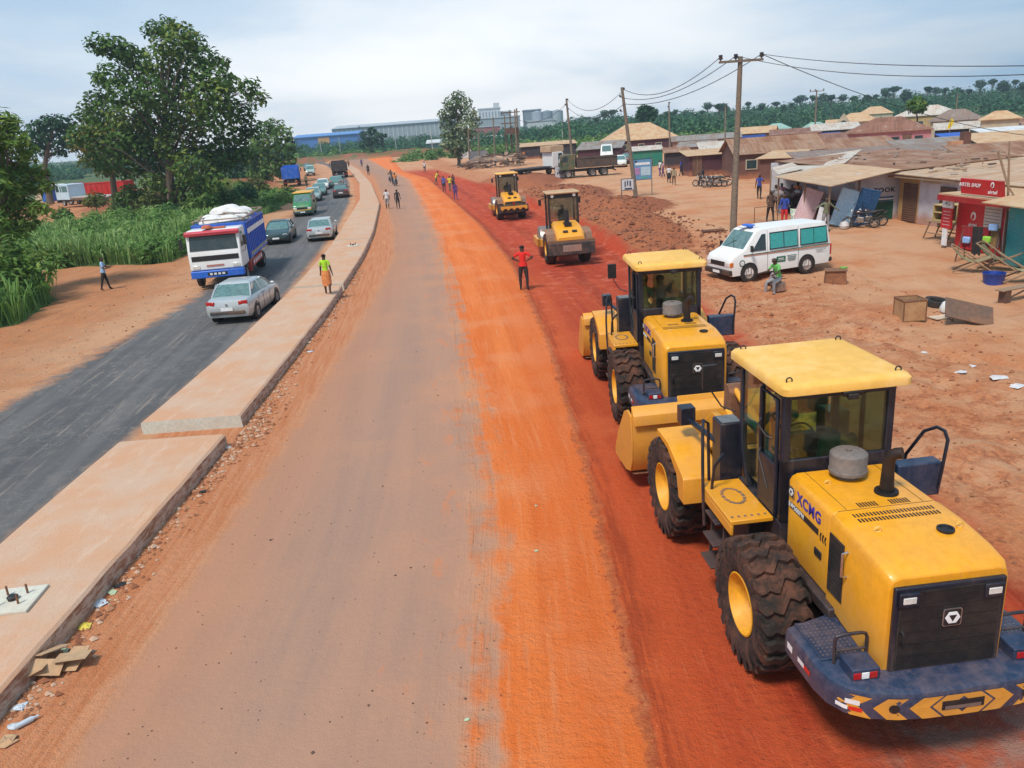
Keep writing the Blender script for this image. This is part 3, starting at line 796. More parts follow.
    def chev(b, s0, w_, dirn, off=.004):
        for (za, zb, sh0, sh1) in ((ZM, ZA, 0, dirn * .13), (ZB, ZM, dirn * .13, 0)):
            n = 5
            for k in range(n):
                u0, u1 = k / n, (k + 1) / n
                b.quad(onface(s0 + w_ * u0 + sh0, za, off), onface(s0 + w_ * u1 + sh0, za, off), onface(s0 + w_ * u1 + sh1, zb, off), onface(s0 + w_ * u0 + sh1, zb, off))
    b = MB()
    for k in range(3):
        chev(b, -.52 - .33 * k, .19, 1); chev(b, .33 + .33 * k, .19, -1)
    # centre diamond halves
    chev(b, -.30, .20, 1); chev(b, .10, .20, -1)
    b.build('hazard_chevron', YEL, cw, fixn=False)
    b = MB()
    for k in range(10):
        u0, u1 = -.21 + .42 * k / 10, -.21 + .42 * (k + 1) / 10
        b.quad(onface(u0, .875, .009), onface(u1, .875, .009), onface(u1, .975, .009), onface(u0, .975, .009))
    b.build('tow_slot', BLACKP, cw, fixn=False)
    b = MB()
    for k in range(10):
        u0, u1 = -.18 + .36 * k / 10, -.18 + .36 * (k + 1) / 10
        b.quad(onface(u0, .88, .012), onface(u1, .88, .012), onface(u1, .92, .012), onface(u0, .92, .012))
    b.build('slot_plate', STEEL, cw, fixn=False)
    for sg in (-1, 1):
        b = MB()
        c0 = sg * .66
        for k in range(10):
            a0, a1 = 2 * math.pi * k / 10, 2 * math.pi * (k + 1) / 10
            b.add([onface(c0, .925, .009), onface(c0 + .05 * math.cos(a0), .925 + .05 * math.sin(a0), .009), onface(c0 + .05 * math.cos(a1), .925 + .05 * math.sin(a1), .009)], [(0, 1, 2)])
        b.build('lifting_hole', BLACKP, cw, fixn=False)
        for (ss, zz, ww, hh, mt) in ((1.03, .95, .13, .055, WLET), (1.0, .875, .12, .045, REDST), (1.13, .875, .12, .045, WLET), (1.62, .93, .13, .055, REDST), (1.75, .93, .13, .055, WLET), (2.0, .93, .12, .08, WLET)):
            b = MB(); n = 3
            for k in range(n):
                u0, u1 = sg * (ss - ww / 2 + ww * k / n), sg * (ss - ww / 2 + ww * (k + 1) / n)
                b.quad(onface(u0, zz - hh / 2, .008), onface(u1, zz - hh / 2, .008), onface(u1, zz + hh / 2, .008), onface(u0, zz + hh / 2, .008))
            b.build('reflector_tape', mt, cw, fixn=False)
    # tail lamps, step plates, guard hoops
    for s in (-1, 1):
        b = MB(); b.bb(s * .68, s * 1.1, -1.52, -.90, 1.09, 1.115); st = b.build('step_plate', NAVYB, L, bevel=.008)
        b = MB()
        for i in range(8):
            for j in range(11): b.box((s * (.72 + i * .048), -.94 - j * .052, 1.117), (.014, .014, .005))
        b.build('tread_studs', STEEL, st)
        b = MB(); b.bb(s * .68, s * .96, -1.86, -1.60, 1.085, 1.22); tl = b.build('tail_lamp', NAVYB, L, bevel=.012)
        for k, mt in enumerate((REDL, WLET, REDL)):
            x0 = s * (.71 + k * .082)
            b = MB(); b.bb(x0, x0 + s * .075, -1.868, -1.858, 1.115, 1.185); b.build('lamp_lens', mt, tl, bevel=.004)
        b = MB(); b.tube([(s * .67, -1.57, 1.10), (s * .67, -1.575, 1.36), (s * .69, -1.58, 1.41), (s * .74, -1.585, 1.43), (s * .94, -1.585, 1.43), (s * .99, -1.58, 1.41), (s * 1.0, -1.575, 1.36), (s * 1.0, -1.57, 1.10)], .018, 8)
        b.tube([(s * .67, -1.572, 1.24), (s * 1.0, -1.572, 1.24)], .014, 8)
        b.build('guard_hoop', NAVY, L, smooth=True)
    # ---------------- cab
    FZ = 1.55; CT = 3.24
    x0, x1, y0, y1 = -.68, .68, .46, 1.86
    cab = MB()
    cab.bb(x0, x1, y0, y1, FZ - .35, FZ)            # floor box
    cab.bb(x0, x1, y0 - .01, y0 + .05, FZ, 2.38)   # rear lower wall
    cab.bb(x1 - .05, x1, y0 + .05, y1 - .4, FZ, 2.0)
    cab.bb(x0 + .12, x1 - .12, y1 - .04, y1, FZ, 1.95)
    for x in (x0, x1):
        s = -1 if x < 0 else 1
        cab.prism([(y0 - .01, FZ), (y0 + .09, FZ), (y0 + .09, CT), (y0 - .01, CT)], 'x', x, x - s * .09)
        cab.prism([(y1 - .35, FZ), (y1 - .28, FZ), (y1 - .02, 2.0), (y1 - .04, CT), (y1 - .12, CT), (y1 - .12, 2.1)], 'x', x, x - s * .08)
        cab.prism([(y0 + .62, FZ), (y0 + .68, FZ), (y0 + .68, CT), (y0 + .62, CT)], 'x', x, x - s * .05)
        cab.bb(x, x - s * .08, y0, y1, 3.17, CT)
    cab.bb(x0, x1, y0 - .005, y0 + .08, 3.14, CT); cab.bb(x0, x1, y1 - .10, y1 - .02, 3.14, CT)
    cabo = cab.build('cab_frame', NAVY, L, bevel=.012)
    b = MB(); b.bb(x0 + .08, x1 - .08, y0 + .02, y0 + .028, 2.38, 3.14); b.build('rear_window', CABGL, cabo)
    b = MB(); b.bb(x0 + .02, x0 + .028, y0 + .70, y1 - .13, 1.75, 3.17); b.build('door_window', CABGL, cabo)
    b = MB(); b.bb(x0 + .02, x0 + .028, y0 + .1, y0 + .62, 2.3, 3.17); b.build('side_window', CABGL, cabo)
    b = MB(); b.bb(x1 - .028, x1 - .02, y0 + .1, y0 + .62, 2.0, 3.17); b.bb(x1 - .028, x1 - .02, y0 + .70, y1 - .13, 1.75, 3.17); b.build('side_window', CABGL, cabo)
    b = MB(); b.bb(x0 + .58, x1 - .12, y1 - .06, y1 - .052, 1.95, 3.15); b.build('windscreen', CABGL, cabo)
    # door frame standing ajar, rails on it
    b = MB()
    b.tube([(x0 - .02, y0 + .12, 1.62), (x0 - .02, y0 + .60, 1.62), (x0 - .02, y0 + .60, 3.12), (x0 - .02, y0 + .12, 3.12)], .028, 6, closed=True)
    b.bb(x0 - .04, x0, y0 + .12, y0 + .6, 1.62, 2.28)
    dr = b.build('cab_door', NAVY, L, bevel=.006)
    b = MB(); b.tube([(x0 - .05, y0 + .52, 2.75), (x0 - .10, y0 + .50, 2.68), (x0 - .10, y0 + .25, 2.62), (x0 - .05, y0 + .2, 2.6)], .012, 6)
    b.tube([(x0 - .05, y0 + .52, 2.35), (x0 - .09, y0 + .50, 2.3), (x0 - .09, y0 + .2, 1.95)], .012, 6)
    b.build('door_rail', BLACKP, dr, smooth=True)
    # roof
    rf = MB()
    def rr_(z, d, n=4):
        out = []
        ax, bx, ay, by = -.78 + d, .78 - d, .26 + d, 2.0 - d; q = .10
        for cx, cy, a0 in ((bx - q, by - q, 0), (ax + q, by - q, 90), (ax + q, ay + q, 180), (bx - q, ay + q, 270)):
            for k in range(n): out.append((cx + q * math.cos(R(a0 + k * 90 / (n - 1))), cy + q * math.sin(R(a0 + k * 90 / (n - 1))), z))
        return out
    rf.loft([rr_(3.24, .05), rr_(3.26, .0), rr_(3.34, .0), rr_(3.38, .03), rr_(3.395, .10)])
    roof = rf.build('cab_roof', YELR, L, smooth=True)
    b = MB()
    for k in range(3):
        x = -.38 + k * .30
        pts = [(x, .75 + .0 * k, 3.392), (x, 1.55, 3.392), (x + .2, 1.62, 3.392), (x + .2, .66, 3.392)]
        b.tube([(x, .78, 3.388), (x, 1.55, 3.388), (x + .07, 1.62, 3.388), (x + .20, 1.62, 3.388)], .012, 6)
    b.build('roof_rib', YELR, roof, smooth=True)
    b = MB()
    for p in ((-.66, .40), (.66, .42), (-.64, 1.84), (.66, 1.84)):
        b.tube([(p[0] + .035 * math.cos(a), p[1], 3.41 + .035 * math.sin(a)) for a in np.linspace(0, 2 * math.pi, 11)[:-1]], .009, 6, closed=True)
    b.build('lifting_eye', BLACKP, roof, smooth=True)
    b = MB(); b.box((.05, .33, 3.24), (.24, .14, .07), rx=R(20)); b.box((.05, .27, 3.19), (.13, .06, .07))
    b.build('rear_lamp', BLACKP, roof, bevel=.012)
    for s in (-1, 1):
        b = MB(); b.tube([(s * .70, 1.9, 2.5), (s * .86, 2.02, 2.55), (s * .98, 2.06, 2.75), (s * 1.0, 2.06, 3.1)], .013, 6)
        b.box((s * 1.02, 2.06, 2.98), (.20, .05, .34)); b.build('wing_mirror', BLACKP, L, bevel=.01)
    # interior
    b = MB(); b.bb(-.26, .26, .72, 1.14, 1.60, 2.02); b.box((.12, .72, 2.25), (.46, .14, .58), rx=R(8))
    b.bb(-.36, -.27, .78, 1.12, 2.1, 2.16); b.bb(.27, .36, .78, 1.12, 2.1, 2.16)
    b.build('seat', SEATG, L, bevel=.04)
    b = MB(); b.tube([(0, 1.62, 1.6), (0, 1.46, 2.22)], .05, 8); b.tube([(.19 * math.cos(a), 1.44 + .05 * math.sin(a), 2.25 + .18 * math.sin(a) * .9) for a in np.linspace(0, 2 * math.pi, 21)[:-1]], .014, 6, closed=True)
    b.bb(-.30, .30, 1.6, 1.72, 1.95, 2.2); b.build('steering_wheel', BLACKP, L, smooth=True)
    b = MB(); b.bb(.32, .60, .55, 1.5, 1.55, 2.05); b.tube([(.45, 1.3, 2.05), (.45, 1.32, 2.3)], .02, 6); b.build('control_console', BLACKP, L, bevel=.02)
    # ---------------- left platform, battery box, ladder, rails
    for s in (-1, 1):
        b = MB(); b.bb(s * .69, s * 1.24, .62, 1.78, 1.50, 1.56); b.bb(s * 1.20, s * 1.24, .62, 1.78, 1.36, 1.5)
        pf = b.build('platform', YEL, L, bevel=.01)
        b = MB()
        for k in range(14):
            a = 2 * math.pi * k / 14
            b.box((s * .96 + .13 * math.cos(a), 1.28 + .22 * math.sin(a), 1.563), (.04, .07, .006), rz=a)
        for k in range(6): b.box((s * (.76 + k * .085), .72, 1.563), (.03, .04, .006)); 
        b.build('anti_slip_patch', M('worn_grip', (.2, .13, .09), .9, 0, .4), pf)
        b = MB(); b.bb(s * .60, s * .92, 1.88, 2.22, 1.36, 2.34)
        bb_ = b.build('battery_box', NAVY, L, bevel=.015)
        b = MB(); b.bb(s * .63, s * .89, 1.91, 2.19, 2.342, 2.352); b.build('tread_plate', STEEL, bb_)
        # rails
        b = MB()
        b.tube([(s * 1.44, .62, 1.7), (s * 1.46, .60, 2.0), (s * 1.48, .58, 2.36), (s * 1.47, .64, 2.46), (s * 1.43, .74, 2.48), (s * 1.36, .88, 2.38), (s * 1.26, 1.06, 2.0), (s * 1.22, 1.1, 1.56)] if s > 0 else
               [(s * 1.24, 1.60, 1.0), (s * 1.26, 1.60, 1.5), (s * 1.26, 1.62, 1.9), (s * 1.22, 1.74, 2.36), (s * 1.17, 1.86, 2.44), (s * 1.08, 1.93, 2.36), (s * 1.06, 1.94, 1.5)], .022, 8)
        if s < 0:
            b.tube([(s * 1.10, 1.62, .95), (s * 1.16, 1.56, 1.5), (s * 1.14, 1.50, 1.9), (s * 1.10, 1.46, 2.0), (s * 1.0, 1.55, 2.05)], .02, 8)
        b.build('hand_rail', NAVY, L, smooth=True)
        # ladder
        b = MB()
        for k in range(3): b.box((s * (1.12 + .03 * k), 1.28, 1.28 - k * .32), (.30, .42, .03))
        for y in (1.06, 1.50): b.box((s * 1.16, y, .98), (.05, .03, 1.0), ry=R(-s * 4))
        lad = b.build('ladder', NAVY, L, bevel=.006)
        # lamp bracket forward
        b = MB(); b.tube([(s * .84, 1.9, 1.95), (s * .90, 2.2, 2.0), (s * 1.02, 3.0, 2.02)], .045, 8); b.box((s * 1.03, 3.05, 2.08), (.22, .22, .27)); hl = b.build('headlamp', NAVY, L, bevel=.008)
        b = MB(); b.bb(s * 1.03 - .08, s * 1.03 + .08, 3.162, 3.175, 2.0, 2.14); b.build('lamp_lens', LAMP, hl, bevel=.02)
    # right side tank box
    b = MB(); b.bb(.92, 1.50, .66, .86, 1.58, 2.04); b.build('tank_box', NAVYB, L, bevel=.02)
    # ---------------- front frame, fenders, lift arms, bucket
    b = MB()
    b.prism([(1.85, .62), (2.0, 1.35), (2.5, 1.95), (3.0, 2.12), (3.2, 2.0), (3.45, 1.3), (3.7, .9), (3.6, .6)], 'x', -.44, -.36)
    b.prism([(1.85, .62), (2.0, 1.35), (2.5, 1.95), (3.0, 2.12), (3.2, 2.0), (3.45, 1.3), (3.7, .9), (3.6, .6)], 'x', .36, .44)
    b.bb(-.36, .36, 1.9, 3.5, .62, .95); b.bb(-.36, .36, 2.1, 2.5, 1.2, 1.35); b.bb(-.3, .3, 3.3, 3.45, .95, 1.3)
    b.build('front_frame', YEL, L, bevel=.015)
    b = MB(); b.tube([(-.2, 2.2, 1.3), (-.25, 2.7, 1.5), (-.2, 3.1, 1.35)], .025, 6); b.tube([(.2, 2.2, 1.3), (.25, 2.7, 1.55), (.2, 3.1, 1.35)], .025, 6); b.tube([(0, 1.5, 1.2), (0.1, 1.9, 1.4), (0, 2.3, 1.3)], .03, 6)
    b.build('hydraulic_hose', BLACKP, L, smooth=True)
    for s in (-1, 1):
        b = MB(); xa, xb = s * .80, s * 1.36
        arc = [(2.14, 1.05), (2.16, 1.43), (2.22, 1.48), (2.92, 1.71), (3.50, 1.72)]
        poly = arc + [(3.50, 1.685), (2.93, 1.675), (2.25, 1.45), (2.19, 1.41), (2.17, 1.05)]
        b.prism(poly, 'x', xa, xb)
        b.prism([(2.15, 1.05), (2.17, 1.43), (2.23, 1.47), (2.93, 1.70), (3.50, 1.71), (3.50, 1.64), (2.95, 1.60), (2.50, 1.38), (2.44, 1.2), (2.40, 1.05)], 'x', xb, xb - s * .02)
        b.bb(s * .44, xa + s * .02, 2.7, 3.2, 1.60, 1.66)
        b.build('front_fender', YEL, L, bevel=.01)
    for s in (-1, 1):
        b = MB(); xx = s * .50
        b.prism([(2.45, 1.82), (2.75, 2.02), (3.3, 1.98), (4.0, 1.45), (4.55, .75), (4.85, .42), (4.80, .22), (4.60, .22), (4.30, .55), (3.85, 1.10), (3.2, 1.55), (2.7, 1.62)], 'x', xx - .05, xx + .05)
        b.build('lift_arm', YEL, L, bevel=.015)
        b = MB(); b.tube([(s * .28, 2.3, .95), (s * .30, 3.2, 1.22)], .075, 10); b.tube([(s * .30, 3.2, 1.22), (s * .38, 3.85, 1.40)], .04, 10); b.build('lift_cylinder', YEL, L, smooth=True)
    b = MB(); b.bb(-.5, .5, 3.82, 3.98, 1.12, 1.34); b.build('cross_tube', YEL, L, bevel=.03)
    b = MB(); b.prism([(3.70, 1.2), (3.66, 2.12), (3.78, 2.24), (3.92, 2.20), (4.0, 1.5), (4.12, .62), (3.98, .56)], 'x', -.12, .12); b.build('rocker_lever', RUSTY, L, bevel=.02)
    b = MB(); b.tube([(0, 2.45, 1.75), (0, 3.2, 1.98)], .09, 12); b.tube([(0, 3.2, 1.98), (0, 3.76, 2.14)], .05, 10); b.build('tilt_cylinder', YEL, L, smooth=True)
    bk = MB()
    prof = [(4.72, 1.22), (4.66, .80), (4.68, .42), (4.82, .14), (5.15, .03), (6.0, .0)]
    inn = [(6.0, .03), (5.17, .07), (4.87, .18), (4.74, .44), (4.72, .80), (4.77, 1.20)]
    bk.prism(prof + inn, 'x', -1.46, 1.46, 0)
    for s in (-1, 1):
        bk.prism([(4.72, 1.22), (4.66, .80), (4.68, .42), (4.82, .14), (5.15, .03), (6.0, .0), (6.02, .12), (5.75, .55), (5.2, 1.15), (4.95, 1.26)], 'x', s * 1.46, s * 1.495, 0)
    bk.prism([(4.70, 1.20), (4.60, 1.06), (4.62, 1.24), (4.78, 1.38), (4.80, 1.22)], 'x', -1.46, 1.46, 0)
    bk.prism([(4.76, 1.22), (4.78, 1.22), (4.88, 1.44), (4.86, 1.46)], 'x', -.62, 1.0, 0)
    bk.bb(-.62, -.40, 4.40, 4.74, .25, .85, 0); bk.bb(.40, .62, 4.40, 4.74, .25, .85, 0); bk.bb(-.16, .16, 4.20, 4.70, .60, .85, 0)
    for k in range(8): bk.box((-1.35 + k * .386, 6.06, .03), (.13, .28, .05), m=1)
    bk.build('bucket', [YEL, RUSTY], L, bevel=.012)
    b = MB(); b.bb(-1.44, 1.44, 4.80, 5.9, .075, .085)
    b.build('bucket_lining', RUSTY, L)
    return L

ld = make_loader('nearest yellow wheel loader, its blue striped counterweight towards the camera')
ld.location = (3.86, 8.2, gz(3.86, 9.5)); ld.rotation_euler.z = R(4.5)
ld2 = dup(ld, (3.60, 16.5, gz(3.6, 18)), R(.6), 'second yellow wheel loader, parked ahead of the nearest one beside the white van')

for ch in ld.children:      # the nearest loader carries its bucket a little off the ground
    if ch.name.split('.')[0] in ('bucket', 'bucket_lining'): ch.location.z = .27
    if ch.name.split('.')[0] == 'lift_arm': ch.rotation_euler.x = R(0)
# ------------------------------------------------------------------ cars
def small_wheel(parent, x, y, r, w, side, rim=None):
    e = bpy.data.objects.new('wheel', None); COL.objects.link(e); e.parent = parent; e.location = (x, y, r)
    h = w / 2; b = MB()
    b.lathe([(r * .62, -h), (r * .9, -h), (r, -h * .7), (r, h * .7), (r * .9, h), (r * .62, h)], axis='x', n=24); b.build('tyre', CTYRE, e, smooth=True)
    b = MB(); s = side
    b.lathe([(r * .64, s * h * .98), (r * .60, s * h * .85), (r * .50, s * h * .6), (r * .2, s * h * .75), (.001, s * h * .8)], axis='x', n=20)
    b.lathe([(r * .62, -s * h * .9), (.001, -s * h * .6)], axis='x', n=12)
    for k in range(5):
        a = 2 * math.pi * k / 5; b.box((s * h * .72, r * .36 * math.cos(a), r * .36 * math.sin(a)), (.03, .05, r * .5), rx=-a + math.pi / 2 if False else 0)
    b.build('rim', rim or M('wheel_grey', (.34, .33, .32), .45, .2, .35), e, smooth=True)
    return e

def make_car(name, label, cat, paint, Lh=2.2, W=.86, style='sedan', group=None, tail=REDL):
    c = thing(name, label, cat, group=group)
    st = [(-Lh, .70, .40, .76), (-Lh + .06, .80, .28, .90), (-Lh + .35, .84, .22, .955), (-1.3, W, .2, .965), (0, W, .19, .94), (.95, W, .19, .935), (1.5, .84, .2, .86), (Lh - .22, .79, .24, .77), (Lh - .04, .72, .30, .68), (Lh, .62, .36, .58)]
    if style == 'wagon': st[1] = (-Lh + .06, .80, .28, .98); st[2] = (-Lh + .35, .84, .22, 1.0)
    b = MB(); rings = []
    for y, w_, zb, zs in st:
        k = (zs - zb)
        rings.append([(-w_ * .9, y, zb), (-w_, y, zb + k * .22), (-w_ * 1.01, y, zb + k * .55), (-w_ * .985, y, zs - k * .16), (-w_ * .90, y, zs - .015), (-w_ * .5, y, zs + .015), (w_ * .5, y, zs + .015), (w_ * .90, y, zs - .015), (w_ * .985, y, zs - k * .16), (w_ * 1.01, y, zb + k * .55), (w_, y, zb + k * .22), (w_ * .9, y, zb)])
    b.loft(rings); b.build('body', paint, c, smooth=True)
    # greenhouse
    if style == 'sedan': yb0, yb1, yt0, yt1, zt = -1.62, 1.12, -1.02, .28, 1.40
    elif style == 'wagon': yb0, yb1, yt0, yt1, zt = -2.1, 1.15, -1.85, .30, 1.46
    wb, wt = W * .90, W * .70
    def ring(z, y0, y1, w_, q=.10):
        out = []
        for cx, cy, a0 in ((w_ - q, y1 - q, 0), (-w_ + q, y1 - q, 90), (-w_ + q, y0 + q, 180), (w_ - q, y0 + q, 270)):
            for k in range(4): out.append((cx + q * math.cos(R(a0 + 30 * k)), cy + q * math.sin(R(a0 + 30 * k)), z))
        return out
    b = MB(); b.loft([ring(.93, yb0, yb1, wb), ring(.93 + (zt - .93) * .5, (yb0 + yt0) / 2 - .03, (yb1 + yt1) / 2 + .03, (wb + wt) / 2 + .02), ring(zt - .03, yt0, yt1, wt + .01)])
    b.build('window', CGLASS, c, smooth=True)
    b = MB(); b.loft([ring(zt - .05, yt0 - .03, yt1 + .03, wt + .03), ring(zt, yt0 + .02, yt1 - .02, wt - .01), ring(zt + .03, yt0 + .2, yt1 - .2, wt - .15)])
    ro = b.build('roof', paint, c, smooth=True)
    for s in (-1, 1):
        b = MB()
        b.tube([(s * (wb - .02), yb1 - .06, .93), (s * (wb + wt + .02) / 2, (yb1 + yt1) / 2 + .0, 1.18), (s * (wt + .01), yt1 - .02, zt - .03)], .028, 6)
        b.tube([(s * (wb + .005), -.35, .93), (s * (wb + wt + .05) / 2, -.36, 1.18), (s * (wt + .02), -.36, zt - .03)], .03, 6)
        if style == 'sedan': b.prism([(yb0 + .02, .93), (yb0 + .42, .93), (yt0 + .16, zt - .03), (yt0 - .02, zt - .03)], 'x', s * (wb + wt) / 2 + s * .015, s * (wb + wt) / 2 + s * .03)
        b.tube([(s * (wb - .02), yb0 + .06, .93), (s * (wb + wt + .02) / 2, (yb0 + yt0) / 2, 1.18), (s * (wt + .01), yt0 + .02, zt - .03)], .035, 6)
        b.build('pillar', paint, c, smooth=True)
        b = MB(); b.box((s * (W + .06), .82, 1.0), (.16, .09, .12)); b.build('mirror', paint, c, bevel=.03)
        for y in (-1.32, 1.36):
            b = MB(); b.lathe([(.36, s * (W - .25)), (.37, s * (W + .008)), (.28, s * (W + .008)), (.28, s * (W - .06)), (.001, s * (W - .12))], (0, y, .32), 'x', 24); b.build('wheel_arch', BLACKP, c)
            small_wheel(c, s * (W - .085), y, .31, .20, s)
        b = MB(); b.box((s * .60, Lh - .14, .64), (.30, .16, .13), rz=R(-s * 18)); b.build('headlight', LAMP, c, bevel=.03)
        b = MB(); b.box((s * .62, -Lh + .055, .82), (.34, .10, .15), rz=R(s * 12)); b.build('tail_light', tail, c, bevel=.025)
        b = MB(); b.box((s * (W + .012), -.35, .86), (.012, .5, .02)); b.tube([(s * (W + .008), .45, .25), (s * (W + .012), .45, .9)], .006, 4); b.tube([(s * (W + .008), -.38, .25), (s * (W + .012), -.38, .9)], .006, 4); b.tube([(s * (W + .008), -1.0, .5), (s * (W + .01), -1.0, .9)], .006, 4)
        b.build('door_seam', BLACKP, c)
    b = MB(); b.box((0, -Lh - .01, .46), (1.34, .10, .13)); b.build('rear_bumper', M('bumper_dark', (.05, .05, .05), .6), c, bevel=.03)
    b = MB(); b.box((0, Lh - .04, .40), (1.2, .12, .12)); b.box((0, Lh - .05, .58), (.7, .06, .09)); b.build('front_grille', BLACKP, c, bevel=.02)
    b = MB(); b.box((0, -Lh - .045, .60), (.46, .02, .12)); b.box((0, Lh + .03, .45), (.44, .02, .11)); b.build('number_plate', WLET, c)
    b = MB(); b.lathe([(.001, -.02), (.05, -.02), (.05, .01)], (0, -Lh - .0, .76), 'y', 12); b.build('badge', CHROME, c)
    return c

def make_van(name, label, cat, paint, L=4.9, H=1.98, W=.84, blue=True, lower=None, roofp=None, group=None):
    c = thing(name, label, cat, group=group)
    f, r = L / 2, -L / 2
    prof = [(r + .06, .28), (r, .5), (r, 1.1), (r + .06, 1.25), (r + .14, H - .22), (r + .3, H - .04), (0, H), (f - 1.45, H - .02), (f - 1.2, H - .1), (f - .62, 1.22), (f - .12, 1.02), (f, .82), (f, .42), (f - .1, .26)]
    # densified loft across x with tumblehome
    b = MB(); rings = []
    for u in (-1, -.97, -.88, -.6, 0, .6, .88, .97, 1):
        a = abs(u); ring = []
        cy_ = 0; cz_ = 1.0
        sh = 1 if a < .9 else (.985 if a < .98 else .955)
        for y, z in prof:
            ww = W - (.10 * max(0, z - 1.05) / .95)
            yy = y * sh; zz = cz_ + (z - cz_) * (sh if z > 1 else 1 - (1 - sh) * .5)
            ring.append((u * ww, yy, zz))
        rings.append(ring)
    b.loft(rings); b.build('body', paint, c, smooth=True)
    if roofp:
        b = MB(); b.loft([[(x * (W - .09), y, H + .012) for x, y in ((-1, r + .35), (1, r + .35), (1, f - 1.5), (-1, f - 1.5))], [(x * (W - .16), y, H + .05) for x, y in ((-1, r + .45), (1, r + .45), (1, f - 1.6), (-1, f - 1.6))]]); b.build('roof', roofp, c, smooth=True)
    def side_pt(s, y, z, o=.008):
        ww = W * 1.0 - (.10 * max(0, z - 1.05) / .95)
        return (s * (ww + o), y, z)
    def side_panel(name_, s, pts, mat, o=.008, parent=c):
        bb = MB(); n = len(pts)
        bb.add([side_pt(s, y, z, o) for y, z in pts] + [side_pt(s, y, z, o - .02) for y, z in pts], [tuple(range(n)), tuple(range(2 * n - 1, n - 1, -1))] + [(i, (i + 1) % n, n + (i + 1) % n, n + i) for i in range(n)])
        return bb.build(name_, mat, parent)
    zb, zt = 1.14, H - .22
    for s in (-1, 1):
        side_panel('window', s, [(f - .98, zb), (f - 1.62, zb), (f - 1.62, zt), (f - 1.45, zt)], DGLASS)
        y = f - 1.80
        side_panel('window_seal', s, [(y, zb - .02), (y - 1.32, zb - .02), (y - 1.32, zt + .02), (y, zt + .02)], BLACKP, .006)
        for q in (0, 1): side_panel('window', s, [(y - .03 - q * .65, zb + .02), (y - .64 - q * .65, zb + .02), (y - .64 - q * .65, zt - .03), (y - .03 - q * .65, zt - .03)], TEALG if blue else CGLASS, .010)
        y = f - 3.24
        side_panel('window_seal', s, [(y, zb - .02), (r + .19, zb - .02), (r + .24, zt + .02), (y, zt + .02)], BLACKP, .006)
        w2 = (y - r - .26) / 2
        for q in (0, 1): side_panel('window', s, [(y - .03 - q * w2, zb + .02), (y - w2 - q * w2 + .0, zb + .02), (y - w2 - q * w2, zt - .03), (y - .03 - q * w2, zt - .03)], TEALG if blue else CGLASS, .010)
        for z, hh, mt in ((1.03, .025, M('stripe_green', (.03, .12, .08), .5)), (.99, .02, ORGL)) if blue else ():
            side_panel('side_stripe', s, [(f - .6, z), (r + .1, z), (r + .1, z + hh), (f - .6, z + hh)], mt, .005)
        for y in (f - .86, r + 1.18):
            b = MB(); b.lathe([(.39, s * (W - .3)), (.40, s * (W + .008)), (.30, s * (W + .008)), (.30, s * (W - .06)), (.001, s * (W - .12))], (0, y, .345), 'x', 24); b.build('wheel_arch', BLACKP, c)
            small_wheel(c, s * (W - .085), y, .335, .20, s)
        b = MB()
        for y in (f - 1.70, f - 3.15): b.tube([side_pt(s, y, .3, .003), side_pt(s, y, 1.05, .003), side_pt(s, y, H - .1, .003)], .006, 4)
        b.build('door_seam', BLACKP, c)
        b = MB(); b.tube([side_pt(s, f - .95, 1.2), (s * (W + .16), f - .85, 1.25)], .015, 6); b.box((s * (W + .18), f - .84, 1.28), (.14, .06, .24)); b.build('mirror', BLACKP, c, bevel=.02)
        b = MB(); b.box((s * .62, f - .02, .72), (.30, .08, .18)); b.build('headlight', LAMP, c, bevel=.02)
        b = MB(); b.box((s * (W - .03), f - .08, .72), (.07, .14, .18)); b.build('indicator', ORGL, c, bevel=.015)
        b = MB(); b.box((s * (W - .06), r + .03, .82), (.10, .08, .42)); b.build('tail_light', REDL, c, bevel=.015)
    # windscreen lying on the slope
    p0, p1 = Vector((0, f - .66, 1.25)), Vector((0, f - 1.17, H - .14)); nrm = Vector((0, .74, .55)).normalized() * .012
    b = MB(); q = .72
    b.add([Vector((-q, 0, 0)) + p0 + nrm, Vector((q, 0, 0)) + p0 + nrm, Vector((q - .07, 0, 0)) + p1 + nrm, Vector((-q + .07, 0, 0)) + p1 + nrm], [(0, 1, 2, 3)])
    b.build('windscreen', CGLASS, c)
    b = MB(); b.tube([p0 + nrm * 2 + Vector((-.1, 0, 0)), p0.lerp(p1, .5) + nrm * 2 + Vector((.25, 0, 0))], .008, 4); b.tube([p0 + nrm * 2 + Vector((.5, 0, 0)), p0.lerp(p1, .45) + nrm * 2 + Vector((.0, 0, 0))], .008, 4); b.build('wiper', BLACKP, c)
    b = MB(); b.bb(-.60, .60, r + .05, r + .02, 1.2, H - .28); b.build('rear_window', DGLASS, c)
    b = MB(); b.bb(-.50, .50, f - .02, f + .012, .64, .82); b.build('front_grille', BLACKP, c)
    b = MB(); b.bb(-W, W, f - .12, f + .07, .30, .52); b.build('front_bumper', lower or BLACKP, c, bevel=.04)
    b = MB(); b.bb(-W, W, r - .06, r + .12, .32, .50); b.build('rear_bumper', lower or BLACKP, c, bevel=.04)
    b = MB(); b.bb(-.22, .22, f + .07, f + .08, .36, .46); b.bb(-.22, .22, r - .07, r - .06, .55, .66); b.build('number_plate', WLET, c)
    return c
TEALG = M('teal_reflection_window', (.05, .36, .34), .12, 0, .05, (.2, .4, .4), 2, .15)  # teal of the reflected sky put into the opaque pane colour
SILVER = M('silver_paint', (.50, .54, .55), .3, .35, .15, (.5, .36, .26), 1.5, .05, coat=.4)
DKGREEN = M('dark_green_paint', (.018, .055, .06), .28, .2, .15, (.3, .2, .13), 1.5, .1, coat=.5)
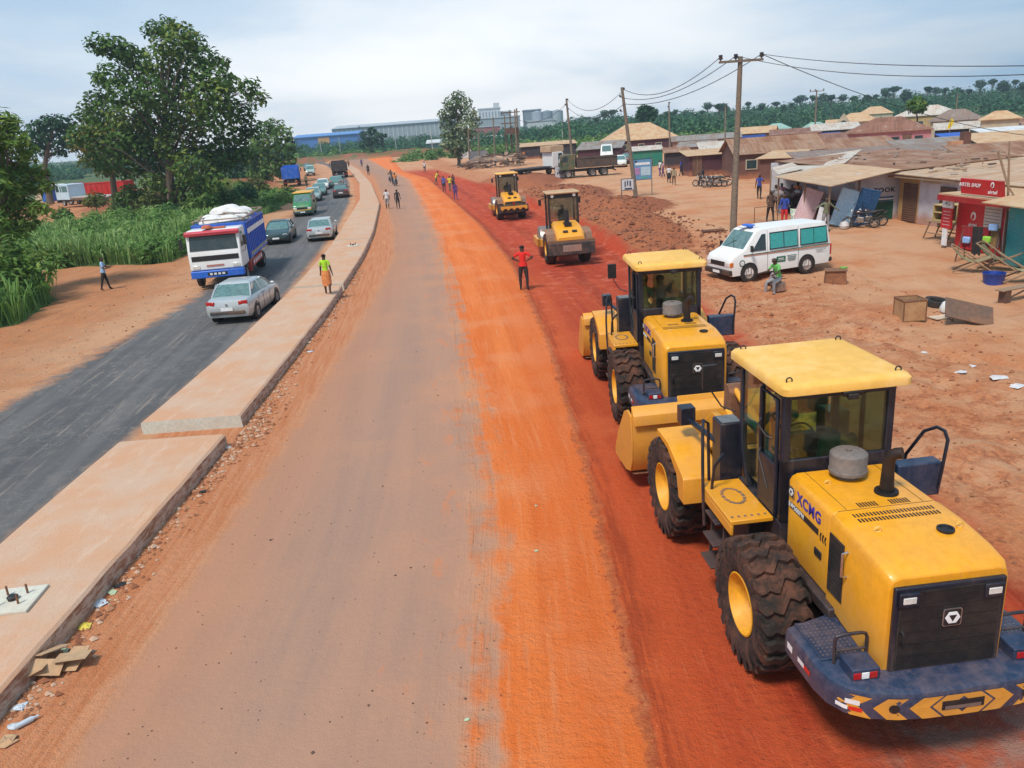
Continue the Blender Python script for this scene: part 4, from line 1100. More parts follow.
DKRED = M('dark_maroon_paint', (.05, .03, .035), .28, .2, .15, (.3, .2, .13), 1.5, .1, coat=.5)
PALEGR = M('pale_green_paint', (.36, .48, .44), .3, .2, .15, (.5, .36, .26), 1.5, .05, coat=.4)
MIDGR = M('sea_green_paint', (.10, .26, .23), .3, .2, .15, (.5, .36, .26), 1.5, .05, coat=.4)
BUSG = M('bus_green', (.015, .20, .08), .35, 0, .2, (.4, .25, .12), 1.5, .1, coat=.3)
BUSY = M('bus_yellow', (.78, .40, .03), .4, 0, .2, (.5, .3, .12), 1.5, .1)
BLUEP = M('truck_blue', (.010, .13, .60), .4, 0, .22, (.35, .25, .2), 2, .2)
PINKR = M('visor_red', (.62, .06, .09), .4, 0, .15)

def put(o, px, py, hd, dz=0):
    p = on(px, py); o.location = (p.x, p.y, p.z + dz); o.rotation_euler.z = hd; return o
def road_dir(y):
    return math.atan2(float(medL(y + 4) - medL(y - 4)), 8.0)   # heading, positive to the right

sed = make_car('sedan_car', 'silver sedan driving away beside the blue truck', 'car', SILVER, group='cars on the left carriageway')
sed.location = (-10.5, 31.75, 0); sed.rotation_euler.z = R(-1)
def car_copy(paint, label, x, y, hd, sc=1, name=None):
    c = dup(sed, (x, y, gz(x, y) - .02), hd, label, sc)
    for ch in c.children:
        nm = ch.name.split('.')[0]
        if nm in ('body', 'roof', 'pillar', 'mirror'):
            ch.data = ch.data.copy(); ch.data.materials[0] = paint
    return c
car_copy(SILVER, 'silver sedan driving away between the dark green car and the green minibus', -12.3, 55.6, -road_dir(55))
car_copy(DKGREEN, 'dark green car coming past the tail of the blue truck', -15.2, 55.6, math.pi - road_dir(58))
car_copy(PALEGR, 'pale green car coming behind the yellow-roofed minibus', -20.9, 92.5, math.pi - road_dir(93), 1.03)
car_copy(MIDGR, 'sea green car in the oncoming line, between the pale green and the white car', -22.0, 101, math.pi - road_dir(100), 1.0)
car_copy(WHITE, 'white car at the tail of the oncoming line of cars', -24.0, 113, math.pi - road_dir(110), 1.0)
car_copy(DKRED, 'dark maroon car driving away nearest the median kerb', -18.2, 95, -road_dir(95), 1.05)
car_copy(MIDGR, 'green car close behind the black tipper truck', -22.6, 115.5, -road_dir(115), 1.1)
car_copy(M('graphite_paint', (.12, .13, .14), .35, .3), 'dark grey car farthest up the left road, near the bend', -44, 193, math.pi - road_dir(190), 1.1)

mb_ = make_van('minibus', 'green minibus with a yellow roof coming towards the camera', 'minibus', BUSG, 4.6, 2.0, .84, False, DKGREEN, BUSY)
mb_.location = (-17.9, 75.2, 0); mb_.rotation_euler.z = math.pi - road_dir(75)
b = MB(); b.bb(-.86, .86, -2.2, 1.1, 1.985, 2.07); b.bb(-.78, .78, 2.25, 2.315, .54, .62); b.build('roof_panel', BUSY, mb_, bevel=.04)
v2 = make_van('white_van', 'pale green and white van far up the left road behind the black truck', 'van', PALEGR, 4.8, 2.0, .84, False)
v2.location = (-36.5, 162, 0); v2.rotation_euler.z = math.pi - road_dir(165)

# ambulance-like white van on the right
van = make_van('white_van', 'white van with teal windows and a blue roof beacon parked on the dirt', 'van', WHITE, 4.75, 1.98, .84, True, M('bumper_black', (.02, .02, .02), .6))
hdv = math.atan2(-(9.6 - 12.3), (30.4 - 31.3))   # rotation so that +Y points to the van's front
van.rotation_euler.z = math.atan2(2.7, -.9)
vd = Vector((-2.7, -.9, 0)).normalized()
mid = (Vector((9.55, 30.4, 0)) + Vector((12.3, 31.3, 0))) / 2 + Vector((-vd.y, vd.x, 0)) * (-.80) - vd * .02
van.location = (mid.x, mid.y, .0)
b = MB(); b.box((0, .98, 2.03), (.55, .26, .10)); b.build('roof_beacon', BLUEP, van, bevel=.03)
b = MB(); b.box((.1, 1.2, 1.99), (.3, .2, .05)); b.box((-.3, .86, 2.0), (.12, .2, .07)); b.build('beacon_mount', WLET, van, bevel=.01)
for s in (-1, 1):
    xx = s * .848
    b = MB(); b.box((xx, .05, .70), (.008, .42, .22)); b.build('green_placard', M('placard_green', (.01, .13, .07), .5, 0, .05), van)
    b = MB(); b.box((xx + s * .004, .05, .73), (.006, .26, .03)); b.box((xx + s * .004, .05, .67), (.006, .30, .02)); b.build('placard_lines', WLET, van)
    b = MB()
    for k, (w_, z) in enumerate(((.44, .80), (.38, .73), (.42, .66), (.30, .60))): b.box((xx, -.46, z), (.006, w_, .032))
    b.build('side_lettering', M('letter_grey', (.2, .24, .22), .6, 0, .05), van)
    b = MB(); b.box((xx, -1.85, .86), (.006, .5, .02)); b.box((xx, -1.8, .82), (.006, .3, .015)); b.build('side_lettering', M('letter_grey'), van)
    b = MB(); b.lathe([(.13, s * .848), (.13, s * .853), (.001, s * .853)], (0, 1.34 + .5, .74), 'x', 20); rd = b.build('door_seal', M('placard_green'), van)
    b = MB(); b.lathe([(.09, s * .853), (.09, s * .857), (.001, s * .857)], (0, 1.84, .74), 'x', 16); b.build('seal_centre', WLET, rd)

# ------------------------------------------------------------------ trucks
def truck_cab(c, paint, W, y0, y1, z0, z1, visor=None, lower=None, glassm=None):
    """front of the cab at y1"""
    b = MB()
    prof = [(y0, z0), (y0, z1 - .05), (y0 + .1, z1), (y1 - .42, z1), (y1 - .24, z1 - .10), (y1 - .04, z0 + (z1 - z0) * .48), (y1, z0 + (z1 - z0) * .42), (y1, z0)]
    b.prism(prof, 'x', -W, W); cab = b.build('cab', paint, c, bevel=.06, seg=3)
    zs = z0 + (z1 - z0) * .50; zt = z1 - .2
    n = Vector((0, (zt - zs), .2)).normalized() * .02
    b = MB(); b.add([Vector((-W + .12, y1 - .045, zs)) + n, Vector((W - .12, y1 - .045, zs)) + n, Vector((W - .16, y1 - .225, zt)) + n, Vector((-W + .16, y1 - .225, zt)) + n], [(0, 1, 2, 3)])
    wsn = b.build('windscreen', glassm or DGLASS, cab)
    for s in (-1, 1):
        b = MB(); b.prism([(y1 - .25, zs + .02), (y1 - .42, zt), (y1 - 1.0, zt), (y1 - 1.0, zs + .02)], 'x', s * (W - .01), s * (W + .006)); b.build('side_window', DGLASS, cab)
        b = MB(); b.tube([(s * W, y1 - .25, zt), (s * (W + .22), y1 - .1, zt - .05), (s * (W + .22), y1 - .1, zs - .1), (s * W, y1 - .25, zs - .2)], .015, 6); b.box((s * (W + .24), y1 - .1, (zs + zt) / 2), (.16, .06, .46)); b.build('mirror', BLACKP, cab, bevel=.02)
        b = MB(); b.box((s * (W - .30), y1 + .0, z0 + .16), (.34, .05, .18)); b.build('headlight', LAMP, cab, bevel=.02)
    b = MB(); b.bb(-W + .14, W - .14, y1 - .02, y1 + .012, z0 + (z1 - z0) * .24, z0 + (z1 - z0) * .37); b.build('grille', BLACKP, cab)
    if visor:
        b = MB(); b.box((0, y1 - .16, z1 - .12), (2 * W + .04, .26, .16), rx=R(-16)); b.build('sun_visor', visor, cab, bevel=.02)
    b = MB(); b.bb(-W, W, y1 - .3, y1 + .08, z0 - .36, z0 - .02); b.build('front_bumper', lower or BLACKP, cab, bevel=.04)
    b = MB(); b.box((0, y1 + .086, z0 - .18), (.9, .012, .15)); b.build('number_plate', BLACKP, cab)
    return cab
def big_wheels(c, W, ys, r=.50, dual=(), rim=None):
    for i, y in enumerate(ys):
        for s in (-1, 1):
            wheel_parts(c, s * (W - .16), y, r, .28 if i not in dual else .5, s, rim or M('wheel_grey', (.34, .33, .32), .45, .2, .35), lugs=0, rim_r=.28, tyre_mat=CTYRE)
# the blue truck loaded with white sacks
tk = thing('cargo_truck', 'blue cargo truck with white cab and red visor, piled with white sacks', 'truck', (-13.55, 37.7, 0), math.pi + R(7.5))
cabt = truck_cab(tk, WHITE, 1.22, -1.75, 0, .95, 2.78, PINKR, BLUEP)
b = MB(); b.box((-.1, -.75, 2.83), (.9, .3, .07)); b.lathe([(.001, 3.0), (.2, 2.98), (.26, 2.86), (.2, 2.84)], (.25, -.5, 0), n=12); b.build('roof_bundle', M('terracotta', (.50, .13, .06), .8), cabt, smooth=True)
b = MB(); b.bb(-.35, .45, .0, .016, 1.10, 1.2); b.build('cab_stripe', M('faded_red', (.45, .2, .17), .6), cabt)
b = MB(); 
for k in range(4): b.box((-.28 + k * .19, .095, .77), (.12, .01, .09))
b.build('plate_lettering', WLET, cabt)
b = MB(); b.bb(-.45, .45, -7.7, -.2, .62, .9); b.bb(-1.2, 1.2, -7.7, -1.95, .98, 1.10); b.build('chassis', BLACKP, tk, bevel=.02)
big_wheels(tk, 1.22, (-1.05, -5.9), .50, (1,))
bd = MB()
for s in (-1, 1): bd.bb(s * 1.20, s * 1.25, -7.75, -1.95, 1.10, 2.86)
bd.bb(-1.2, 1.2, -2.0, -1.95, 1.10, 2.9); bd.bb(-1.2, 1.2, -7.75, -7.70, 1.10, 2.86)
for s in (-1, 1):
    for k in range(12): bd.bb(s * 1.25, s * 1.30, -2.05 - k * .51, -2.13 - k * .51, 1.10, 2.86)
    bd.bb(s * 1.25, s * 1.31, -7.75, -1.95, 2.80, 2.88); bd.bb(s * 1.25, s * 1.31, -7.75, -1.95, 1.08, 1.2)
body = bd.build('cargo_body', BLUEP, tk, bevel=.01)
for s in (-1, 1):
    b = MB(); b.bb(s * 1.30, s * 1.315, -7.6, -2.1, 2.28, 2.52); b.build('white_band', WLET, body)
    b = MB()
    for k in range(11): b.bb(s * 1.30, s * 1.32, -2.3 - k * .5, -2.5 - k * .5, 1.20, 1.34)
    b.build('band_marks', M('pale_yellow', (.7, .62, .3), .6), body)
    b = MB(); b.bb(s * 1.22, s * 1.27, -5.6, -2.4, .62, .98); b.build('side_guard', M('guard_red', (.5, .04, .03), .5), tk)
    b = MB()
    for k in range(5): b.bb(s * 1.27, s * 1.285, -2.6 - k * .6, -2.9 - k * .6, .72, .88)
    b.build('guard_marks', WLET, tk)
    b = MB(); b.bb(s * 1.1, s * 1.25, -2.1, -1.9, .45, 1.0); b.build('fender', M('guard_red'), tk)
b = MB()
for s in (-1, 1): b.box((s * 1.18, -5.15, 3.04), (.08, 6.4, .07), rx=0)
for k in range(5): b.box((0, -2.1 - k * 1.54, 3.08 + (.10 if k % 2 else 0)), (2.4, .07, .05))
for s in (-1, 1):
    for k in range(5): b.box((s * 1.18, -2.1 - k * 1.54, 2.95), (.06, .06, .2))
b.box((-.1, -4.2, 3.18), (.08, 3.0, .05), rz=R(22)); b.box((.4, -3.8, 3.16), (.08, 3.4, .05), rz=R(-17))
b.build('roof_rack_frame', M('old_timber', (.32, .25, .19), .8, 0, .3), body)
SACK = M('sack_white', (.74, .72, .70), .8, 0, .18, (.5, .4, .3), 2, .15, bump=.5, bscale=8)
rs = random.Random(3)
for k in range(15):
    b = MB(); x, y, z = rs.uniform(-.72, .72), -2.7 - (k // 2) * .72 + rs.uniform(-.1, .1), 2.80 + rs.uniform(0, .38)
    rings = []
    for u in np.linspace(-1, 1, 7):
        q = max(.15, (1 - abs(u) ** 3)); rings.append([(u * .62, .44 * q * math.cos(a) * (1 + .1 * rs.uniform(-1, 1)),   .30 * q * math.sin(a)) for a in np.linspace(0, 2 * math.pi, 9)[:-1]])
    b.loft(rings)
    o = b.build('grain_sack', SACK, None, smooth=True, loc=tk.matrix_world @ Vector((0, 0, 0)))
    ang = tk.rotation_euler.z; ca, sa = math.cos(ang), math.sin(ang)
    o.location = (tk.location.x + x * ca - y * sa, tk.location.y + x * sa + y * ca, z); o.rotation_euler = (rs.uniform(-.2, .2), rs.uniform(-.15, .15), ang + rs.uniform(-.5, .5))
    tag(o, 'bulging white sack in the load on the blue truck', 'sack', 'white sacks loaded on the blue truck')

def tipper(name, label, loc, rz, cabp, bodyp, group=None, boxh=1.25, L=7.2, ribs=7, rust=False):
    c = thing(name, label, 'truck', loc, rz, group)
    truck_cab(c, cabp, 1.2, -1.8, 0, 1.0, 2.75)
    b = MB(); b.bb(-.42, .42, -L, -.2, .7, 1.0); b.build('chassis', BLACKP, c, bevel=.02)
    big_wheels(c, 1.2, (-1.0, -L + 2.7, -L + 1.3), .52, (1, 2))
    b = MB(); z0, z1 = 1.15, 1.15 + boxh
    b.bb(-1.22, 1.22, -L - .2, -2.05, z0, z0 + .12)
    for s in (-1, 1):
        b.bb(s * 1.17, s * 1.23, -L - .2, -2.05, z0 + .12, z1)
        for k in range(ribs): b.bb(s * 1.23, s * 1.29, -2.1 - k * (L - 2) / (ribs - 1) - .0, -2.2 - k * (L - 2) / (ribs - 1), z0, z1)
        b.bb(s * 1.23, s * 1.30, -L - .2, -2.05, z1 - .1, z1)
    b.bb(-1.2, 1.2, -2.1, -2.05, z0, z1 + .2); b.bb(-1.2, 1.2, -L - .25, -L - .19, z0 + .05, z1)
    for k in range(4): b.bb(-1.1 + k * .7, -1.02 + k * .7, -L - .30, -L - .25, z0 + .05, z1)
    b.build('tipper_body', bodyp, c, bevel=.015)
    b = MB(); b.bb(-1.1, 1.1, -L - .1, -L - .02, .55, .7); t_ = b.build('rear_bar', BLACKP, c)
    for s in (-1, 1):
        b = MB(); b.bb(s * .7, s * 1.05, -L - .13, -L - .1, .57, .68); b.build('tail_light', REDL, t_)
    return c
DGREY = M('tipper_dark', (.045, .04, .042), .7, 0, .4, (.2, .13, .1), 2, .3)
tipper('tipper_truck', 'black tipper truck driving away up the left road', (-28.4, 148.5, 0), R(13), DGREY, DGREY, boxh=1.5)
tipper('tipper_truck', 'blue-bodied truck parked on the dirt left of the road, below the trees', (-32.6, 131.5, gz(-31, 126)), R(12), BLUEP, BLUEP, boxh=1.7)
tipper('tipper_truck', 'dark green tipper truck with muddy sides, parked behind the leaning pole', (7.6, 98.4, gz(9, 97)), R(90), M('army_green', (.03, .09, .05), .6, 0, .4), M('muddy_tipper', (.075, .055, .045), .8, 0, .5, (.2, .11, .07), 2, .3), boxh=1.15, L=6.6)
# flatbed lorry with the white cab
fb = thing('flatbed_truck', 'white cab flatbed lorry with a tan load board, left of the green tipper', 'truck', (8.4, 107.0, gz(8, 107)), R(-60))
cb_ = truck_cab(fb, WHITE, 1.2, -1.9, 0, .95, 2.9)
b = MB(); b.bb(-1.15, 1.15, -2.2, -.1, 2.9, 3.65); b.build('roof_load', M('tan_board', (.55, .38, .24), .8, 0, .3), cb_, bevel=.03)
b = MB(); b.bb(-1.2, 1.2, -7.0, -2.1, 1.05, 1.2); b.bb(-.4, .4, -6.8, -.5, .75, 1.05); b.build('flat_bed', DGREY, fb, bevel=.02)
big_wheels(fb, 1.2, (-1.1, -5.6), .5, (1,))
# white coach and car beyond
cch = make_van('white_minibus', 'tall white minibus parked by the dark sheds, beyond the green tipper', 'minibus', WHITE, 6.0, 2.7, 1.0, False)
cch.location = (17.3, 127, gz(17, 126)); cch.rotation_euler.z = R(172)
cw2 = car_copy(WHITE, 'white car parked in front of the tall white minibus', 17.2, 113.5, math.pi - R(6), 1.1)
del cw2['group']
cw3 = car_copy(M('old_maroon', (.10, .03, .03), .4), 'dark maroon car parked between the white car and the green shed', 19.6, 121, math.pi - R(20), 1.1)
del cw3['group']
# left yard: pale truck and red truck behind the shrubs
p = on(78, 206)
t1 = thing('flatbed_truck', 'pale blue cab flatbed truck standing behind the shrubs on the left', 'truck', (p.x - 1.0, p.y - 1, gz(p.x, p.y) + .2), R(58))
cc_ = truck_cab(t1, M('pale_blue_paint', (.52, .68, .78), .4, 0, .15), 1.25, -3.2, 0, .9, 3.0, glassm=CGLASS)
b = MB()
for s in (-1, 1): b.bb(s * 1.24, s * 1.262, -3.0, -1.75, 1.95, 2.75); b.bb(s * 1.24, s * 1.262, -1.6, -1.25, 1.95, 2.75)
b.build('rear_side_window', CGLASS, cc_)
b = MB(); b.bb(-1.2, 1.2, -12, -3.3, 1.1, 1.3); b.bb(-.4, .4, -12, -.5, .75, 1.1); b.build('flat_bed', M('bed_grey', (.42, .40, .36), .7, 0, .3), t1, bevel=.02)
big_wheels(t1, 1.2, (-1.4, -9, -10.4), .5, (1, 2))
p = on(133, 199)
tipper('tipper_truck', 'bright red tipper truck parked under the big tree on the left', (p.x - 8.5, p.y - 2, gz(p.x, p.y)), R(80), M('bright_red', (.55, .02, .015), .4, 0, .15), M('bright_red'), boxh=1.8, L=10, ribs=10)

# ------------------------------------------------------------------ road rollers
def make_roller(label, style=0):
    r_ = thing('road_roller', label, 'road roller', group='yellow road rollers on the red cut')
    for s in (-1, 1): wheel_parts(r_, s * .86, 0, .76, .50, s, RIMY, lugs=18)
    b = MB(); b.lathe([(.001, -1.02), (.70, -1.02), (.74, -1.0), (.75, -.98), (.75, .98), (.74, 1.0), (.70, 1.02), (.001, 1.02)], (0, 3.1, .75), 'x', 40); b.build('drum', STEEL, r_, smooth=True)
    b = MB()
    for s in (-1, 1): b.bb(s * 1.05, s * 1.20, 2.1, 4.0, .55, .95)
    b.bb(-1.2, 1.2, 3.92, 4.1, .55, .95); b.bb(-1.2, 1.2, 2.1, 2.25, .55, .95); b.bb(-.3, .3, 1.2, 2.2, .6, 1.0); b.build('drum_frame', YEL, r_, bevel=.02)
    b = MB(); b.bb(-.60, .60, -1.2, 1.4, .7, 1.25); b.build('chassis', BLACKP, r_, bevel=.02)
    b = MB()
    def rg(y, w_, zt, zb): return [(-w_, y, zb), (-w_, y, zt - .12), (-w_ + .1, y, zt), (w_ - .1, y, zt), (w_, y, zt - .12), (w_, y, zb)]
    b.loft([rg(.55, .66, 2.0, 1.2), rg(-.4, .68, 1.92, 1.2), rg(-1.1, .70, 1.72, 1.2), rg(-1.5, .66, 1.45, 1.15)]); hd = b.build('engine_hood', YEL, r_, bevel=.02)
    b = MB(); b.box((-.22, -1.22, 1.68), (.24, .12, .05), rx=R(32)); b.box((.22, -1.22, 1.68), (.24, .12, .05), rx=R(32)); b.build('vent', BLACKP, hd)
    b = MB(); b.tube([(0, -.35, 1.9), (0, -.35, 2.5), (0, -.42, 2.62)], [.12, .12, .06], 12); b.bb(-.17, .17, -.75, -.2, 1.86, 2.02); b.build('exhaust_pipe', BLACKP, r_, smooth=True)
    b = MB(); b.bb(-1.12, 1.12, -1.72, -1.42, .62, 1.2); cwt = b.build('counterweight', M('muddy_black', (.035, .03, .03), .8, 0, .6, (.22, .12, .08), 2.5), r_, bevel=.03)
    if style == 0:
        b = MB(); b.bb(-.45, .45, -1.74, -1.71, .78, 1.1); b.build('mud_panel', M('mud_grey', (.28, .2, .17), .9, 0, .4), cwt)
        b = MB(); b.bb(-1.16, 1.16, -1.55, -1.35, 1.2, 1.3); b.build('step_bar', RUSTY, cwt)
    else:
        b = MB(); b.bb(-.62, .62, -1.55, -1.49, 1.25, 1.42); b.build('grille', GRILLE, r_)
        b = MB(); b.bb(-1.0, 1.0, -1.86, -1.70, .95, 1.12)
        for k in range(5): b.lathe([(.001, -.06), (.11, -.06), (.11, .06), (.001, .06)], (-.9 + k * .45, -1.86, .95), 'y', 12)
        b.build('rear_bar', YEL, r_, smooth=True)
        b = MB(); b.lathe([(.001, -.03), (.09, -.03), (.08, .03)], (0, -1.75, 1.3), 'y', 12); b.build('tail_light', REDL, r_)
    # cab
    b = MB()
    for x in (-.72, .72):
        s = 1 if x > 0 else -1
        for y in (.55, 1.75): b.box((x, y, 2.35), (.09, .09, 2.0))
        b.box((x, 1.15, 1.42), (.07, 1.2, .2)); b.box((x, 1.15, 3.27), (.07, 1.2, .1))
    b.box((0, .55, 3.22), (1.5, .10, .22)); b.box((0, 1.75, 3.25), (1.5, .1, .15)); b.box((0, 1.15, 1.35), (1.5, 1.3, .1)); b.box((0, .55, 1.65), (1.44, .06, .7))
    cf = b.build('cab_frame', BLACKP, r_, bevel=.012)
    for nm, x0, x1, y0, y1 in (('rear_window', -.67, .67, .545, .555), ('windscreen', -.67, .67, 1.745, 1.755), ('side_window', -.725, -.715, .6, 1.7), ('side_window', .715, .725, .6, 1.7)):
        b = MB(); b.bb(x0, x1, y0, y1, 2.0 if 'side' not in nm else 1.55, 3.15); b.build(nm, CLEARGL, cf)
    b = MB(); b.bb(-.84, .84, .38, 1.95, 3.32, 3.42); b.build('cab_roof', YELR if style else M('roof_tan', (.55, .38, .22), .7, 0, .6), r_, bevel=.04)
    for s in (-1, 1):
        b = MB(); b.lathe([(.001, -.05), (.08, -.05), (.08, .03)], (s * .55, .50, 3.24), 'y', 12); b.build('work_lamp', LAMP, cf)
        b = MB(); b.tube([(s * .75, 1.7, 3.1), (s * 1.0, 1.8, 3.0)], .014, 5); b.box((s * 1.02, 1.8, 2.85), (.14, .05, .3)); b.build('wing_mirror', BLACKP, cf)
        b = MB(); b.prism([(-1.0, 1.25), (-.9, 1.55), (-.4, 1.68), (.5, 1.66), (.5, 1.60), (-.38, 1.62), (-.85, 1.50), (-.94, 1.25)], 'x', s * .62, s * 1.12); b.build('rear_fender', M('muddy_fender', (.25, .15, .10), .9, 0, .5), r_, bevel=.01)
    b = MB(); b.bb(-.26, .26, .85, 1.3, 1.4, 1.85); b.box((0, .85, 2.15), (.48, .12, .66)); b.build('seat', BLACKP, r_, bevel=.03)
    b = MB(); b.tube([(0, 1.6, 1.4), (0, 1.5, 2.1)], .04, 6); b.tube([(.17 * math.cos(a), 1.48, 2.12 + .15 * math.sin(a)) for a in np.linspace(0, 2 * math.pi, 15)[:-1]], .013, 5, closed=True); b.build('steering_wheel', BLACKP, r_, smooth=True)
    return r_
r2 = make_roller('nearer yellow road roller with a muddy black counterweight, beyond the man in red', 0)
r2.location = (3.25, 39.6, gz(3.2, 39)); r2.rotation_euler.z = R(4)
r1 = make_roller('farther yellow road roller working deep in the red cut', 1)
r1.location = (.9, 62.2, gz(.9, 62)); r1.rotation_euler.z = R(8)
# ------------------------------------------------------------------ people
SKIN = M('skin_dark', (.075, .035, .020), .55, 0, 0, var=.1)
HAIR = M('hair_black', (.010, .008, .007), .9, 0, 0)
SHOE = M('shoe_dark', (.03, .025, .02), .7, 0, .4)
def cloth(name, rgb=None, pat=None, pscale=30):
    nm = 'cloth_' + name
    if nm in MATS: return MATS[nm]
    if not pat: return M(nm, rgb, .85, 0, .08, var=.22, scale=3)
    m = bpy.data.materials.new(nm); t = NT(m)
    v = t.new('ShaderNodeTexVoronoi'); t.set(v.inputs['Vector'], t.co('Object')); v.inputs['Scale'].default_value = pscale
    c = t.mix(t.step(v.outputs['Distance'], .25, .45), pat, rgb); t.pbr(c, .85); MATS[nm] = m; return m

def person(label, loc, rz=0.0, h=1.72, shirt=None, pants=None, shoe=None, legs=((8, 4), (-8, 10)), arms=((10, 5, 15), (-8, 5, 15)), lean=0, sleeves='short', shorts=False, skirt=None, hair='short', sit=None, cap=None, twist=0, fem=False, group=None, name='person', headdir=0):
    """legs: (swing, knee) L,R degrees; arms: (swing, abduct, elbow) ; local +Y is forward"""
    S = h / 1.75
    shirt = shirt or cloth('white', (.7, .7, .7)); pants = pants or cloth('navy', (.02, .025, .05)); shoe = shoe or SHOE
    V_ = []; Rr = []; E_ = []; T = []      # tag per edge: 0 skin 1 shirt 2 pants 3 shoe
    def v(p, r): V_.append(Vector(p)); Rr.append(r * (1.0 if r < .012 else (1.12 if r < .06 else 1.2))); return len(V_) - 1
    def e(a, b_, tg): E_.append((a, b_)); T.append(tg)
    hp = .93
    sw = .19 if not fem else .165
    ln = R(lean)
    def up_(x, y, z):    # rotate upper body about the pelvis
        zz = z - hp
        return (x, y * math.cos(ln) + zz * math.sin(ln), hp + zz * math.cos(ln) - y * math.sin(ln))
    pel = v((0, 0, hp), .125)
    wst = v(up_(0, .0, 1.08), .112); chs = v(up_(0, .0, 1.26), .132); shc = v(up_(0, -.005, 1.40), .095)
    nk = v(up_(0, .0, 1.49), .052); hb = v(up_(0, .015, 1.57), .070); hm = v(up_(0, .025, 1.655), .092); ht = v(up_(0, .01, 1.715), .068)
    e(pel, wst, 1); e(wst, chs, 1); e(chs, shc, 1); e(shc, nk, 0); e(nk, hb, 0); e(hb, hm, 0); e(hm, ht, 0)
    tgl = 2
    for i, s in enumerate((-1, 1)):
        a, k = R(legs[i][0]), R(legs[i][1])
        spl = legs[i][2] if len(legs[i]) > 2 else 2
        hj = v((s * .09, 0, hp - .06), .095)
        kn = Vector((s * (.10 + .43 * math.sin(R(spl))), .43 * math.sin(a), hp - .06 - .43 * math.cos(a)))
        an = kn + Vector((0, .42 * math.sin(a - k), -.42 * math.cos(a - k)))
        md = v(((s * .09 + kn.x) / 2, kn.y * .5, (hp - .06 + kn.z) / 2), .080)
        kv = v(kn, .058); cf = v(kn.lerp(an, .35), .056); av = v(an, .038)
        fd = Vector((s * .03, .14 * math.cos((a - k) * .6) + .0, -.045)) if not sit else Vector((s * .02, .13, -.04))
        tv = v(an + fd, .034); hl = v(an + Vector((0, -.035, -.035)), .036)
        e(pel, hj, 2); e(hj, md, 2); e(md, kv, 2); e(kv, cf, 0 if shorts else 2); e(cf, av, 0 if shorts else 2); e(av, tv, 3); e(av, hl, 3)
    for i, s in enumerate((-1, 1)):
        a, ab, el = (R(q) for q in arms[i][:3])
        inw = R(arms[i][3]) if len(arms[i]) > 3 else 0
        sj = Vector(up_(s * sw, 0, 1.40))
        d1 = Vector((s * math.sin(ab), math.sin(a) * math.cos(ab), -math.cos(a) * math.cos(ab)))
        ebp = sj + d1 * .29
        d2 = Vector((s * math.sin(ab - inw), math.sin(a + el) * math.cos(ab - inw), -math.cos(a + el) * math.cos(ab - inw)))
        wr = ebp + d2 * .25
        cl = v(up_(s * sw * .55, 0, 1.405), .068); sv = v(sj, .058); um = v(sj.lerp(ebp, .5), .049); ev = v(ebp, .040); fm = v(ebp.lerp(wr, .3), .040); wv = v(wr, .026)
        pm = v(wr + d2 * .055, .030); pe = v(wr + d2 * .09, .026)
        tS = 1 if sleeves in ('short', 'long') else 0; tL = 1 if sleeves == 'long' else 0
        e(shc, cl, 1); e(cl, sv, 1); e(sv, um, tS); e(um, ev, tL); e(ev, fm, tL); e(fm, wv, tL); e(wv, pm, 0); e(pm, pe, 0)
        # fingers and thumb
        side = d2.cross(Vector((0, 0, 1)));
        if side.length < .1: side = Vector((0, 1, 0))
        side.normalize(); palm = d2.cross(side).normalized()
        for q, (off, ln_) in enumerate(((-.027, .058), (-.009, .072), (.009, .068), (.026, .052))):
            b0 = v(wr + d2 * .095 + side * off, .0085); b1 = v(wr + d2 * (.095 + ln_ * .55) + side * off * 1.1 + palm * .006 * s, .008); b2 = v(wr + d2 * (.095 + ln_) + side * off * 1.1 + palm * .022 * s, .0065)
            e(pe, b0, 0); e(b0, b1, 0); e(b1, b2, 0)
        b0 = v(wr + d2 * .05 + side * -.036, .0095); b1 = v(wr + d2 * .085 + side * -.052 + palm * .01 * s, .0085)
        e(pm, b0, 0); e(b0, b1, 0)
    lo = min(p.z for p in V_) - .03
    off = -lo if sit is None else (sit / S - (hp - .1))
    P_ = [(p + Vector((0, 0, off))) * S for p in V_]
    me_ = bpy.data.meshes.new('sk'); me_.from_pydata([tuple(p) for p in P_], E_, []); me_.update()
    o = bpy.data.objects.new('sk', me_); COL.objects.link(o)
    m = o.modifiers.new('s', 'SKIN'); m.use_smooth_shade = True; m.branch_smoothing = .3
    m2 = o.modifiers.new('u', 'SUBSURF'); m2.levels = 1
    for i, sv_ in enumerate(me_.skin_vertices[0].data): sv_.radius = (Rr[i] * S, Rr[i] * S * (.78 if i in (0, 1, 2, 3) else 1)); sv_.use_root = (i == 0)
    dg = bpy.context.evaluated_depsgraph_get(); dg.update()
    bm_ = bpy.data.meshes.new_from_object(o.evaluated_get(dg))
    bpy.data.objects.remove(o); bpy.data.meshes.remove(me_)
    # wider chest, material by nearest bone
    cen = np.array([tuple(p.center) for p in bm_.polygons])
    A = np.array([tuple(P_[a]) for a, b_ in E_]); B = np.array([tuple(P_[b_]) for a, b_ in E_])
    AB = B - A; tt = np.clip(np.einsum('nij,ij->ni', cen[:, None, :] - A[None], AB) / (np.einsum('ij,ij->i', AB, AB) + 1e-9), 0, 1)
    dd = np.linalg.norm(cen[:, None, :] - (A[None] + AB[None] * tt[..., None]), axis=2)
    rad = np.array([(Rr[a] + Rr[b_]) / 2 * S for a, b_ in E_])
    near = np.argmin(dd - rad[None] * .9, axis=1); tg = np.array(T)[near]
    zz = cen[:, 2] / S - off
    hips = (near == 0) | (near == 1)
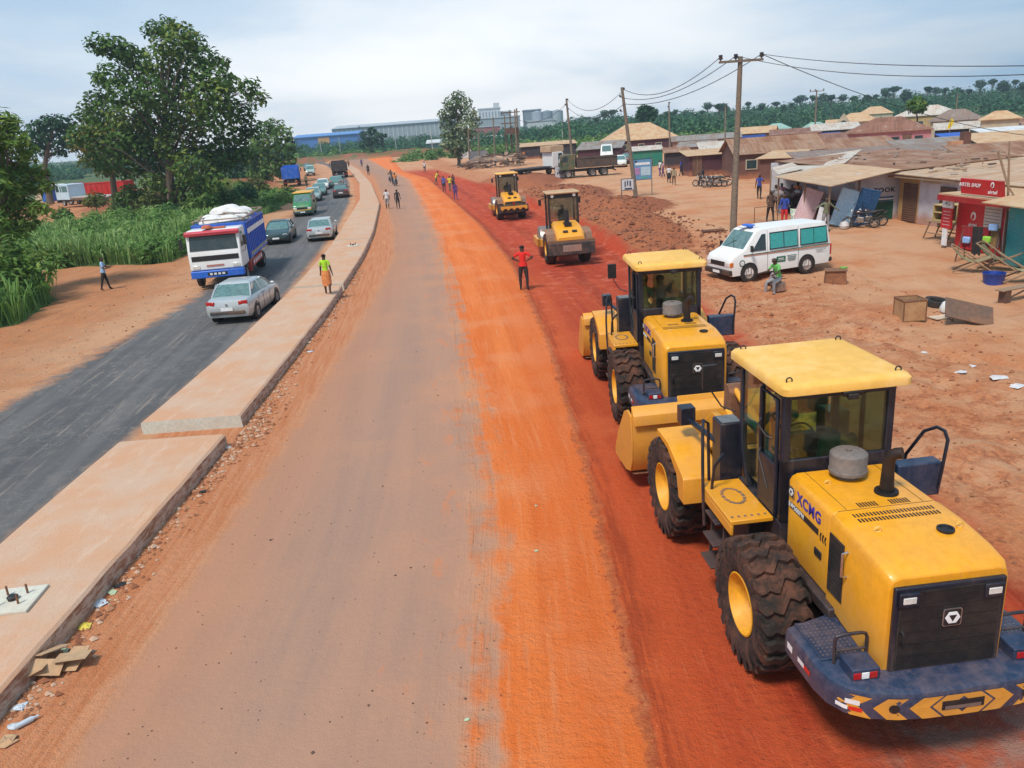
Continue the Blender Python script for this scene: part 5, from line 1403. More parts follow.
    if sit is None and not lean: tg = np.where((near <= 1) & (cen[:, 2] / S - off < hp + .01), 2, tg)
    # hair cap on the head
    hc = Vector(P_[hm]); fd_ = np.array([math.sin(R(headdir)), math.cos(R(headdir)), 0])
    isd = np.isin(near, (5, 6)); rel = (cen - np.array(hc)) / S
    hairm = isd & ((rel[:, 2] > .03) | ((rel @ fd_ < -.005) & (rel[:, 2] > -.055)))
    tg = np.where(hairm, 4, tg)
    for mm in (SKIN, shirt, pants, shoe, HAIR): bm_.materials.append(mm)
    bm_.polygons.foreach_set('material_index', tg.astype(np.int32)); bm_.polygons.foreach_set('use_smooth', [True] * len(bm_.polygons))
    bm_.update()
    root = thing(name, label, 'person', loc, rz, group)
    bo = bpy.data.objects.new('body', bm_); COL.objects.link(bo); bo.parent = root
    # face
    F_ = Vector((fd_[0], fd_[1], 0)); Sd = Vector((F_.y, -F_.x, 0)); b = MB()
    def blob(c, rx, ry, rz_, m):
        rings = []
        for u in np.linspace(-1, 1, 6):
            q = math.sqrt(max(0.02, 1 - u * u)); rings.append([tuple(c + Sd * (rx * q * math.cos(a)) + F_ * (ry * q * math.sin(a)) + Vector((0, 0, rz_ * u))) for a in np.linspace(0, 2 * math.pi, 9)[:-1]])
        b.loft(rings, m)
    hcs = Vector(P_[hm]) + Vector((0, 0, -.012 * S))
    for s in (-1, 1):
        blob(hcs + F_ * .084 * S + Sd * s * .033 * S + Vector((0, 0, .005)), .015 * S, .008 * S, .009 * S, 1)
        blob(hcs + F_ * .0915 * S + Sd * s * .033 * S + Vector((0, 0, .005)), .007 * S, .004 * S, .007 * S, 2)
        blob(hcs + Sd * s * .090 * S + Vector((0, 0, -.01)), .012 * S, .02 * S, .03 * S, 0)
    blob(hcs + F_ * .092 * S + Vector((0, 0, -.03 * S)), .016 * S, .018 * S, .024 * S, 0)
    blob(hcs + F_ * .078 * S + Vector((0, 0, -.066 * S)), .026 * S, .012 * S, .009 * S, 3)
    b.build('face', [SKIN, WLET, HAIR, M('lip', (.11, .035, .03), .5, 0, 0)], root, smooth=True)
    if hair == 'bun':
        b = MB(); c = Vector(P_[hm]) - F_ * .085 * S + Vector((0, 0, .0)); rings = []
        for u in np.linspace(-1, 1, 7):
            q = math.sqrt(max(.02, 1 - u * u)); rings.append([tuple(c + Vector((.055 * q * math.cos(a), .05 * q * math.sin(a), .06 * u))) for a in np.linspace(0, 2 * math.pi, 9)[:-1]])
        b.loft(rings); b.build('hair', HAIR, root, smooth=True)
    if cap:
        b = MB(); c = Vector(P_[ht])
        b.lathe([(.098 * S, -.05 * S), (.097 * S, .0), (.075 * S, .045 * S), (.03 * S, .062 * S), (.001, .064 * S)], tuple(c + Vector((0, 0, -.0))), n=14)
        b.box(tuple(c + F_ * .12 * S + Vector((0, 0, -.045 * S))), (.13 * S, .10 * S, .012), rz=-R(headdir)); b.build('cap', cap, root, smooth=True)
    if skirt:
        mt, zl = skirt; b = MB(); rings = []
        for k in range(6):
            u = k / 5; z = (hp + .08) * (1 - u) + zl * u; w_ = (.165 + .045 * math.sin(min(1, u * 2.2) * math.pi / 2) + (-.02 * u))
            rings.append([((w_ * 1.05 * math.cos(a)) * S, (w_ * .86 * math.sin(a) * (1 + .05 * math.cos(5 * a) * u)) * S, (z + off) * S) for a in np.linspace(0, 2 * math.pi, 21)[:-1]])
        b.loft(rings); b.build('skirt', mt, root, smooth=True)
    # collar / hem ring so the shirt reads as cloth
    if sit is None and sleeves != 'none' and not skirt:
        b = MB(); rings = []
        for k, (z, rx, ry) in enumerate(((hp - .02, .174, .138), (hp + .04, .170, .134), (hp + .12, .150, .120))):
            rings.append([tuple(Vector(up_(rx * math.cos(a), ry * math.sin(a), z)) * S + Vector((0, 0, off * S))) for a in np.linspace(0, 2 * math.pi, 17)[:-1]])
        b.loft(rings, caps=False); b.build('shirt_hem', shirt, root, smooth=True)
    return root

W_ = cloth('white', (.68, .68, .68)); BK = cloth('black', (.018, .018, .02)); NV = cloth('navy', (.02, .025, .05)); LB = cloth('light_blue', (.32, .50, .70))
RD = cloth('red', (.72, .015, .012)); BL = cloth('blue', (.02, .06, .34)); HV = cloth('lime', (.38, .70, .02)); KH = cloth('khaki', (.30, .25, .15)); GY = cloth('grey', (.28, .28, .29))
RP = cloth('red_trousers', (.60, .02, .03)); PU = cloth('purple', (.11, .05, .22)); OR = cloth('orange', (.75, .22, .03)); GN = cloth('green', (.12, .45, .10)); PK = cloth('pink', (.55, .28, .35))
TL = cloth('teal', (.02, .22, .18)); JN = cloth('jeans', (.16, .27, .42)); BR = cloth('brown', (.12, .07, .05)); OL = cloth('olive', (.16, .17, .10)); YV = cloth('yellow_vest', (.70, .66, .05))
def face(px, py, px2, py2):
    a, b_ = on(px, py), on(px2, py2); d_ = b_ - a; return math.atan2(-d_.x, d_.y)
def pp(px, py, dz=0):
    p = on(px, py); return (p.x, p.y, p.z + dz)

person('woman in a lime green top and orange patterned wrapper walking along the median', (-7.35, 32.7, .30), R(3), 1.66, HV, cloth('wrapper', (.72, .26, .08), (.35, .08, .04), 22), None, ((10, 4), (-10, 12)), ((12, 8, 8), (-8, 12, 10)), skirt=(cloth('wrapper'), .34), shorts=True, hair='bun', fem=True)
person('man in a red shirt with hands on hips, seen from behind in the cut', pp(524.5, 290), R(-6), 1.80, RD, BK, None, ((3, 0, 5), (-3, 0, 5)), ((-28, 52, 62, 110), (-28, 52, 62, 110)), group=None)
person('man in a light blue shirt and dark trousers standing on the left roadside dirt', pp(107, 290), R(-75), 1.66, LB, BK, None, ((12, 4, 4), (-14, 4, 4)), ((25, 12, 70), (20, 12, 75)), lean=4)
person('walker in a white shirt, beside the one in black, on the new road', pp(388, 209), R(4), 1.75, W_, GY, None, ((10, 4), (-12, 14)), ((14, 12, 20), (-14, 7, 15)), shorts=True)
person('walker in black beside the one in a white shirt on the new road', pp(398.5, 209), R(8), 1.72, BK, BK, None, ((-12, 14), (12, 4)), ((-14, 7, 15), (16, 10, 20)), shorts=True)
person('dark figure standing on the median far ahead', (-21.2, 136.5, .31), R(180), 1.78, BK, BK, None, ((4, 0), (-4, 0)))
person('figure standing by the rear of the parked blue truck', pp(307, 187), R(170), 1.78, OL, BK)
GP = 'workers along the edge of the red cut'
person('worker in a white shirt at the far end of the cut, alone', pp(425, 172), R(180), 1.75, W_, BK, None, ((8, 2), (-8, 2)), group=GP)
person('worker in a yellow vest bending, leftmost of the group at the cut', pp(436.5, 185), R(-90), 1.72, YV, OL, None, ((10, 4), (-10, 8)), ((30, 6, 30), (30, 6, 30)), lean=22, group=GP)
person('worker in a blue shirt standing between the two yellow vests', pp(444.5, 192), R(180), 1.75, cloth('mid_blue', (.06, .12, .42)), NV, None, ((6, 0), (-6, 0)), group=GP)
person('worker in a yellow-green vest in the middle of the group at the cut', pp(450.5, 191), R(160), 1.75, YV, OL, None, ((14, 4), (-10, 4)), ((10, 14, 20), (20, 14, 40)), group=GP)
person('worker in dark clothes behind the yellow-green vest at the cut', pp(454, 189), R(150), 1.75, BR, BK, None, ((6, 0), (-6, 0)), group=GP)
person('worker in purple, nearest of the group at the edge of the cut', pp(456, 200), R(200), 1.75, PU, PU, None, ((6, 0), (-6, 0)), ((8, 5, 10), (-4, 5, 10)), sleeves='long', group=GP)
person('far pedestrian in dark clothes at the bend, left of the new road', pp(349, 168), 0, 1.75, BR, BK)
person('far pedestrian at the bend, right of the other one', pp(362, 167), 0, 1.75, PU, BK)
# right side
person('man in a blue shirt and black trousers walking across the open dirt', pp(759, 199), R(150), 1.78, BL, BK, None, ((14, 2, 4), (-14, 4, 4)), ((40, 20, 70), (-10, 10, 20)))
person('man in dark clothes standing behind the thin metal barrier', pp(770, 222), R(190), 1.80, BR, BK, None, ((10, 2, 4), (-8, 4, 4)), ((30, 10, 60), (10, 10, 30)), sleeves='long')
person('man in a blue top and red trousers beside the floral mat', pp(784, 226), R(150), 1.74, BL, RP, None, ((4, 0), (-4, 0)), ((30, 8, 70), (10, 10, 20)), sleeves='long')
person('man in an olive top with arms spread, in front of the pale blue mattress', pp(825, 231.5), R(185), 1.72, OL, GY, None, ((4, 0, 5), (-6, 2, 5)), ((10, 48, 15), (10, 62, 10)), sleeves='long')
GC = 'people walking between the sheds'
for i, (x, y, sh, pn, lb, hd, hh) in enumerate((
    (651, 172, BR, BK, 'person in dark clothes directly right of the blue sign board', 160, 1.7), (660, 176, W_, PU, 'striding person in white, right of the blue sign board', 120, 1.7),
    (663, 177, PK, PU, 'person in pink beside the striding one in white', 100, 1.65), (669, 183, W_, BK, 'person in white top and black skirt walking nearer, left of the pair', 170, 1.65),
    (674, 185, KH, BR, 'child-sized figure in khaki, right of the pair', 170, 1.6), (681, 176, BL, NV, 'person in blue by the dark shed wall', 90, 1.7), (684, 175, BK, BK, 'person in black leaning at the dark shed corner', 200, 1.75))):
    person(lb, pp(x, y), R(hd), hh, sh, pn, None, ((14, 4), (-14, 10)), ((14, 8, 15), (-14, 8, 15)), group=GC, skirt=(BK, .4) if i == 3 else None)
GS = 'people in the shade under the awning'
for i, (x, y, sh, lb, hd) in enumerate(((775, 212, GY, 'person in grey at the awning post, behind the man in dark clothes', 200), (781, 210, PK, 'person in pink in the shade behind the man in blue and red', 160), (791, 212, BR, 'person in brown in the shade, left of the pink mattress', 200), (797, 209, OR, 'person in orange deep under the awning', 150))):
    person(lb, pp(x, y), R(hd), 1.7, sh, BK, None, ((4, 0), (-4, 0)), group=GS)
GF = 'people by the far dark sheds'
for i, (x, y, sh, lb) in enumerate(((524, 160, OR, 'far figure in orange by the long dark shed'), (541, 159, BK, 'far dark figure in front of the long shed'), (548, 161, BR, 'far brown figure nearest the flatbed lorry'), (700, 186, NV, 'person in navy sitting astride the leftmost motorcycle'))[:3]):
    person(lb, pp(x, y), R(180), 1.7, sh, BK, None, ((8, 4), (-8, 4)), group=GF)
# drivers in the loaders
def in_loader(l, x, y, z):
    a = l.rotation_euler.z; return (l.location.x + x * math.cos(a) - y * math.sin(a), l.location.y + x * math.sin(a) + y * math.cos(a), l.location.z + z)
STT = dict(legs=((80, 80, 6), (80, 80, 6)))
person('driver in teal and jeans in the nearest loader cab, one leg stretched out', in_loader(ld, -.36, 1.24, 1.58), ld.rotation_euler.z, 1.75, TL, JN, M('boot_brown', (.32, .12, .05), .7, 0, .3), ((118, 30, 4), (82, 70, 8)), ((35, 6, 60), (50, 8, 40)), sit=.50, sleeves='long')
person('man in a dark blue shirt sitting in the cab of the second loader', in_loader(ld2, -.10, 1.0, 1.62), ld2.rotation_euler.z, 1.75, NV, BK, None, ((84, 78, 6), (84, 78, 6)), ((40, 10, 60), (60, 16, 50)), sit=.50)
person('man in a teal shirt and orange cap standing in the second loader cab', in_loader(ld2, -.46, 1.05, 1.42), ld2.rotation_euler.z + R(-40), 1.55, TL, BK, None, ((4, 0), (-4, 0)), ((20, 6, 50), (20, 6, 40)), cap=M('cap_orange', (.72, .28, .08), .8))
person('driver in a dark shirt in the cab of the nearer road roller', (r2.location.x - .05, r2.location.y + 1.05, r2.location.z + 1.38), R(4), 1.7, BR, BK, None, ((80, 78, 6), (80, 78, 6)), ((50, 8, 30), (50, 8, 30)), sit=.5)
person('driver in dark clothes in the cab of the farther road roller', (r1.location.x - .1, r1.location.y + 1.05, r1.location.z + 1.38), R(8), 1.7, BK, BK, None, ((80, 78, 6), (80, 78, 6)), ((50, 8, 30), (50, 8, 30)), sit=.5)
# seated man by the van on a block
sp_ = on(778, 291)
person('person in a green top sitting on a low block in front of the white van', (sp_.x, sp_.y, sp_.z), R(115), 1.66, GN, GY, None, ((78, 84, 14), (74, 70, 12)), ((36, 12, 50), (36, 12, 50)), sit=.42, lean=18)
b = MB(); b.box((0, 0, .17), (.42, .36, .34), top=(.92, .92)); o = b.build('stone_block', M('block_grey', (.22, .17, .14), .9, 0, .5, bump=.5), None, bevel=.03, loc=(sp_.x, sp_.y, sp_.z), rz=.3); tag(o, 'small earthy stone block used as a seat in front of the van', 'block')
sp2 = on(769, 291)
person('child in a grey patterned shirt crouched beside the seated person in green', (sp2.x, sp2.y, sp2.z), R(-100), 1.25, cloth('grey_pattern', (.30, .25, .26), (.12, .08, .08), 40), BR, None, ((95, 120, 10), (90, 110, 10)), ((50, 8, 40), (50, 8, 40)), sit=.22, lean=20)

# ------------------------------------------------------------------ motorcycles
def make_bike(label, paint, group='motorcycles parked by the dark shed'):
    c = thing('motorcycle', label, 'motorcycle', group=group)
    for y, r in ((-.62, .29), (.66, .29)):
        e_ = bpy.data.objects.new('wheel', None); COL.objects.link(e_); e_.parent = c; e_.location = (0, y, r)
        b = MB(); b.tube([(0, (r - .04) * math.cos(a), (r - .04) * math.sin(a)) for a in np.linspace(0, 2 * math.pi, 25)[:-1]], .042, 8, closed=True); b.build('tyre', CTYRE, e_, smooth=True)
        b = MB(); b.tube([(-.05, 0, 0), (.05, 0, 0)], .05, 10)
        for k in range(12):
            a = 2 * math.pi * k / 12; b.tube([(0, 0, 0), (0, (r - .06) * math.cos(a), (r - .06) * math.sin(a))], .004, 4)
        b.tube([(0, (r - .075) * math.cos(a), (r - .075) * math.sin(a)) for a in np.linspace(0, 2 * math.pi, 21)[:-1]], .012, 5, closed=True); b.build('rim', CHROME, e_)
    b = MB(); b.tube([(0, .38, .82), (0, .15, .45), (0, -.2, .36), (0, -.35, .62), (0, .3, .74)], .022, 6); b.tube([(0, -.2, .38), (0, -.62, .29)], .02, 6); b.tube([(.05, -.62, .3), (.06, -.5, .62)], .018, 6); b.build('frame', BLACKP, c, smooth=True)
    b = MB(); b.bb(-.11, .11, -.12, .22, .28, .56); b.tube([(0, .1, .55), (0, .18, .62)], .07, 8); b.build('engine', STEEL, c, bevel=.03)
    b = MB()
    for s in (-1, 1): b.tube([(s * .07, .66, .29), (s * .07, .42, .92)], .02, 6)
    b.build('fork', CHROME, c, smooth=True)
    b = MB(); b.tube([(-.34, .28, 1.06), (-.2, .36, 1.02), (0, .40, .96), (.2, .36, 1.02), (.34, .28, 1.06)], .014, 6); b.build('handlebar', BLACKP, c, smooth=True)
    b = MB(); rings = []
    for y, w_, z0, z1 in ((.36, .06, .78, .88), (.28, .12, .72, .93), (.1, .14, .70, .94), (-.05, .08, .70, .82)): rings.append([(w_ * math.cos(a), y, (z0 + z1) / 2 + (z1 - z0) / 2 * math.sin(a)) for a in np.linspace(0, 2 * math.pi, 11)[:-1]])
    b.loft(rings); b.build('tank', paint, c, smooth=True)
    b = MB(); b.box((0, -.35, .80), (.24, .68, .10), rx=R(-3)); b.build('saddle', BLACKP, c, bevel=.03)
    b = MB(); b.box((0, -.72, .70), (.14, .3, .04), rx=R(-30)); b.box((0, .68, .60), (.10, .34, .02)); b.build('mudguard', paint, c, bevel=.01)
    b = MB(); b.lathe([(.001, 0), (.07, .01), (.085, .06), (.001, .08)], (0, .46, .88), 'y', 12); b.build('headlight', LAMP, c, smooth=True)
    b = MB(); b.tube([(.08, .1, .3), (.12, -.2, .27), (.13, -.75, .38)], [.02, .03, .04], 8); b.build('exhaust_pipe', CHROME, c, smooth=True)
    b = MB()
    for s in (-1, 1): b.tube([(s * .26, .33, 1.05), (s * .3, .36, 1.2)], .008, 4); b.box((s * .31, .36, 1.24), (.1, .02, .07))
    b.build('mirror', BLACKP, c)
    return c
bk = make_bike('dark red motorcycle, leftmost of the row by the dark shed', DKRED)
p = on(703, 186); bk.location = p; bk.rotation_euler.z = R(78)
for i, (x, y, a, lb) in enumerate(((708, 186, 65, 'second motorcycle from the left in the row by the dark shed'), (712, 187, 82, 'third motorcycle from the left in the row by the dark shed'), (717, 187, 70, 'fourth motorcycle from the left in the row by the dark shed'), (722, 186, 88, 'fifth motorcycle, rightmost of the row, next to the wooden pole'))):
    dup(bk, on(x, y), R(a), lb)
person('person in navy astride the leftmost motorcycle of the row', tuple(on(703, 186)), R(78), 1.7, NV, BK, None, ((55, 60, 22), (55, 60, 22)), ((50, 14, 20), (50, 14, 20)), sit=.82)
for (x, y, lb, a) in ((861, 228, 'muddy brown motorcycle in front of the dark blue mattress', 60), (869, 226.5, 'second muddy motorcycle, right one before the dark blue mattress', 75)):
    c = dup(bk, on(x, y), R(a), lb); del c['group']
for (x, y, lb, sh, a) in ((395.5, 186, 'nearer', OR, 178), (391.5, 182, 'farther', BR, 176)):
    p = on(x, y); c = dup(bk, p, R(a), lb + ' motorcycle of the two riding towards the camera on the new road'); c['group'] = 'motorcycles on the new road'
    person('rider of the %s motorcycle on the new road' % lb, tuple(p), R(a), 1.72, sh, BK, None, ((55, 60, 22), (55, 60, 22)), ((55, 14, 15), (55, 14, 15)), sit=.82, sleeves='long')
    person('passenger behind the rider of the %s motorcycle' % lb, (p.x, p.y + .42, p.z), R(a), 1.70, KH, NV, None, ((55, 70, 24), (55, 70, 24)), ((40, 10, 40), (40, 10, 40)), sit=.86)
# ------------------------------------------------------------------ buildings
RUST1 = corrugated('roof_rust', (.42, .24, .14), (.26, .11, .055), .75)
RUST2 = corrugated('roof_red_brown', (.34, .15, .09), (.20, .085, .05), .7)
TAN = corrugated('roof_tan', (.58, .42, .28), (.34, .18, .09), .55)
PALE = corrugated('roof_pale', (.70, .63, .54), (.42, .26, .16), .45)
GREYR = corrugated('roof_grey', (.34, .31, .28), (.24, .14, .09), .6)
BROWNG = corrugated('roof_grey_brown', (.30, .22, .18), (.22, .13, .09), .5)
TEALR = corrugated('roof_teal', (.30, .52, .45), (.3, .35, .28), .3)
WHITER = corrugated('roof_white', (.78, .80, .80), (.5, .42, .35), .3)
def wallm(name, rgb, low=(.42, .17, .08)):
    """plaster with rain-splashed laterite along its foot and blotches"""
    if name in MATS: return MATS[name]
    m = bpy.data.materials.new(name); t = NT(m); v = t.co('Object')
    sp = t.new('ShaderNodeSeparateXYZ'); t.l.new(v, sp.inputs[0])
    n1 = t.noise(v, 1.4, 5, .65); n2 = t.noise(v, 9, 4, .65)
    c = t.mix(t.step(n1, .35, .7), rgb, tuple(x * .78 for x in rgb))
    f = t.step(t.math('SUBTRACT', sp.outputs[2], t.math('MULTIPLY', n1, .9)), -.35, .25, 1, 0)
    c = t.mix(t.math('MULTIPLY', f, .75), c, low)
    c = t.mix(t.math('MULTIPLY', t.step(n2, .55, .75), .3), c, tuple(x * .6 for x in rgb))
    t.pbr(c, .9, 0, t.bump(n2, .3, .02)); MATS[name] = m; return m
W_CREAM = wallm('wall_cream', (.50, .42, .30)); W_TAN = wallm('wall_tan', (.52, .33, .14)); W_WHITE = wallm('wall_white', (.62, .60, .64)); W_PINK = wallm('wall_pink', (.50, .20, .22))
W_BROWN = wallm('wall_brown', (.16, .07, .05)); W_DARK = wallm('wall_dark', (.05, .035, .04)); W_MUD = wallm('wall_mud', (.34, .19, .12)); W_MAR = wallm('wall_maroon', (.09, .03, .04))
W_GREEN = M('sheet_green', (.01, .20, .14), .6, 0, .15); TEALW = M('kiosk_teal', (.02, .30, .32), .5, 0, .2); TARP = M('tarp_blue', (.01, .10, .45), .6, 0, .15, bump=.6, bscale=5)
WOOD = M('weathered_wood', (.28, .19, .12), .85, 0, .35, scale=3, bump=.4, bscale=25); DWOOD = M('dark_shutter', (.12, .06, .04), .75, 0, .35, (.3, .15, .08), 2)
OPEN = M('shop_interior_shade', (.015, .012, .012), .9, 0, 0)  # shade inside the open shop, put in as a near-black floor colour

def house(name, label, cat, c, w, d, eave, rise, kind, roofm, wm, rz=0, over=.35, wins=(), doors=(), group=None, side_wins=0, z0=None, windowm=None):
    """c: front-centre on the ground; +Y runs into the building.  wins/doors: x positions on the front"""
    z = gz(c[0], c[1]) if z0 is None else z0
    o = thing(name, label, cat, (c[0], c[1], z - .02), rz, group)
    b = MB(); b.bb(-w / 2, w / 2, 0, d, -.6, eave); 
    if kind == 'gable': b.prism([(-w / 2, eave), (w / 2, eave), (0, eave)] if False else [(0, eave), (d, eave), (d / 2, eave + rise - .04)], 'x', -w / 2 + .01, w / 2 - .01)
    if kind == 'gable_y': b.prism([(-w / 2, eave), (w / 2, eave), (0, eave + rise - .04)], 'y', .01, d - .01)
    b.build('wall', wm, o)
    b = MB(); t_ = .045
    if kind == 'gable':
        for (ya, yb) in ((-over, d / 2), (d + over, d / 2)):
            za = eave - over * rise / (d / 2); zb = eave + rise
            b.add([(-w / 2 - over, ya, za), (w / 2 + over, ya, za), (w / 2 + over, yb, zb), (-w / 2 - over, yb, zb), (-w / 2 - over, ya, za + t_), (w / 2 + over, ya, za + t_), (w / 2 + over, yb, zb + t_), (-w / 2 - over, yb, zb + t_)], [(0, 3, 2, 1), (4, 5, 6, 7), (0, 1, 5, 4), (1, 2, 6, 5), (2, 3, 7, 6), (3, 0, 4, 7)])
    elif kind == 'gable_y':
        for (xa, xb) in ((-w / 2 - over, 0), (w / 2 + over, 0)):
            za = eave - over * rise / (w / 2); zb = eave + rise
            b.add([(xa, -over, za), (xb, -over, zb), (xb, d + over, zb), (xa, d + over, za), (xa, -over, za + t_), (xb, -over, zb + t_), (xb, d + over, zb + t_), (xa, d + over, za + t_)], [(0, 3, 2, 1), (4, 5, 6, 7), (0, 1, 5, 4), (1, 2, 6, 5), (2, 3, 7, 6), (3, 0, 4, 7)])
    elif kind == 'hip':
        q = min(w, d) / 2 * .95; x0, x1, y0, y1 = -w / 2 - over, w / 2 + over, -over, d + over
        za = eave - .05; zb = eave + rise
        if w >= d: r0, r1 = (-w / 2 + q, d / 2, zb), (w / 2 - q, d / 2, zb)
        else: r0, r1 = (0, q, zb), (0, d - q, zb)
        vs = [(x0, y0, za), (x1, y0, za), (x1, y1, za), (x0, y1, za), r0, r1]
        fs = [(0, 1, 5, 4), (1, 2, 5), (2, 3, 4, 5), (3, 0, 4), (3, 2, 1, 0)] if w >= d else [(0, 1, 4), (1, 2, 5, 4), (2, 3, 5), (3, 0, 4, 5), (3, 2, 1, 0)]
        b.add(vs, fs)
        b.bb(x0, x1, y0, y1, za - .08, za + .004)
    elif kind == 'shed':      # rises towards the back
        za, zb = eave - over * rise / d, eave + rise + over * rise / d
        b.add([(-w / 2 - over, -over, za), (w / 2 + over, -over, za), (w / 2 + over, d + over, zb), (-w / 2 - over, d + over, zb), (-w / 2 - over, -over, za + t_), (w / 2 + over, -over, za + t_), (w / 2 + over, d + over, zb + t_), (-w / 2 - over, d + over, zb + t_)], [(0, 3, 2, 1), (4, 5, 6, 7), (0, 1, 5, 4), (1, 2, 6, 5), (2, 3, 7, 6), (3, 0, 4, 7)])
    rf = b.build('roof', roofm, o)
    for x in wins:
        b = MB(); b.box((x, -.03, eave * .56), (1.1, .06, .95)); wf = b.build('window', windowm or W_CREAM, o)
        b = MB(); b.box((x, -.065, eave * .56), (.9, .015, .76)); b.build('pane', DGLASS, wf)
    for x in doors:
        b = MB(); b.box((x, -.03, 1.0), (1.0, .06, 2.0)); dd_ = b.build('door', DWOOD, o)
        b = MB(); b.box((x, -.068, 1.0), (.04, .015, 1.9)); b.build('door_post', WOOD, dd_)
    for k in range(side_wins):
        for s in (-1, 1):
            y = d * (k + 1) / (side_wins + 1); b = MB(); b.box((s * (w / 2 + .02), y, eave * .56), (.06, 1.0, .9)); wf = b.build('window', windowm or W_CREAM, o)
            b = MB(); b.box((s * (w / 2 + .055), y, eave * .56), (.015, .8, .72)); b.build('pane', DGLASS, wf)
    return o
def eave_pt(xl, xr, py, eave, g=0.0):
    c = at((xl + xr) / 2, py, eave + g)
    g = gz(c.x, c.y); c = at((xl + xr) / 2, py, eave + g)
    w_ = (xr - xl) * c.y / CF * .985
    return c, w_, g
def shack(label, xl, xr, py, eave, d, rise, kind, roofm, wm, rz=0, name='shack', cat='shack', group=None, **k):
    c, w_, g = eave_pt(xl, xr, py, eave)
    over = k.pop('over', .3); th = math.atan2(c.x, c.y); fc = 1.0 if c.y > 90 else .45
    w_ *= 1 - (1 - math.cos(th)) * fc; rz = rz - math.degrees(th) * fc
    if kind == 'hip': d = min(d, (w_ - 2 * over) * .72); rise = min(rise, d * .3)
    return house(name, label, cat, (c.x + math.sin(0) * 0, c.y + over), max(1.2, w_ - 2 * over), d, eave, rise, kind, roofm, wm, R(rz), over, group=group, **k)

GH = 'corrugated roofed houses of the settlement'
shack('brown house with a long rusty gable roof, behind the wooden pole', 734, 828, 151, 2.35, 7.5, 1.25, 'gable', RUST1, W_BROWN, 3, 'house', 'house', GH, wins=(-2.6, -1.0))
sh_ = shack('small shack with a tan roof and blue side panels in front of the brown house', 757, 798, 158, 2.15, 4.2, .35, 'shed', TAN, W_BROWN, -28, doors=(.2,))
b = MB()
for y in (.3, 1.6, 2.9): b.bb(1.68, 1.70, y, y + 1.15, .55, 1.85)
b.build('side_panel', M('panel_blue', (.06, .17, .28), .6, 0, .2), sh_)
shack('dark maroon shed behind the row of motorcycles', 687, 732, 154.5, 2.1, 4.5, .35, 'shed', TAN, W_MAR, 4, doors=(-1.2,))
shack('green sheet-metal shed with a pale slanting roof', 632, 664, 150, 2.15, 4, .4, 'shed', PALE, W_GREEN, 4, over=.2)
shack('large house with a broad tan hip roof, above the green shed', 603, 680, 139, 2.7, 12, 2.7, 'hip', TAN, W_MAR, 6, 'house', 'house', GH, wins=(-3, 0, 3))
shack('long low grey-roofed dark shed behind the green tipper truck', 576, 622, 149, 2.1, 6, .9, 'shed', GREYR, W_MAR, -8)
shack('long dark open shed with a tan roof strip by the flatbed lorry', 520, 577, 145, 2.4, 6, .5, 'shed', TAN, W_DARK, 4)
shack('low brown-roofed shed between the green shed and the dark maroon shed', 664, 692, 152, 2.0, 4, .4, 'shed', RUST1, W_DARK, 4)
shack('grey-roofed shed behind the dark maroon shed', 676, 716, 147, 2.1, 5, .5, 'shed', GREYR, W_MUD, -4)
shack('pale-roofed shed behind the dark maroon shed, nearest the pole', 700, 738, 148, 2.2, 5, .6, 'shed', PALE, W_MUD, 5)
shack('long grey rusty roof line left of the blue tarpaulin', 672, 742, 139, 2.2, 6, .7, 'gable', GREYR, W_MUD, 3)
t1_ = shack('tan-roofed house wrapped in blue tarpaulin, right of the tall pole', 737, 776, 132.5, 2.5, 6, .9, 'gable', TAN, W_MUD, -6)
b = MB(); b.bb(-3.2, 1.6, -.30, -.22, .9, 2.2); b.build('tarpaulin', TARP, t1_)
shack('long rusty roofed row behind the brown house', 770, 822, 134, 2.2, 6, .6, 'shed', RUST2, W_MUD, 2)
t2_ = shack('white-roofed shed with a blue front under the cream house', 812, 862, 129.5, 2.4, 6, .8, 'shed', PALE, W_DARK, 4)
b = MB(); b.bb(-3.4, .6, -.30, -.22, .6, 2.1); b.build('tarpaulin', TARP, t2_)
shack('wide rust-brown roof with pink walls, the pink house in the middle of the settlement', 846, 934, 131, 2.5, 8, 1.6, 'hip', RUST2, W_PINK, 3, 'house', 'house', GH, wins=(0.8, 3.4, -3.5), doors=(2.1,), windowm=W_PINK)
shack('low rusty roof directly left of the pink house', 795, 850, 141, 2.2, 6, .6, 'shed', RUST2, W_MUD, 3)
shack('wide brown roof below the pink house', 786, 900, 148, 2.2, 8, .7, 'gable', RUST1, W_MUD, 3, side_wins=1)
shack('long dark mossy roof running below the wide brown one', 800, 965, 156, 2.3, 5, .4, 'shed', BROWNG, W_MUD, 1)
shack('grey lean-to behind the shop row, below the yellow flag', 905, 990, 147, 2.3, 5, .5, 'shed', GREYR, W_MUD, 2)
shack('brick-coloured hut with a rusty roof beside the dark stack', 972, 1060, 158, 2.5, 5, .6, 'shed', RUST1, W_MUD, 2)
shack('tan-roofed shed at the right edge, above the kiosk', 985, 1075, 143, 2.3, 5, .7, 'shed', TAN, W_DARK, 2)
shack('white-roofed shed at the right edge of the settlement', 988, 1050, 132, 2.3, 4, .4, 'shed', WHITER, W_DARK, 3)
shack('brown-roofed shed at the right edge, farther than the white one', 1000, 1060, 124, 2.4, 5, .6, 'shed', RUST1, W_MUD, 3)
shack('pale tin-roofed shed beside the pink house', 935, 985, 128, 2.3, 5, .6, 'shed', PALE, W_DARK, 3)
tp = shack('low shelter covered with a blue tarpaulin near the yellow flag', 946, 980, 137, 2.3, 3, .3, 'shed', TARP, W_MUD, 0)
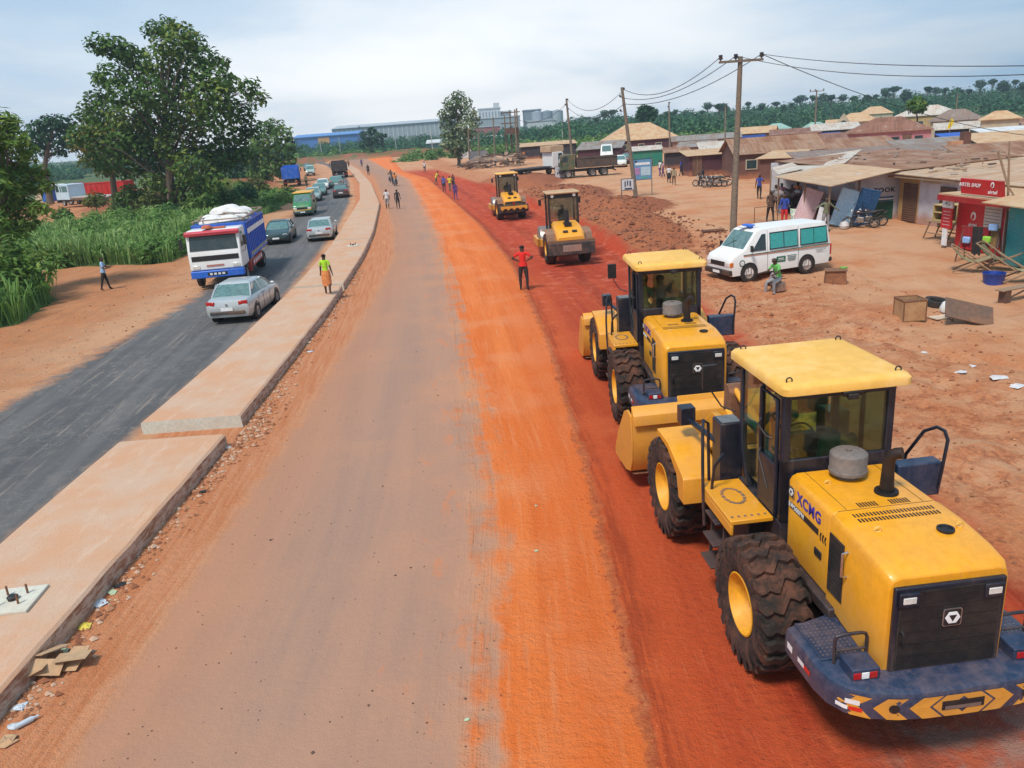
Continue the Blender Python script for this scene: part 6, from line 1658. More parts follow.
shack('teal-roofed house among the trees, left one of the two', 762, 792, 128.5, 2.4, 7, 1.0, 'hip', TEALR, W_CREAM, 0, 'house', 'house', GH)
shack('teal-roofed house among the trees, right one of the two', 800, 832, 127.5, 2.4, 7, 1.1, 'hip', TEALR, W_CREAM, 0, 'house', 'house', GH)
h2 = shack('cream house with an arched upper window and a tan roof', 836, 880, 119.5, 3.6, 8, 1.3, 'hip', TAN, W_CREAM, 3, 'house', 'house', GH, wins=(3.0,))
b = MB(); b.prism([(-3.6, 2.9), (-.6, 2.9), (-2.1, 5.0)], 'y', -.55, .3); b.build('gable_end', W_CREAM, h2)
b = MB(); b.prism([(-2.75, 2.0), (-1.45, 2.0), (-1.45, 3.2), (-1.7, 3.7), (-2.1, 3.9), (-2.5, 3.7), (-2.75, 3.2)], 'y', -.60, -.56); b.build('arched_window', DGLASS, h2)
shack('tan hip-roofed house behind the arched-window house', 858, 894, 113.5, 3.4, 9, 2.2, 'hip', TAN, W_CREAM, 3, 'house', 'house', GH)
shack('house with a wide beige roof behind the small round tree', 893, 962, 113.5, 3.6, 9, 1.9, 'hip', PALE, W_TAN, 0, 'house', 'house', GH, wins=(-4, -1, 2))
shack('grey-brown hip-roofed house with three windows, below the beige-roofed one', 930, 986, 118.5, 3.3, 9, 2.2, 'hip', BROWNG, W_CREAM, 2, 'house', 'house', GH, wins=(-3.5, -.5, 3))
shack('pale hip-roofed house at the upper right edge', 980, 1024, 118, 3.3, 9, 2.3, 'hip', TAN, W_CREAM, 2, 'house', 'house', GH, wins=(-2.5, 2))
shack('beige-roofed low house left of the arched-window house', 826, 850, 122, 3.0, 6, .9, 'gable', TAN, W_MUD, 0, 'house', 'house', GH)

# ---- mattress shop and shop row
A = thing('shop_building', 'mattress shop with open dark front, lettered side wall and slanting tan awning', 'shop', (0, 0, 0))
b = MB(); b.bb(19.6, 28, 44.0, 44.15, 0, 2.6); b.bb(27.9, 28, 44.15, 58, 0, 2.6); b.bb(19.6, 28, 57.9, 58, 0, 2.6); b.bb(23.0, 23.15, 44.15, 57.9, 0, 2.6)
b.build('wall', W_WHITE, A)
b = MB(); b.bb(19.62, 21.70, 43.985, 43.998, .02, 1.02); b.build('green_dado', M('dado_green', (.01, .10, .06), .7, 0, .1), A)
b = MB(); b.bb(19.62, 21.70, 43.975, 43.996, 1.04, 1.10); b.bb(19.62, 21.70, 43.975, 43.996, 1.20, 1.28); b.build('blue_band', M('band_blue', (.03, .12, .25), .7, 0, .1), A)
b = MB(); b.bb(19.62, 21.70, 43.98, 43.997, 1.11, 1.19); b.build('white_band', WLET, A)
text_obj('wall_lettering', 'TOOK', .34, BLACKP, A, frame((21.15, 43.97, 1.62), (1, 0, 0), (0, 0, 1)), .006, .008, 1.1)
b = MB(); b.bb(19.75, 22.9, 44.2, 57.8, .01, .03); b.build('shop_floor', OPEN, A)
b = MB()
def sheet(b, pts, t_=.04):
    n = len(pts); b.add([tuple(p) for p in pts] + [(p[0], p[1], p[2] + t_) for p in pts], [tuple(range(n)), tuple(range(2 * n - 1, n - 1, -1))] + [(i, (i + 1) % n, n + (i + 1) % n, n + i) for i in range(n)])
b = MB(); sheet(b, [(20.9, 43.5, 2.62), (28.4, 43.5, 2.9), (28.4, 58.4, 2.9), (20.0, 58.4, 2.66)]); b.build('roof', RUST1, A)
b = MB(); sheet(b, [(16.9, 40.9, 2.32), (21.6, 43.2, 2.70), (21.2, 50.2, 2.74), (16.9, 49.4, 2.30)]); b.build('awning', corrugated('awning_tan', (.66, .44, .26), (.45, .24, .12), .35), A)
b = MB(); sheet(b, [(17.4, 49.7, 2.34), (21.5, 50.0, 2.78), (27.2, 60.5, 2.9), (21.4, 60.2, 2.45)]); sheet(b, [(17.3, 49.9, 2.40), (18.9, 50.0, 2.62), (20.2, 55.5, 2.66), (18.8, 55.5, 2.42)]); b.build('awning_sheet', PALE, A)
for (x, y) in ((17.1, 41.5), (17.2, 45.2), (17.1, 49.2), (18.4, 54.5), (19.7, 43.9)):
    b = MB(); b.tube([(x, y, 0), (x + .03, y, 2.35)], .05, 7); b.build('post', WOOD, A)
B = thing('shop_building', 'long shop row with tan, white and shuttered walls right of the mattress shop', 'shop', (21.8, 43.6, 0), math.atan2(1.1, 10.4))
# local: runs along -Y, west face at x = 0
b = MB()
b.bb(0, 8, -9.5, 0, 0, 2.45); b.build('wall', W_WHITE, B)
b = MB(); b.bb(-.015, .0, -1.75, 0, .01, 2.40); b.build('tan_bay', W_TAN, B)
def shutter(x, y0, y1):
    b = MB(); b.bb(-.06, -.02, y0, y1, .02, 2.02); d_ = b.build('shutter_door', DWOOD, B)
    b = MB()
    for k in range(17): b.box((-.07, (y0 + y1) / 2, .1 + k * .115), (.025, abs(y1 - y0) - .08, .03), ry=R(20))
    b.build('slats', M('slat_brown', (.20, .11, .07), .8, 0, .4), d_)
    b = MB(); b.bb(-.09, -.075, (y0 + y1) / 2 - .02, (y0 + y1) / 2 + .02, .02, 2.02); b.build('meeting_rail', DWOOD, d_)
shutter(0, -1.65, -.45); shutter(0, -4.7, -3.5); shutter(0, -6.6, -5.2)
b = MB(); b.bb(-.03, -.005, -3.4, -2.0, 2.12, 2.36); b.build('sign_board', M('sign_cream', (.5, .42, .32), .7, 0, .3), B)
b = MB(); sheet(b, [(-.65, -10, 2.42), (-.65, .3, 2.52), (8.6, .3, 2.95), (8.6, -10, 2.9)]); b.build('roof', corrugated('row_roof_tan', (.62, .43, .28), (.38, .19, .10), .5, axis='Y'), B)
b = MB(); b.bb(-.62, -.5, -9.9, .2, 2.34, 2.42); b.build('fascia', WOOD, B)
# mattresses and goods
def mattress(label, px, py, w, h_, t_, lean, rz, mat, tilt=0):
    p = on(px, py); b = MB(); b.bb(-w / 2, w / 2, -t_ / 2, t_ / 2, 0, h_)
    o = b.build('mattress', mat, None, bevel=.05, seg=3, loc=p); o.rotation_euler = (R(-tilt), R(lean), R(rz)); 
    b = MB()
    for s in (-1, 1): b.tube([(x, s * t_ / 2, z) for x, z in ((-w / 2 + .03, .03), (w / 2 - .03, .03), (w / 2 - .03, h_ - .03), (-w / 2 + .03, h_ - .03))], .018, 5, closed=True)
    b.build('piping', mat, o, smooth=True)
    return tag(o, label, 'mattress')
MP = cloth('mattress_pink', (.62, .42, .44), (.66, .56, .60), 14); MBl = cloth('mattress_blue', (.36, .56, .72), (.62, .74, .82), 14); MDB = cloth('mattress_navy', (.02, .07, .17), (.04, .13, .28), 12)
mattress('pink mattress standing tilted under the awning', 801, 223, 1.05, 1.95, .45, 20, -18, MP, 8)
mattress('pale blue mattress standing tilted behind the man in olive', 838, 226.5, .95, 2.0, .32, 18, -14, MBl, 8)
mattress('dark blue patterned mattress leaning near the lettered wall', 858.5, 225.5, 1.05, 1.95, .22, 14, 4, MDB, -8)
mat_f = cloth('floral', (.62, .66, .60), (.10, .36, .12), 9)
p = on(799, 223.5); b = MB(); b.bb(-.50, .50, -.03, .03, 0, .85); o = b.build('floral_mat', mat_f, None, bevel=.01, loc=p); o.rotation_euler = (R(-28), R(12), R(10)); tag(o, 'floral green and white mat leaning against the pink mattress', 'mat')
b = MB()
for k in range(7):
    rr = MB()
p = on(844, 229); b = MB(); b.lathe([(.001, 0), (.22, .03), (.26, .18), (.18, .34), (.05, .40), (.001, .41)], n=12); o = b.build('plastic_bag', M('bag_white', (.6, .58, .56), .5, 0, .3, bump=.8, bscale=6), None, smooth=True, loc=p); tag(o, 'white plastic bag at the foot of the pale blue mattress', 'bag')
p = on(819, 228); b = MB(); b.bb(-.25, .25, -.04, .04, 0, 1.1); o = b.build('white_board', M('board_white', (.66, .66, .68), .6, 0, .2), None, bevel=.01, loc=p); o.rotation_euler = (R(-12), R(14), R(-15)); tag(o, 'narrow white board leaning left of the man in olive', 'board')
# hanging goods and crowd of stock under the awning
rs = random.Random(11)
for k, (x, y, z, nm, lb, col_) in enumerate(((18.2, 50.6, .0, 'stock_heap', 'heap of grey and white bundles at the far end of the awning', (.30, .28, .30)), (19.2, 48.6, .0, 'stock_heap', 'heap of brown bundles deep under the awning', (.22, .13, .09)), (18.8, 52.2, .0, 'stock_heap', 'heap of pale bundles below the white roof sheets', (.42, .36, .33)))):
    b = MB()
    for q in range(16):
        c_ = (rs.uniform(-.7, .7), rs.uniform(-.6, .6), rs.uniform(.1, 1.2)); s_ = rs.uniform(.16, .3)
        rings = [[(c_[0] + s_ * 1.3 * math.sqrt(max(.03, 1 - u * u)) * math.cos(a), c_[1] + s_ * math.sqrt(max(.03, 1 - u * u)) * math.sin(a), max(.0, c_[2] + s_ * u)) for a in np.linspace(0, 2 * math.pi, 8)[:-1]] for u in np.linspace(-1, 1, 5)]
        b.loft(rings, q % 3)
    o = b.build(nm, [M('bundle%s' % 'abc'[k], col_, .9, 0, .2), M('bundle_grey', (.3, .32, .38), .9, 0, .1), M('bundle_dark', (.06, .05, .06), .9, 0, .1)], None, smooth=True, loc=(x, y, z)); tag(o, lb, 'bundles', kind='stuff')

# ---- red kiosk
KR = M('kiosk_red', (.58, .008, .018), .45, 0, .15)
K = thing('phone_kiosk', 'bright red kiosk with a lettered roof sign, white shutter and glass door', 'kiosk', (19.75, 34.3, 0), math.atan2(.35, 3.6))
b = MB(); b.bb(0, 2.4, -3.9, 0, 0, 2.3); b.build('wall', KR, K, bevel=.02)
b = MB(); b.bb(-.75, 2.6, -4.1, .3, 2.30, 2.36); b.build('roof', TAN, K)
b = MB(); b.bb(-.80, -.74, -4.1, .3, 2.08, 2.30); b.build('fascia', M('kiosk_dark_red', (.36, .006, .012), .5, 0, .15), K)
sgn = MB(); sgn.box((-.62, -2.2, 2.74), (.08, 2.5, .62), ry=R(-8)); so_ = sgn.build('roof_sign', KR, K, bevel=.01)
XS = -.71
text_obj('sign_lettering', 'AIRTEL SHOP', .20, WLET, so_, frame((XS + .02, -1.55, 2.80), (0, -1, 0), (-.0, 0, 1)), .004, .003, 1.0)
text_obj('sign_lettering', 'airtel', .20, WLET, so_, frame((XS + .0, -2.95, 2.60), (0, -1, 0), (0, 0, 1)), .004, .004, 1.1)
def swirl(parent, y, z, s, x, mat=None):
    b = MB(); pts = []; rad = []
    for k in range(15):
        u = k / 14; a = R(215 - 330 * u); q = s * (1 - .25 * u)
        pts.append((x, y - q * math.cos(a) * .8, z + q * math.sin(a))); rad.append(s * (.10 + .22 * math.sin(math.pi * min(1, u * 1.1))))
    b.tube(pts, rad, 8); o = b.build('emblem', WLET, parent, smooth=True)
    for v in o.data.vertices: v.co.x = x + (v.co.x - x) * .08
swirl(so_, -2.9, 2.86, .11, XS - .0)
swirl(K, -1.05, 1.42, .17, -.01)
text_obj('wall_lettering', 'airtel', .21, WLET, K, frame((-.012, -1.05, 1.08), (0, -1, 0), (0, 0, 1)), .004, .004, 1.0)
b = MB(); b.bb(-.05, -.01, -2.75, -1.75, .35, 1.95); sh1 = b.build('roller_shutter', M('shutter_white', (.66, .62, .56), .6, 0, .25), K)
b = MB()
for k in range(12): b.bb(-.062, -.05, -2.72, -1.78, .42 + k * .127, .435 + k * .127)
b.build('slat_lines', BLACKP, sh1)
b = MB(); b.bb(-.06, -.012, -3.75, -2.95, .05, 2.0); kd = b.build('door', M('door_frame_grey', (.45, .5, .55), .5, 0, .2), K, bevel=.01)
b = MB(); b.bb(-.075, -.061, -3.62, -3.08, .3, 1.85); b.build('pane', CGLASS, kd)
b = MB(); b.bb(-.09, -.05, -3.92, -3.80, .0, 2.05); b.build('white_jamb', WLET, K)
# posters standing at the left end
b = MB(); b.bb(-.42, -.36, -.25, .45, .85, 1.7); pb = b.build('poster_board', KR, K)
b = MB(); b.bb(-.425, -.355, -.25, .45, 1.72, 2.10); b.build('poster_top', WLET, K)
b = MB(); b.bb(-.42, -.36, .0, .3, .1, .83); b.build('poster_leg', WLET, K)
b = MB()
for k in range(5): b.box((-.424, .1, 1.0 + k * .14), (.006, .5 - .05 * (k % 3), .03))
b.build('poster_lines', M('pale_pink', (.75, .45, .45), .6, 0, 0), pb)
text_obj('poster_lettering', '4G', .24, M('letter_teal', (.05, .2, .25), .6, 0, 0), K, frame((-.428, .1, 1.90), (0, -1, 0), (0, 0, 1)), .003, .002, 1.2)
# teal kiosk at the edge
T_ = thing('teal_kiosk', 'teal painted kiosk with a tan roof at the right edge, next to the red one', 'kiosk', (19.25, 30.0, 0), math.atan2(.35, 3.6))
b = MB(); b.bb(0, 3, -3.6, 0, 0, 2.3); b.build('wall', TEALW, T_, bevel=.02)
b = MB(); sheet(b, [(-.8, -3.9, 2.3), (-.8, .5, 2.34), (3.4, .5, 2.9), (3.4, -3.9, 2.9)]); b.build('roof', TAN, T_)

# ---- street goods
p = on(944, 240)
tb = thing('wooden_table', 'rough wooden trestle table in front of the white wall', 'table', p, math.atan2(.35, 3.6) + R(6))
b = MB()
for k in range(3): b.bb(-.36 + k * .24, -.14 + k * .24, -1.05, 1.05, .80, .84)
b.build('tabletop', WOOD, tb, bevel=.006)
for s in (-1, 1):
    for y in (-.75, .75):
        b = MB(); b.tube([(s * .32, y + .22, 0), (s * .30, y - .12, .8)], .035, 6); b.build('leg', WOOD, tb)
    b = MB(); b.tube([(s * .32, -.7, .3), (s * .32, .7, .3)], .03, 6); b.build('stretcher', WOOD, tb)
def cab(label, dx, w_, h_, dp, ph):
    a = tb.rotation_euler.z; ps = (p.x - dx * math.sin(a), p.y + dx * math.cos(a), p.z + .845)
    c = thing('display_cabinet', label, 'cabinet', ps, a, 'cabinets on the trestle table')
    b = MB()
    for (x0, x1, y0, y1, z0, z1) in ((-dp / 2, dp / 2, -w_ / 2, w_ / 2, 0, .05), (-dp / 2, dp / 2, -w_ / 2, w_ / 2, h_ - .05, h_), (-dp / 2, dp / 2, -w_ / 2, -w_ / 2 + .05, .05, h_ - .05), (-dp / 2, dp / 2, w_ / 2 - .05, w_ / 2, .05, h_ - .05)): b.bb(x0, x1, y0, y1, z0, z1)
    b.build('case', M('cabinet_yellow_wood', (.48, .36, .16), .7, 0, .25), c, bevel=.008)
    b = MB(); b.bb(dp / 2 - .03, dp / 2 - .01, -w_ / 2 + .05, w_ / 2 - .05, .05, h_ - .05); b.build('back_panel', DWOOD, c)
    b = MB()
    if ph: b.bb(-dp / 2, dp / 2 - .03, -w_ / 2 + .05, w_ / 2 - .05, h_ * .5, h_ * .5 + .04)
    else: b.bb(-dp / 2, -dp / 2 + .04, -.03, .03, .05, h_ - .05)
    b.build('shelf' if ph else 'mullion', M('cabinet_yellow_wood'), c)
cab('left wooden cabinet with two shelves on the trestle table', .28, .72, .74, .4, True)
cab('right, taller wooden cabinet with a mullion on the trestle table', -.50, .70, .82, .4, False)
# clothes rack
p = on(978, 262); rk = thing('clothes_rack', 'dark wooden rack hung with red and black clothes before the red kiosk', 'clothes rack', p, R(-62))
b = MB()
for s in (-1, 1): b.tube([(s * .75, -.3, 0), (s * .70, 0, 1.35)], .03, 6); b.tube([(s * .75, .3, 0), (s * .70, 0, 1.35)], .03, 6)
b.tube([(-.8, 0, 1.35), (.8, 0, 1.35)], .025, 6); b.build('frame', DWOOD, rk)
def hang(name_, x0, x1, z0, z1, mat, y=-.06):
    b = MB(); rings = []; n = 9
    top = [(x0 + (x1 - x0) * k / (n - 1), y + .03 * math.sin(k * 1.9), z1) for k in range(n)]
    bot = [(x0 + (x1 - x0) * (k / (n - 1) * .8 + .1), y - .05 + .05 * math.sin(k * 2.3 + 1), z0 + .06 * math.sin(k * 1.3)) for k in range(n)]
    for k in range(n - 1): b.quad(top[k], top[k + 1], bot[k + 1], bot[k]); b.quad(*[(q[0], q[1] + .03, q[2]) for q in (bot[k], bot[k + 1], top[k + 1], top[k])])
    return b.build(name_, mat, None, smooth=True)
for nm, x0, x1, z0, z1, mt, lb in (('red_cloth', -.75, -.30, .55, 1.36, cloth('deep_red', (.30, .01, .02)), 'red cloth hanging at the left of the clothes rack'), ('black_cloth', -.32, .12, .30, 1.37, BK, 'black cloth hanging low in the middle of the rack'), ('red_cloth', .1, .42, .62, 1.36, cloth('deep_red'), 'red cloth hanging right of the middle of the rack'), ('brown_cloth', .40, .72, .60, 1.37, cloth('ochre', (.28, .16, .06)), 'ochre cloth hanging at the right end of the rack')):
    o = hang(nm, x0, x1, z0, z1, mt); a = rk.rotation_euler.z; o.location = rk.location; o.rotation_euler.z = a; tag(o, lb, 'clothes')
for nm, x, z, w_, mt, lb in (('blue_bag', -.45, .72, .30, cloth('sky', (.28, .45, .75)), 'pale blue bag hanging on the front of the clothes rack'), ('green_bag', .35, .80, .30, cloth('neon_green', (.30, .62, .06)), 'neon green bag hanging on the clothes rack'), ('blue_bag', .55, 1.28, .34, cloth('sky'), 'pale blue cap-like bag on top right of the clothes rack')):
    b = MB(); b.bb(-w_ / 2, w_ / 2, -.07, .07, 0, .26, 0); o = b.build(nm, mt, None, bevel=.05, seg=3); a = rk.rotation_euler.z
    q = Vector((x, -.18, z)); o.location = (rk.location.x + q.x * math.cos(a) - q.y * math.sin(a), rk.location.y + q.x * math.sin(a) + q.y * math.cos(a), rk.location.z + z); o.rotation_euler.z = a; tag(o, lb, 'bag')
p = on(993, 284); b = MB(); b.lathe([(.001, 0), (.30, 0), (.36, .38), (.38, .40), (.345, .40), (.29, .03), (.001, .03)], n=28); o = b.build('plastic_tub', M('tub_blue', (.01, .06, .34), .4, 0, .1), None, smooth=True, loc=p); tag(o, 'deep blue plastic tub on the dirt before the wooden frames', 'tub')
def frame_chair(label, px, py, rz, cl=None):
    c = thing('folding_lounger', label, 'folding lounger', on(px, py), R(rz), 'wooden loungers before the teal kiosk')
    b = MB()
    for s in (-1, 1):
        b.tube([(s * .34, -.7, .05), (s * .34, .75, 1.0)], .028, 6); b.tube([(s * .31, .65, .05), (s * .31, -.6, .62)], .028, 6)
    b.tube([(-.36, .75, 1.0), (.36, .75, 1.0)], .028, 6); b.tube([(-.36, -.6, .62), (.36, -.6, .62)], .028, 6); b.tube([(-.36, -.7, .05), (.36, -.7, .05)], .028, 6)
    b.build('frame', WOOD, c)
    b = MB(); n = 9; pr = [(0, -.55 + 1.25 * k / (n - 1), .62 - .42 * math.sin(math.pi * k / (n - 1) * .9) + .42 * k / (n - 1)) for k in range(n)]
    for k in range(n - 1): b.quad((-.30, pr[k][1], pr[k][2]), (.30, pr[k][1], pr[k][2]), (.30, pr[k + 1][1], pr[k + 1][2]), (-.30, pr[k + 1][1], pr[k + 1][2]))
    b.build('canvas', cl or cloth('canvas_olive', (.28, .25, .13)), c, smooth=True); return c
frame_chair('left wooden lounger with olive canvas, before the clothes rack', 972, 272, 60)
frame_chair('middle wooden lounger draped in olive cloth, behind the blue tub', 999, 270, 40, cloth('tarp_olive', (.14, .16, .09)))
frame_chair('right wooden lounger with khaki canvas at the picture edge', 1022, 282, 70, cloth('canvas_khaki', (.34, .30, .16)))
c = thing('wooden_bench', 'low wooden bench at the right edge, in front of the loungers', 'bench', on(1018, 300), R(20))
b = MB(); b.bb(-.9, .9, -.15, .15, .40, .45); b.build('seat', WOOD, c, bevel=.01)
for s in (-1, 1): b = MB(); b.bb(s * .62 - .12, s * .62 + .12, -.13, .13, 0, .40); b.build('leg', DWOOD, c, bevel=.01)
b = MB(); b.tube([(-.5, 0, .1), (.5, 0, .35)], .03, 6); b.build('brace', WOOD, c)
pp_ = on(1003, 262); b = MB(); b.tube([(0, 0, 0), (-.1, 0, 2.4), (-.28, .05, 4.6)], [.05, .045, .03], 8); o = b.build('wooden_pole', WOOD, None, smooth=True, loc=pp_); tag(o, 'thin leaning pole rising in front of the red kiosk sign', 'pole')
b = MB(); b.tube([(0, 0, 0), (-1.6, 1.0, 2.9)], [.045, .035], 8); b.tube([(-1.6, 1.0, 2.9), (-2.0, 1.2, 4.2)], [.035, .05], 6); o = b.build('wooden_pole', WOOD, None, smooth=True, loc=(pp_.x + 1.3, pp_.y - 1.2, 0)); tag(o, 'slanting wooden pole crossing the thin pole near the kiosk', 'pole')
# rusty box, tyre, tilted board, scraps
p = on(909, 319); c = thing('rusty_box', 'open rusty metal box standing on the trampled dirt', 'box', p, R(-2))
b = MB(); s_ = .33; b.bb(-s_, s_, -s_, -s_ + .02, 0, .62); b.bb(-s_, s_, s_ - .02, s_, 0, .62); b.bb(-s_, -s_ + .02, -s_, s_, 0, .62); b.bb(s_ - .02, s_, -s_, s_, 0, .62); b.bb(-s_, s_, -s_, s_, 0, .03)
b.build('side_panel', M('tan_rust', (.50, .29, .14), .8, .1, .5, (.26, .10, .05), 3), c)
b = MB(); b.tube([(-s_, -s_, .63), (s_, -s_, .63), (s_, s_, .63), (-s_, s_, .63)], .03, 6, closed=True)
for x in (-s_, s_):
    for y in (-s_, s_): b.tube([(x, y, 0), (x, y, .63)], .022, 6)
b.build('frame', RUSTY, c)
b = MB(); b.bb(-.2, .25, -.2, .2, .54, .58); b.build('lid', RUSTY, c)
p = on(835, 284); c = thing('tree_stump_box', 'rusty drum-like chest behind the white van with green scraps on it', 'chest', p, R(-15))
b = MB(); b.box((0, 0, .26), (.75, .55, .52), top=(.9, .86)); b.build('chest', M('chest_rust', (.26, .10, .05), .85, 0, .5, (.4, .18, .08), 4, .4, bump=.5), c, bevel=.03)
b = MB(); b.tube([(-.36, 0, .50), (.36, 0, .54)], .03, 5); b.bb(-.38, .38, -.29, .29, .52, .545); b.build('lid', RUSTY, c)
b = MB(); b.box((.28, .1, .58), (.22, .2, .08), rz=.5); b.build('green_scrap', cloth('leaf_green', (.20, .38, .08)), c, bevel=.02)
p = on(936, 306); b = MB(); b.lathe([(.22, -.09), (.34, -.10), (.36, 0), (.34, .10), (.22, .09), (.21, 0)], n=28); o = b.build('old_tyre', CTYRE, None, smooth=True, loc=(p.x, p.y, p.z + .12)); o.rotation_euler = (.12, .1, 0); tag(o, 'old tyre lying flat between the rusty box and the tilted board', 'tyre')
p = on(968, 322); c = thing('tilted_board', 'brown sheet board propped up at a slant on a post', 'board', p, R(-20))
b = MB(); b.box((0, 0, .30), (1.30, .85, .03), rx=R(28), ry=R(14)); b.build('board', M('board_brown', (.13, .075, .05), .8, 0, .3), c)
b = MB(); b.tube([(0, .1, 0), (0, .1, .34)], .035, 6); b.build('prop', WOOD, c)
p = on(942, 318); b = MB(); b.box((0, 0, .03), (.75, .4, .03), rz=.3, ry=.04); o = b.build('cardboard', M('card_pale', (.62, .48, .36), .85, 0, .2), None, loc=p); tag(o, 'flat piece of pale board lying left of the tilted board', 'board')
p = on(949, 312); b = MB(); b.lathe([(.001, 0), (.26, .02), (.28, .14), (.20, .30), (.10, .36), (.001, .37)], n=11); o = b.build('sack', SACK, None, smooth=True, loc=p); tag(o, 'whitish sack slumped against the tilted board', 'sack')
p = on(700 + 0, 0) if False else on(713, 232); b = MB()
for k in range(3): b.tube([(-.62, -.12 + .12 * k, .07), (.62, -.10 + .12 * k, .08)], .07, 8)
o = b.build('log_bundle', M('log_brown', (.10, .05, .035), .9, 0, .3), None, smooth=True, loc=p); tag(o, 'short bundle of dark logs lying left of the wooden pole', 'logs')
# metal barrier
p0, p1 = on(754, 233), on(777, 231); c = thing('metal_barrier', 'thin rusty metal frame barrier behind the white van', 'barrier', p0, math.atan2(p1.y - p0.y, p1.x - p0.x))
b = MB(); Lb = (p1 - p0).length; b.tube([(0, 0, 0), (0, 0, 1.35), (Lb, 0, 1.35), (Lb, 0, 0)], .028, 6); b.tube([(0, 0, .35), (Lb, 0, .35)], .022, 6); b.build('frame', RUSTY, c)

# ------------------------------------------------------------------ poles, wires, signs
POLE = M('pole_wood', (.20, .16, .12), .85, 0, .3, (.34, .2, .12), 1.5, .35, bump=.4); INSUL = M('insulator', (.02, .02, .022), .4, 0, .1)
def pole(label, px, py, h_, top=(0, 0), r=(.17, .10), arm=0, arm_rz=0, n_ins=3, y=None):
    p = on(px, py) if y is None else Vector((atd(px, py, y).x, y, gz(atd(px, py, y).x, y)))
    c = thing('utility_pole', label, 'utility pole', p)
    b = MB(); b.tube([(0, 0, -.1), (top[0] * .5, top[1] * .5, h_ * .5), (top[0], top[1], h_)], [r[0], (r[0] + r[1]) / 2, r[1]], 10); b.build('shaft', POLE, c, smooth=True)
    pts = []
    if arm:
        b = MB(); b.box((top[0], top[1] - .12, h_ - .22), (arm, .10, .12), rz=arm_rz); a_ = b.build('cross_arm', POLE, c, bevel=.01)
        for k, u in enumerate((-.46, -.12, .46)):
            q = Vector((top[0] + arm * u * math.cos(arm_rz), top[1] - .12 + arm * u * math.sin(arm_rz), h_ - .16)); b = MB(); b.lathe([(.03, 0), (.04, .05), (.12, .08), (.12, .14), (.07, .17), (.11, .20), (.10, .28), (.001, .30)], tuple(q), n=12); b.build('insulator', INSUL, a_, smooth=True)
            pts.append(p + q + Vector((0, 0, .2)))
    else:
        for k in range(n_ins):
            q = Vector((top[0] + (-.16 if k % 2 else .16), top[1], h_ - .18 - k * .55)); b = MB(); b.tube([q, q + Vector((.0, 0, .16))], [.09, .07], 8); b.tube([q, (top[0], top[1], q.z)], .03, 5); b.build('insulator', INSUL, c, smooth=True); pts.append(p + q)
    return c, pts
P1, a1 = pole('tall wooden power pole with a cross arm, standing beyond the white van', 733, 232, 8.95, (.25, 0), (.19, .12), 2.35, R(4))
P2, a2 = pole('power pole leaning left beside the sign boards', 636, 197, 8.75, (-.95, 0), (.19, .11), n_ins=4)
P3, a3 = pole('power pole standing before the green tipper truck', 574, 176, 9.1, (-.5, 0), (.18, .11), n_ins=3)
P4, a4 = pole('thin power pole behind the dark shed roofs', 670, 155, 8.2, (-.1, 0), (.15, .1), n_ins=2, y=126)
P5, a5 = pole('power pole with a cross arm above the white-roofed shed', 815, 130, 9.0, (0, 0), (.17, .12), 2.6, 0, y=150)
P6, a6 = pole('thin dark pole rising between the far houses', 955, 118, 7.5, (.1, 0), (.12, .08), n_ins=1, y=140)
P7, a7 = pole('slim pole behind the roofs, just left of the tall wooden pole', 725, 150, 7.0, (0, 0), (.11, .08), n_ins=1, y=100)
WIRE = M('wire_black', (.03, .03, .03), .6, 0, 0)
def wire(label, a, b_, sag, r=.014):
    a, b_ = Vector(a), Vector(b_); pts = []
    for k in range(17):
        u = k / 16; p = a.lerp(b_, u); p.z -= sag * 4 * u * (1 - u); pts.append(p)
    b = MB(); b.tube(pts, r, 4); o = b.build('power_line', WIRE, None, smooth=True); return tag(o, label, 'power line', 'power lines between the poles')
wire('upper power line from the leaning pole to the tall cross-arm pole', a2[0], a1[0], 1.0, .022)
wire('middle power line from the leaning pole to the tall cross-arm pole', a2[1], a1[1], .9, .022)
wire('lower power line from the leaning pole to the tall cross-arm pole', a2[2], a1[2], .8, .022)
wire('upper power line from the far pole to the leaning pole', a3[0], a2[0], 1.4, .026)
wire('lower power line from the far pole to the leaning pole', a3[1], a2[2], 1.3, .026)
e1 = atd(1100, 64, 22); e2 = atd(1100, 70, 24); e3 = atd(1100, 140, 60)
wire('topmost power line leaving to the right of the cross-arm pole', a1[2], e1, .25, .014)
wire('second power line leaving to the right of the cross-arm pole', a1[1], e2, .5, .014)
wire('sagging power line running right over the settlement roofs', a1[2], e3, 1.1, .020)
wire('far power line from the far pole into the scaffold of poles', a3[1], atd(515, 118, 130), 1.2, .03)
# scaffold of poles with lumber
p = on(512, 166); c = thing('pole_scaffold', 'cluster of tall timber posts with cross pieces and stacked lumber', 'scaffold', p)
for k, (x, y, h_) in enumerate(((-.7, 0, 8.2), (.2, .5, 9.0), (1.3, 0, 9.2), (.9, -1, 9.0), (-2.8, 1, 8.0), (-5.5, 2, 6.5), (-7.2, 1, 6.6))):
    b = MB(); b.tube([(x, y, 0), (x + .05 * k, y, h_)], [.17, .12], 8); b.build('post', POLE, c, smooth=True)
b = MB(); b.box((.3, 0, 8.6), (3.2, .14, .16)); b.box((0, 0, 6.9), (2.8, .14, .16)); b.box((.4, -.3, 5.2), (3.4, 1.4, .1)); b.box((.3, 0, 3.4), (2.6, .14, .14)); b.box((.4, -.3, 5.7), (2.4, 1.0, .9)); b.build('cross_piece', M('dark_lumber', (.08, .06, .05), .9, 0, .3), c)
rs = random.Random(5)
b = MB()
